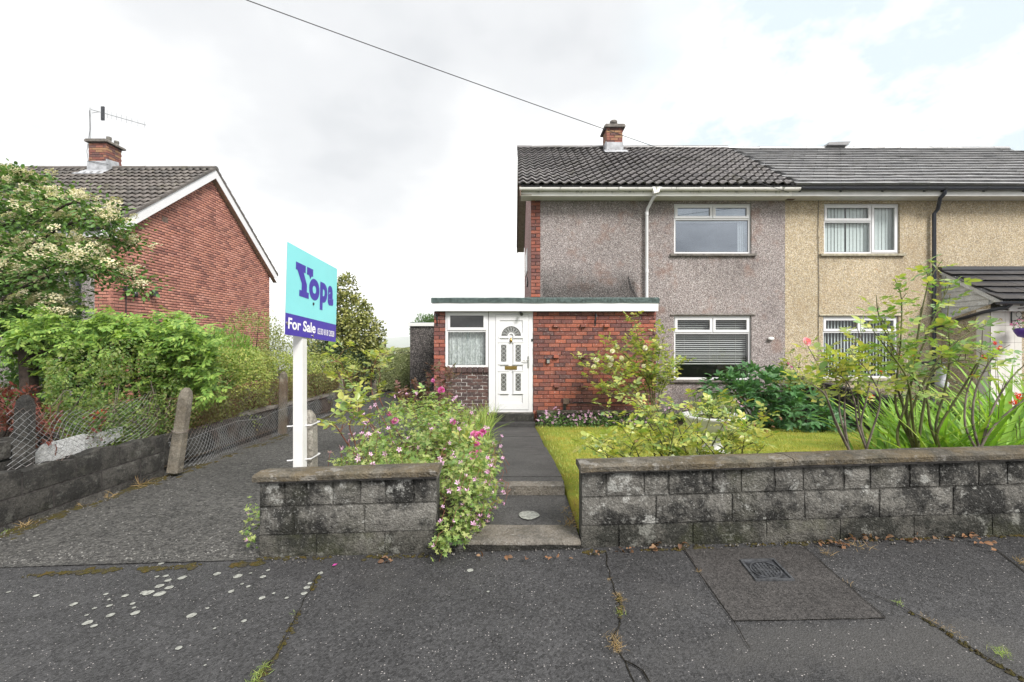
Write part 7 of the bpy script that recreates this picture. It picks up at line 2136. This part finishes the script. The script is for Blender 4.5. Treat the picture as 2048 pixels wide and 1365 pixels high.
# the dry stone dividing wall
dw = thing('dry_stone_wall', (6.5, 9, garden_z(9)), 'dark dry stone dividing wall between the two front gardens', 'garden wall')
b = MB()
b.v = []; 
ws = [3.2 + .5 * k for k in range(16)]
wt = lambda y: garden_z(y) + lerp(.55, .95, clamp01((y - 7) / 3.4))
b.prism([(3.1, garden_z(3.1) - .2), (10.68, garden_z(10.6) - .2), (10.68, wt(10.6) - .04), (7, wt(7) - .04), (3.1, wt(3.1) - .04)], lambda y, z: (6.515, y, z), lambda y, z: (6.68, y, z)); build(b, 'core', M['mortar_dark'], dw)
r_ = random.Random(5); cnt = 0
y_lo = 6.6
z_rel = 0.0; r = 0
while z_rel < 1.05:
    h = r_.uniform(.045, .085); y = y_lo + r_.uniform(0, .2)
    while y < 10.66:
        l = r_.uniform(.14, .38); y2 = min(y + l, 10.68); ym = (y + y2) / 2
        if z_rel + h < wt(ym) - garden_z(ym) + .05:
            q = MB(); x = 6.50 + r_.uniform(-.02, .015); z0 = garden_z(ym) - .04 + z_rel
            i = len(q.v)
            q.grid(3, 2, lambda u, v: (x + .012 * noise.noise(Vector((u * 3, v * 3, cnt))) + (.012 if u in (0, 1) or v in (0, 1) else 0), lerp(y + .004, y2 - .004, u), lerp(z0 + .003, z0 + h - .003, v) + .006 * noise.noise(Vector((u * 4, cnt, v * 2)))), sm=False)
            q.face([(x + .012, y + .004, z0 + h - .003), (x + .012, y2 - .004, z0 + h - .003), (x + .17, y2 - .004, z0 + h - .003), (x + .17, y + .004, z0 + h - .003)][::-1])
            q.face([(x + .012, y + .004, z0), (x + .012, y + .004, z0 + h), (x + .17, y + .004, z0 + h), (x + .17, y + .004, z0)])
            build(q, 'stone', M['dry_stone'], dw); cnt += 1
        y = y2
    z_rel += h; r += 1

# ------------------------------------------------------------------ tall roses and crocosmia on the right
def stem(bx, by, pts, d, dd=0.0):
    a = P(bx, by, d); return [a] + [P(x, y, d + dd * (k + 1) / len(pts)) for k, (x, y) in enumerate(pts)]
D1 = 3.75
rose_bush('rose_bush', 'leggy old rose with bare grey stems and one round pink bloom', [
    stem(1700, 905, [(1672, 850), (1655, 800), (1640, 740), (1614, 690)], D1), stem(1700, 905, [(1680, 830), (1678, 790), (1665, 740), (1640, 700)], D1, .2), stem(1698, 905, [(1690, 850), (1690, 790), (1700, 730), (1712, 672)], D1, .1), stem(1735, 905, [(1715, 850), (1708, 800), (1690, 760), (1650, 735)], D1),
    stem(1735, 905, [(1722, 850), (1735, 790), (1745, 740), (1760, 700)], D1, .2), stem(1730, 905, [(1745, 860), (1760, 800), (1740, 750), (1700, 700)], D1, -.1), stem(1700, 905, [(1670, 840), (1650, 790), (1625, 770), (1605, 760)], D1, -.2), stem(1735, 905, [(1722, 850), (1715, 780), (1726, 700), (1714, 655)], D1, .3)],
    'leaf_rose', (.13, .21), .064, 5, [P(1612, 684, 3.68)], 'rose_pink', (.036, .042), canemat='cane_grey', r0=.010, r1=.0025, t0=.40, shl=(.08, .2),
    hips=[P(1628, 779, 3.7), P(1675, 757, 3.7), P(1712, 650, 4.0)])
D2 = 3.85
rose_bush('rose_bush', 'very tall rose rising high across the golden house wall', [
    stem(1835, 905, [(1805, 850), (1790, 800), (1800, 700), (1803, 600), (1790, 560)], D2), stem(1835, 905, [(1812, 820), (1830, 740), (1850, 680), (1880, 610), (1905, 560)], D2, .2), stem(1830, 905, [(1815, 850), (1850, 760), (1895, 700), (1940, 665), (2000, 640)], D2), stem(1880, 905, [(1860, 850), (1850, 790), (1800, 720), (1760, 640), (1752, 590)], D2, .15),
    stem(1880, 905, [(1872, 850), (1890, 780), (1900, 710), (1895, 640), (1900, 590)], D2, .3), stem(1835, 905, [(1825, 840), (1815, 760), (1775, 700), (1745, 660)], D2, -.2), stem(1800, 905, [(1795, 860), (1820, 780), (1840, 640), (1860, 560), (1885, 520)], D2, .1), stem(1830, 905, [(1812, 830), (1790, 760), (1785, 690), (1765, 640)], D2, .3),
    stem(1880, 905, [(1876, 860), (1930, 770), (1960, 720), (2000, 700)], D2, -.1), stem(1835, 905, [(1850, 800), (1870, 740), (1930, 720), (1975, 735)], D2, .2)],
    'leaf_rose_dark', (.14, .225), .074, 5, [], None, (0, 0), canemat='cane', r0=.013, r1=.003, t0=.40, shl=(.08, .22), hips=[P(1753, 540, D2), P(1760, 545, D2), P(1882, 512, D2), P(2000, 640, D2 + .1), P(1898, 590, D2)])
rose_bush('rose_bush', 'spindly rose with sparse leaves at the right edge above the sword leaves', [
    stem(1960, 905, [(1945, 840), (1955, 770), (1990, 710), (2020, 690)], 3.6), stem(1960, 905, [(1985, 820), (2020, 760), (2060, 720)], 3.6, .2), stem(1955, 905, [(1930, 850), (1935, 780), (1960, 720), (1965, 660)], 3.7, .1), stem(1955, 905, [(1990, 850), (2050, 800), (2100, 780)], 3.6)],
    'leaf_rose_dark', (.12, .19), .08, 3, [], None, (0, 0), canemat='cane_grey', r0=.011, r1=.003, t0=.5, shl=(.08, .18))
def croc(label, clumps, n, lmin, lmax, lean, blooms, bs):
    c0 = clumps[0]; o = thing('crocosmia', (c0[0], c0[1], garden_z(c0[1])), label, 'plant')
    ms = []
    for _ in range(n):
        cx, cy = rnd.choice(clumps); x, y = cx + rnd.gauss(0, .13), cy + rnd.gauss(0, .13)
        a = np.array([rnd.gauss(lean, .30), rnd.gauss(-.12, .3), 1.0]); d = np.array([a[0], a[1], 0]); n_ = np.array([-a[0], -a[1], .3]) * -1 + rdir() * .35
        nn = np.array([-a[0] * .5 + rnd.gauss(0, .3), -a[1] - .3 + rnd.gauss(0, .3), .8]); ms.append(frame((x, y, garden_z(y)), a, nn, rnd.uniform(lmin, lmax)))
    place_many(o, 'leaf', blade_leaf(.052, .42, 7), ms, M['leaf_blade'], 300, 'foliage')
    st = []
    for p in blooms:
        q = Vector(p); st.append(spline([(q.x + rnd.uniform(-.1, .1), q.y, garden_z(q.y)), (q.x + .02, q.y, (garden_z(q.y) + q.z) / 2), q], 8))
    if st: stems_obj(o, st, .004, .002, M['cane'])
    flowers(o, SPIKE, [np.array(p) for p in blooms], M['red_petal'], *bs, 'flower', tilt=.5, face=(-.3, -.4, .3))
croc('clump of green sword leaves with scarlet flowers behind the tall rose', [(4.95, 5.9), (5.15, 5.7), (5.4, 6.0), (5.6, 5.6)], 190, .5, .85, .05, [P(1828, 716, 5.8), P(1760, 746, 5.8), P(1742, 797, 5.6), P(1815, 730, 5.9)], (.05, .075))
croc('large clump of light green sword leaves behind the wall at the right edge', [(3.75, 3.95), (3.95, 4.05), (4.2, 4.0), (4.45, 4.3), (3.85, 4.4)], 230, .5, .95, -.16, [P(2036, 796, 3.9), P(1993, 702, 4.2), P(1975, 715, 4.3), P(1830, 800, 4.2), P(2030, 810, 3.85), P(1800, 716, 4.3), P(1955, 755, 4.1)], (.05, .075))
croc('upright sword leaves against the neighbour\'s porch at the right edge', [(5.6, 5.3), (5.9, 5.2), (6.2, 5.6)], 130, .8, 1.25, -.12, [P(1990, 690, 5.3)], (.05, .06))

# neighbour's bits
bb = thing('bird_bath', P(1865, 745, 9.8), 'shallow black dish on a slim stand in front of the golden house', 'bird bath')
q = P(1865, 726, 9.8)
b = MB(); b.lathe([(.05, -.07), (.20, -.04), (.33, .0), (.335, .015), (.30, .012), (.15, -.02), (.02, -.03)], (q.x, q.y, q.z), 22); build(b, 'dish', M['black'], bb)
b = MB(); b.lathe([(.14, 0), (.12, .04), (.04, .1), (.035, q.z - garden_z(9.8) - .1), (.06, q.z - garden_z(9.8) - .06)], (q.x, q.y, garden_z(9.8)), 12); build(b, 'stand', M['black'], bb)
q = P(1884, 748, 9.6)
b = MB(); b.lathe([(.10, -.28), (.12, -.2), (.06, -.12), (.10, -.03), (.085, .06), (.04, .10), (.055, .14), (.02, .2)], q, 12); tag(build(b, 'garden_ornament', M['lead']), 'small grey stone figure beside the black bird bath', 'ornament')
hb = thing('hanging_basket', (10.95, 9.35, E + .3), 'purple hanging basket of pink flowers on a scrolled black bracket', 'hanging basket')
hx, hy = (2052 - 1024) / F * 9.3, 9.3; hz = E - (657 - 690) / F * 9.3
b = MB(); b.lathe([(.03, -.20), (.12, -.17), (.17, -.08), (.20, 0), (.185, 0), (.15, -.03)], (hx, hy, hz), 18); build(b, 'basket', M['purple'], hb)
b = MB(); 
for a in (0, 2.1, 4.2): b.tube([(hx + .19 * math.cos(a), hy + .19 * math.sin(a), hz), (hx, hy, hz + .40)], .004, 4)
build(b, 'chain', M['black'], hb)
bx_ = PXL + .42
b = MB(); b.tube([(bx_, 9.60, hz + .10), (bx_, 9.60, hz + .46)], .012, 6); b.tube(spline([(bx_, 9.59, hz + .16), (bx_ + .14, 9.5, hz + .22), (bx_ + .16, 9.46, hz + .33), (bx_ + .28, 9.4, hz + .40), (hx, hy, hz + .42)], 12), .009, 5)
b.tube([(bx_, 9.59, hz + .42), (hx, hy, hz + .42)], .009, 5)
for (cx, cz, r) in ((.10, .30, .06), (.10, .17, .045)): b.tube([(bx_ + cx + r * math.cos(a), 9.55, hz + cz + r * math.sin(a)) for a in [k * .5 for k in range(12)]], .006, 4)
build(b, 'bracket', M['black'], hb)
ms = leaf_frames(ell_points((hx, hy, hz + .05), (.22, .2, .12), 180, .3), .03, .05); place_many(hb, 'leaf', leaf_oval(.5), ms, M['leaf_green'], 0, 'foliage')
flowers(hb, FLOWER5, [np.array(p) for p, d in ell_points((hx, hy, hz + .08), (.22, .2, .13), 26, .9, zmin=hz + .03)], M['pink'], .025, .035)

# ------------------------------------------------------------------ litter, tufts, weeds
dl = link('fallen_leaves', None, None, (2, 2.8, pave_z(2)), kind='stuff')
bpy.data.objects.remove(dl)
ms = []
for (px0, px1, py0, py1, n_) in ((1690, 1965, 1074, 1094, 44), (1635, 1700, 1088, 1100, 22), (1230, 1270, 1103, 1110, 8), (1305, 1325, 1094, 1110, 9), (1360, 1368, 1088, 1100, 3), (1980, 1995, 1090, 1110, 5), (760, 790, 1122, 1130, 7), (955, 1160, 1118, 1124, 10), (1190, 1200, 1114, 1122, 3)):
    for _ in range(n_):
        p = G(rnd.uniform(px0, px1), rnd.uniform(py0, py1)); p.z += rnd.uniform(.012, .03)
        ms.append(frame(p, rdir() * np.array([1, 1, .3]), np.array([0, 0, 1]) + rdir() * .7, rnd.uniform(.02, .046)))
o = link('fallen_leaves', scatter_mesh('fallen_leaves', template(leaf_oval(.6, .16, .3)), ms, M['dead_leaf']), None, kind='stuff')
def tufts(name, spots, mat, kind='stuff'):
    ms = []
    for (p, n_, l, spread) in spots:
        for _ in range(n_):
            a = np.array([rnd.gauss(0, .8), rnd.gauss(0, .8), .7]); q = np.array(p) + np.array([rnd.gauss(0, spread), rnd.gauss(0, spread), 0])
            ms.append(frame(q, a, np.array([rnd.gauss(0, 1), rnd.gauss(0, 1), .5]), rnd.uniform(.5, 1) * l))
    return link(name, scatter_mesh(name, template(blade_leaf(.05, .6, 4)), ms, M[mat]), None, kind=kind)
gp_ = lambda x, y: G(x, y) + Vector((0, 0, .012))
tufts('dry_grass', [(gp_(1236, 1195), 26, .035, .012), (gp_(1240, 1205), 22, .03, .012), (gp_(1226, 1283), 50, .04, .016), (gp_(1232, 1300), 46, .045, .016), (gp_(1238, 1310), 20, .03, .012), (gp_(1218, 1165), 10, .03, .006), (gp_(1397, 1148), 16, .03, .008), (gp_(1698, 1172), 12, .025, .01),
                    (gp_(1850, 1240), 14, .025, .015), (gp_(1880, 1255), 26, .025, .02), (gp_(1915, 1275), 22, .025, .015), (gp_(2042, 1130), 30, .05, .015), (gp_(1650, 1110), 20, .06, .02), (gp_(1720, 1098), 18, .08, .03), (gp_(1245, 1222), 10, .03, .01),
                    (Vector((-3.87, 3.62, drive_z(-3.87, 3.62))), 30, .09, .02), (Vector((-3.86, 4.35, drive_z(-3.86, 4.35))), 26, .10, .03), (Vector((-3.88, 4.1, drive_z(-3.86, 4.1))), 22, .08, .04), (Vector((-3.87, 4.75, drive_z(-3.87, 4.75))), 30, .14, .02), (Vector((.43, 3.15, E - 1.25)), 30, .10, .03), (Vector((.46, 3.3, E - 1.22)), 26, .10, .05)], 'straw')
tufts('weed_tuft', [(gp_(1240, 1232), 22, .03, .012), (gp_(1800, 1213), 22, .03, .01), (gp_(2004, 1316), 44, .04, .014), (gp_(2000, 1308), 20, .035, .012), (gp_(520, 1352), 46, .035, .014), (gp_(530, 1338), 30, .03, .012), (gp_(508, 1372), 36, .035, .015), (gp_(588, 1232), 12, .02, .008), (Vector((-3.86, 3.5, drive_z(-3.86, 3.5))), 20, .05, .03)], 'grass_tall')
b = MB(); p = gp_(664, 1136); b.face([p, p + Vector((.02, -.004, .004)), p + Vector((.03, .012, .008)), p + Vector((.008, .014, .006))]); build(b, 'fallen_petals', M['pink'], kind='stuff')
# grit along the foot of the walls
ms = []
for _ in range(420):
    if rnd.random() < .6: y = rnd.uniform(2.95, 8); x = WXL + abs(rnd.gauss(0, .09)) + .01; z = drive_z(x, y) + .008
    else: x = rnd.uniform(-1.6, 3.4); y = 2.92 - abs(rnd.gauss(0, .04)); z = pave_z(x) + .008
    ms.append(frame((x, y, z), rdir(), rdir(), rnd.uniform(.004, .011)))
b = MB(); b.v = [(1, 0, 0), (-.8, .6, 0), (-.6, -.8, .1), (0, 0, .9), (0, .1, -.8)]; b.f = [(0, 1, 3), (1, 2, 3), (2, 0, 3), (1, 0, 4), (2, 1, 4), (0, 2, 4)]; b.m = [0] * 6; b.sm = [False] * 6
link('grit', scatter_mesh('grit', template(b), ms, M['mortar']), None, kind='stuff')

# ------------------------------------------------------------------ thin summer haze over the valley
t = NT('valley_haze'); t.t.nodes.remove(t.b)
pv = t.n('ShaderNodeVolumePrincipled'); pv.inputs['Color'].default_value = (.93, .96, 1.0, 1); pv.inputs['Density'].default_value = .00042; pv.inputs['Anisotropy'].default_value = 0.0
t.put(t.out.inputs['Volume'], pv.outputs[0])
b = MB(); b.box(-3700, 3700, -70, 3500, E - 64, E + 105)
build(b, 'haze', t.m, kind='stuff')
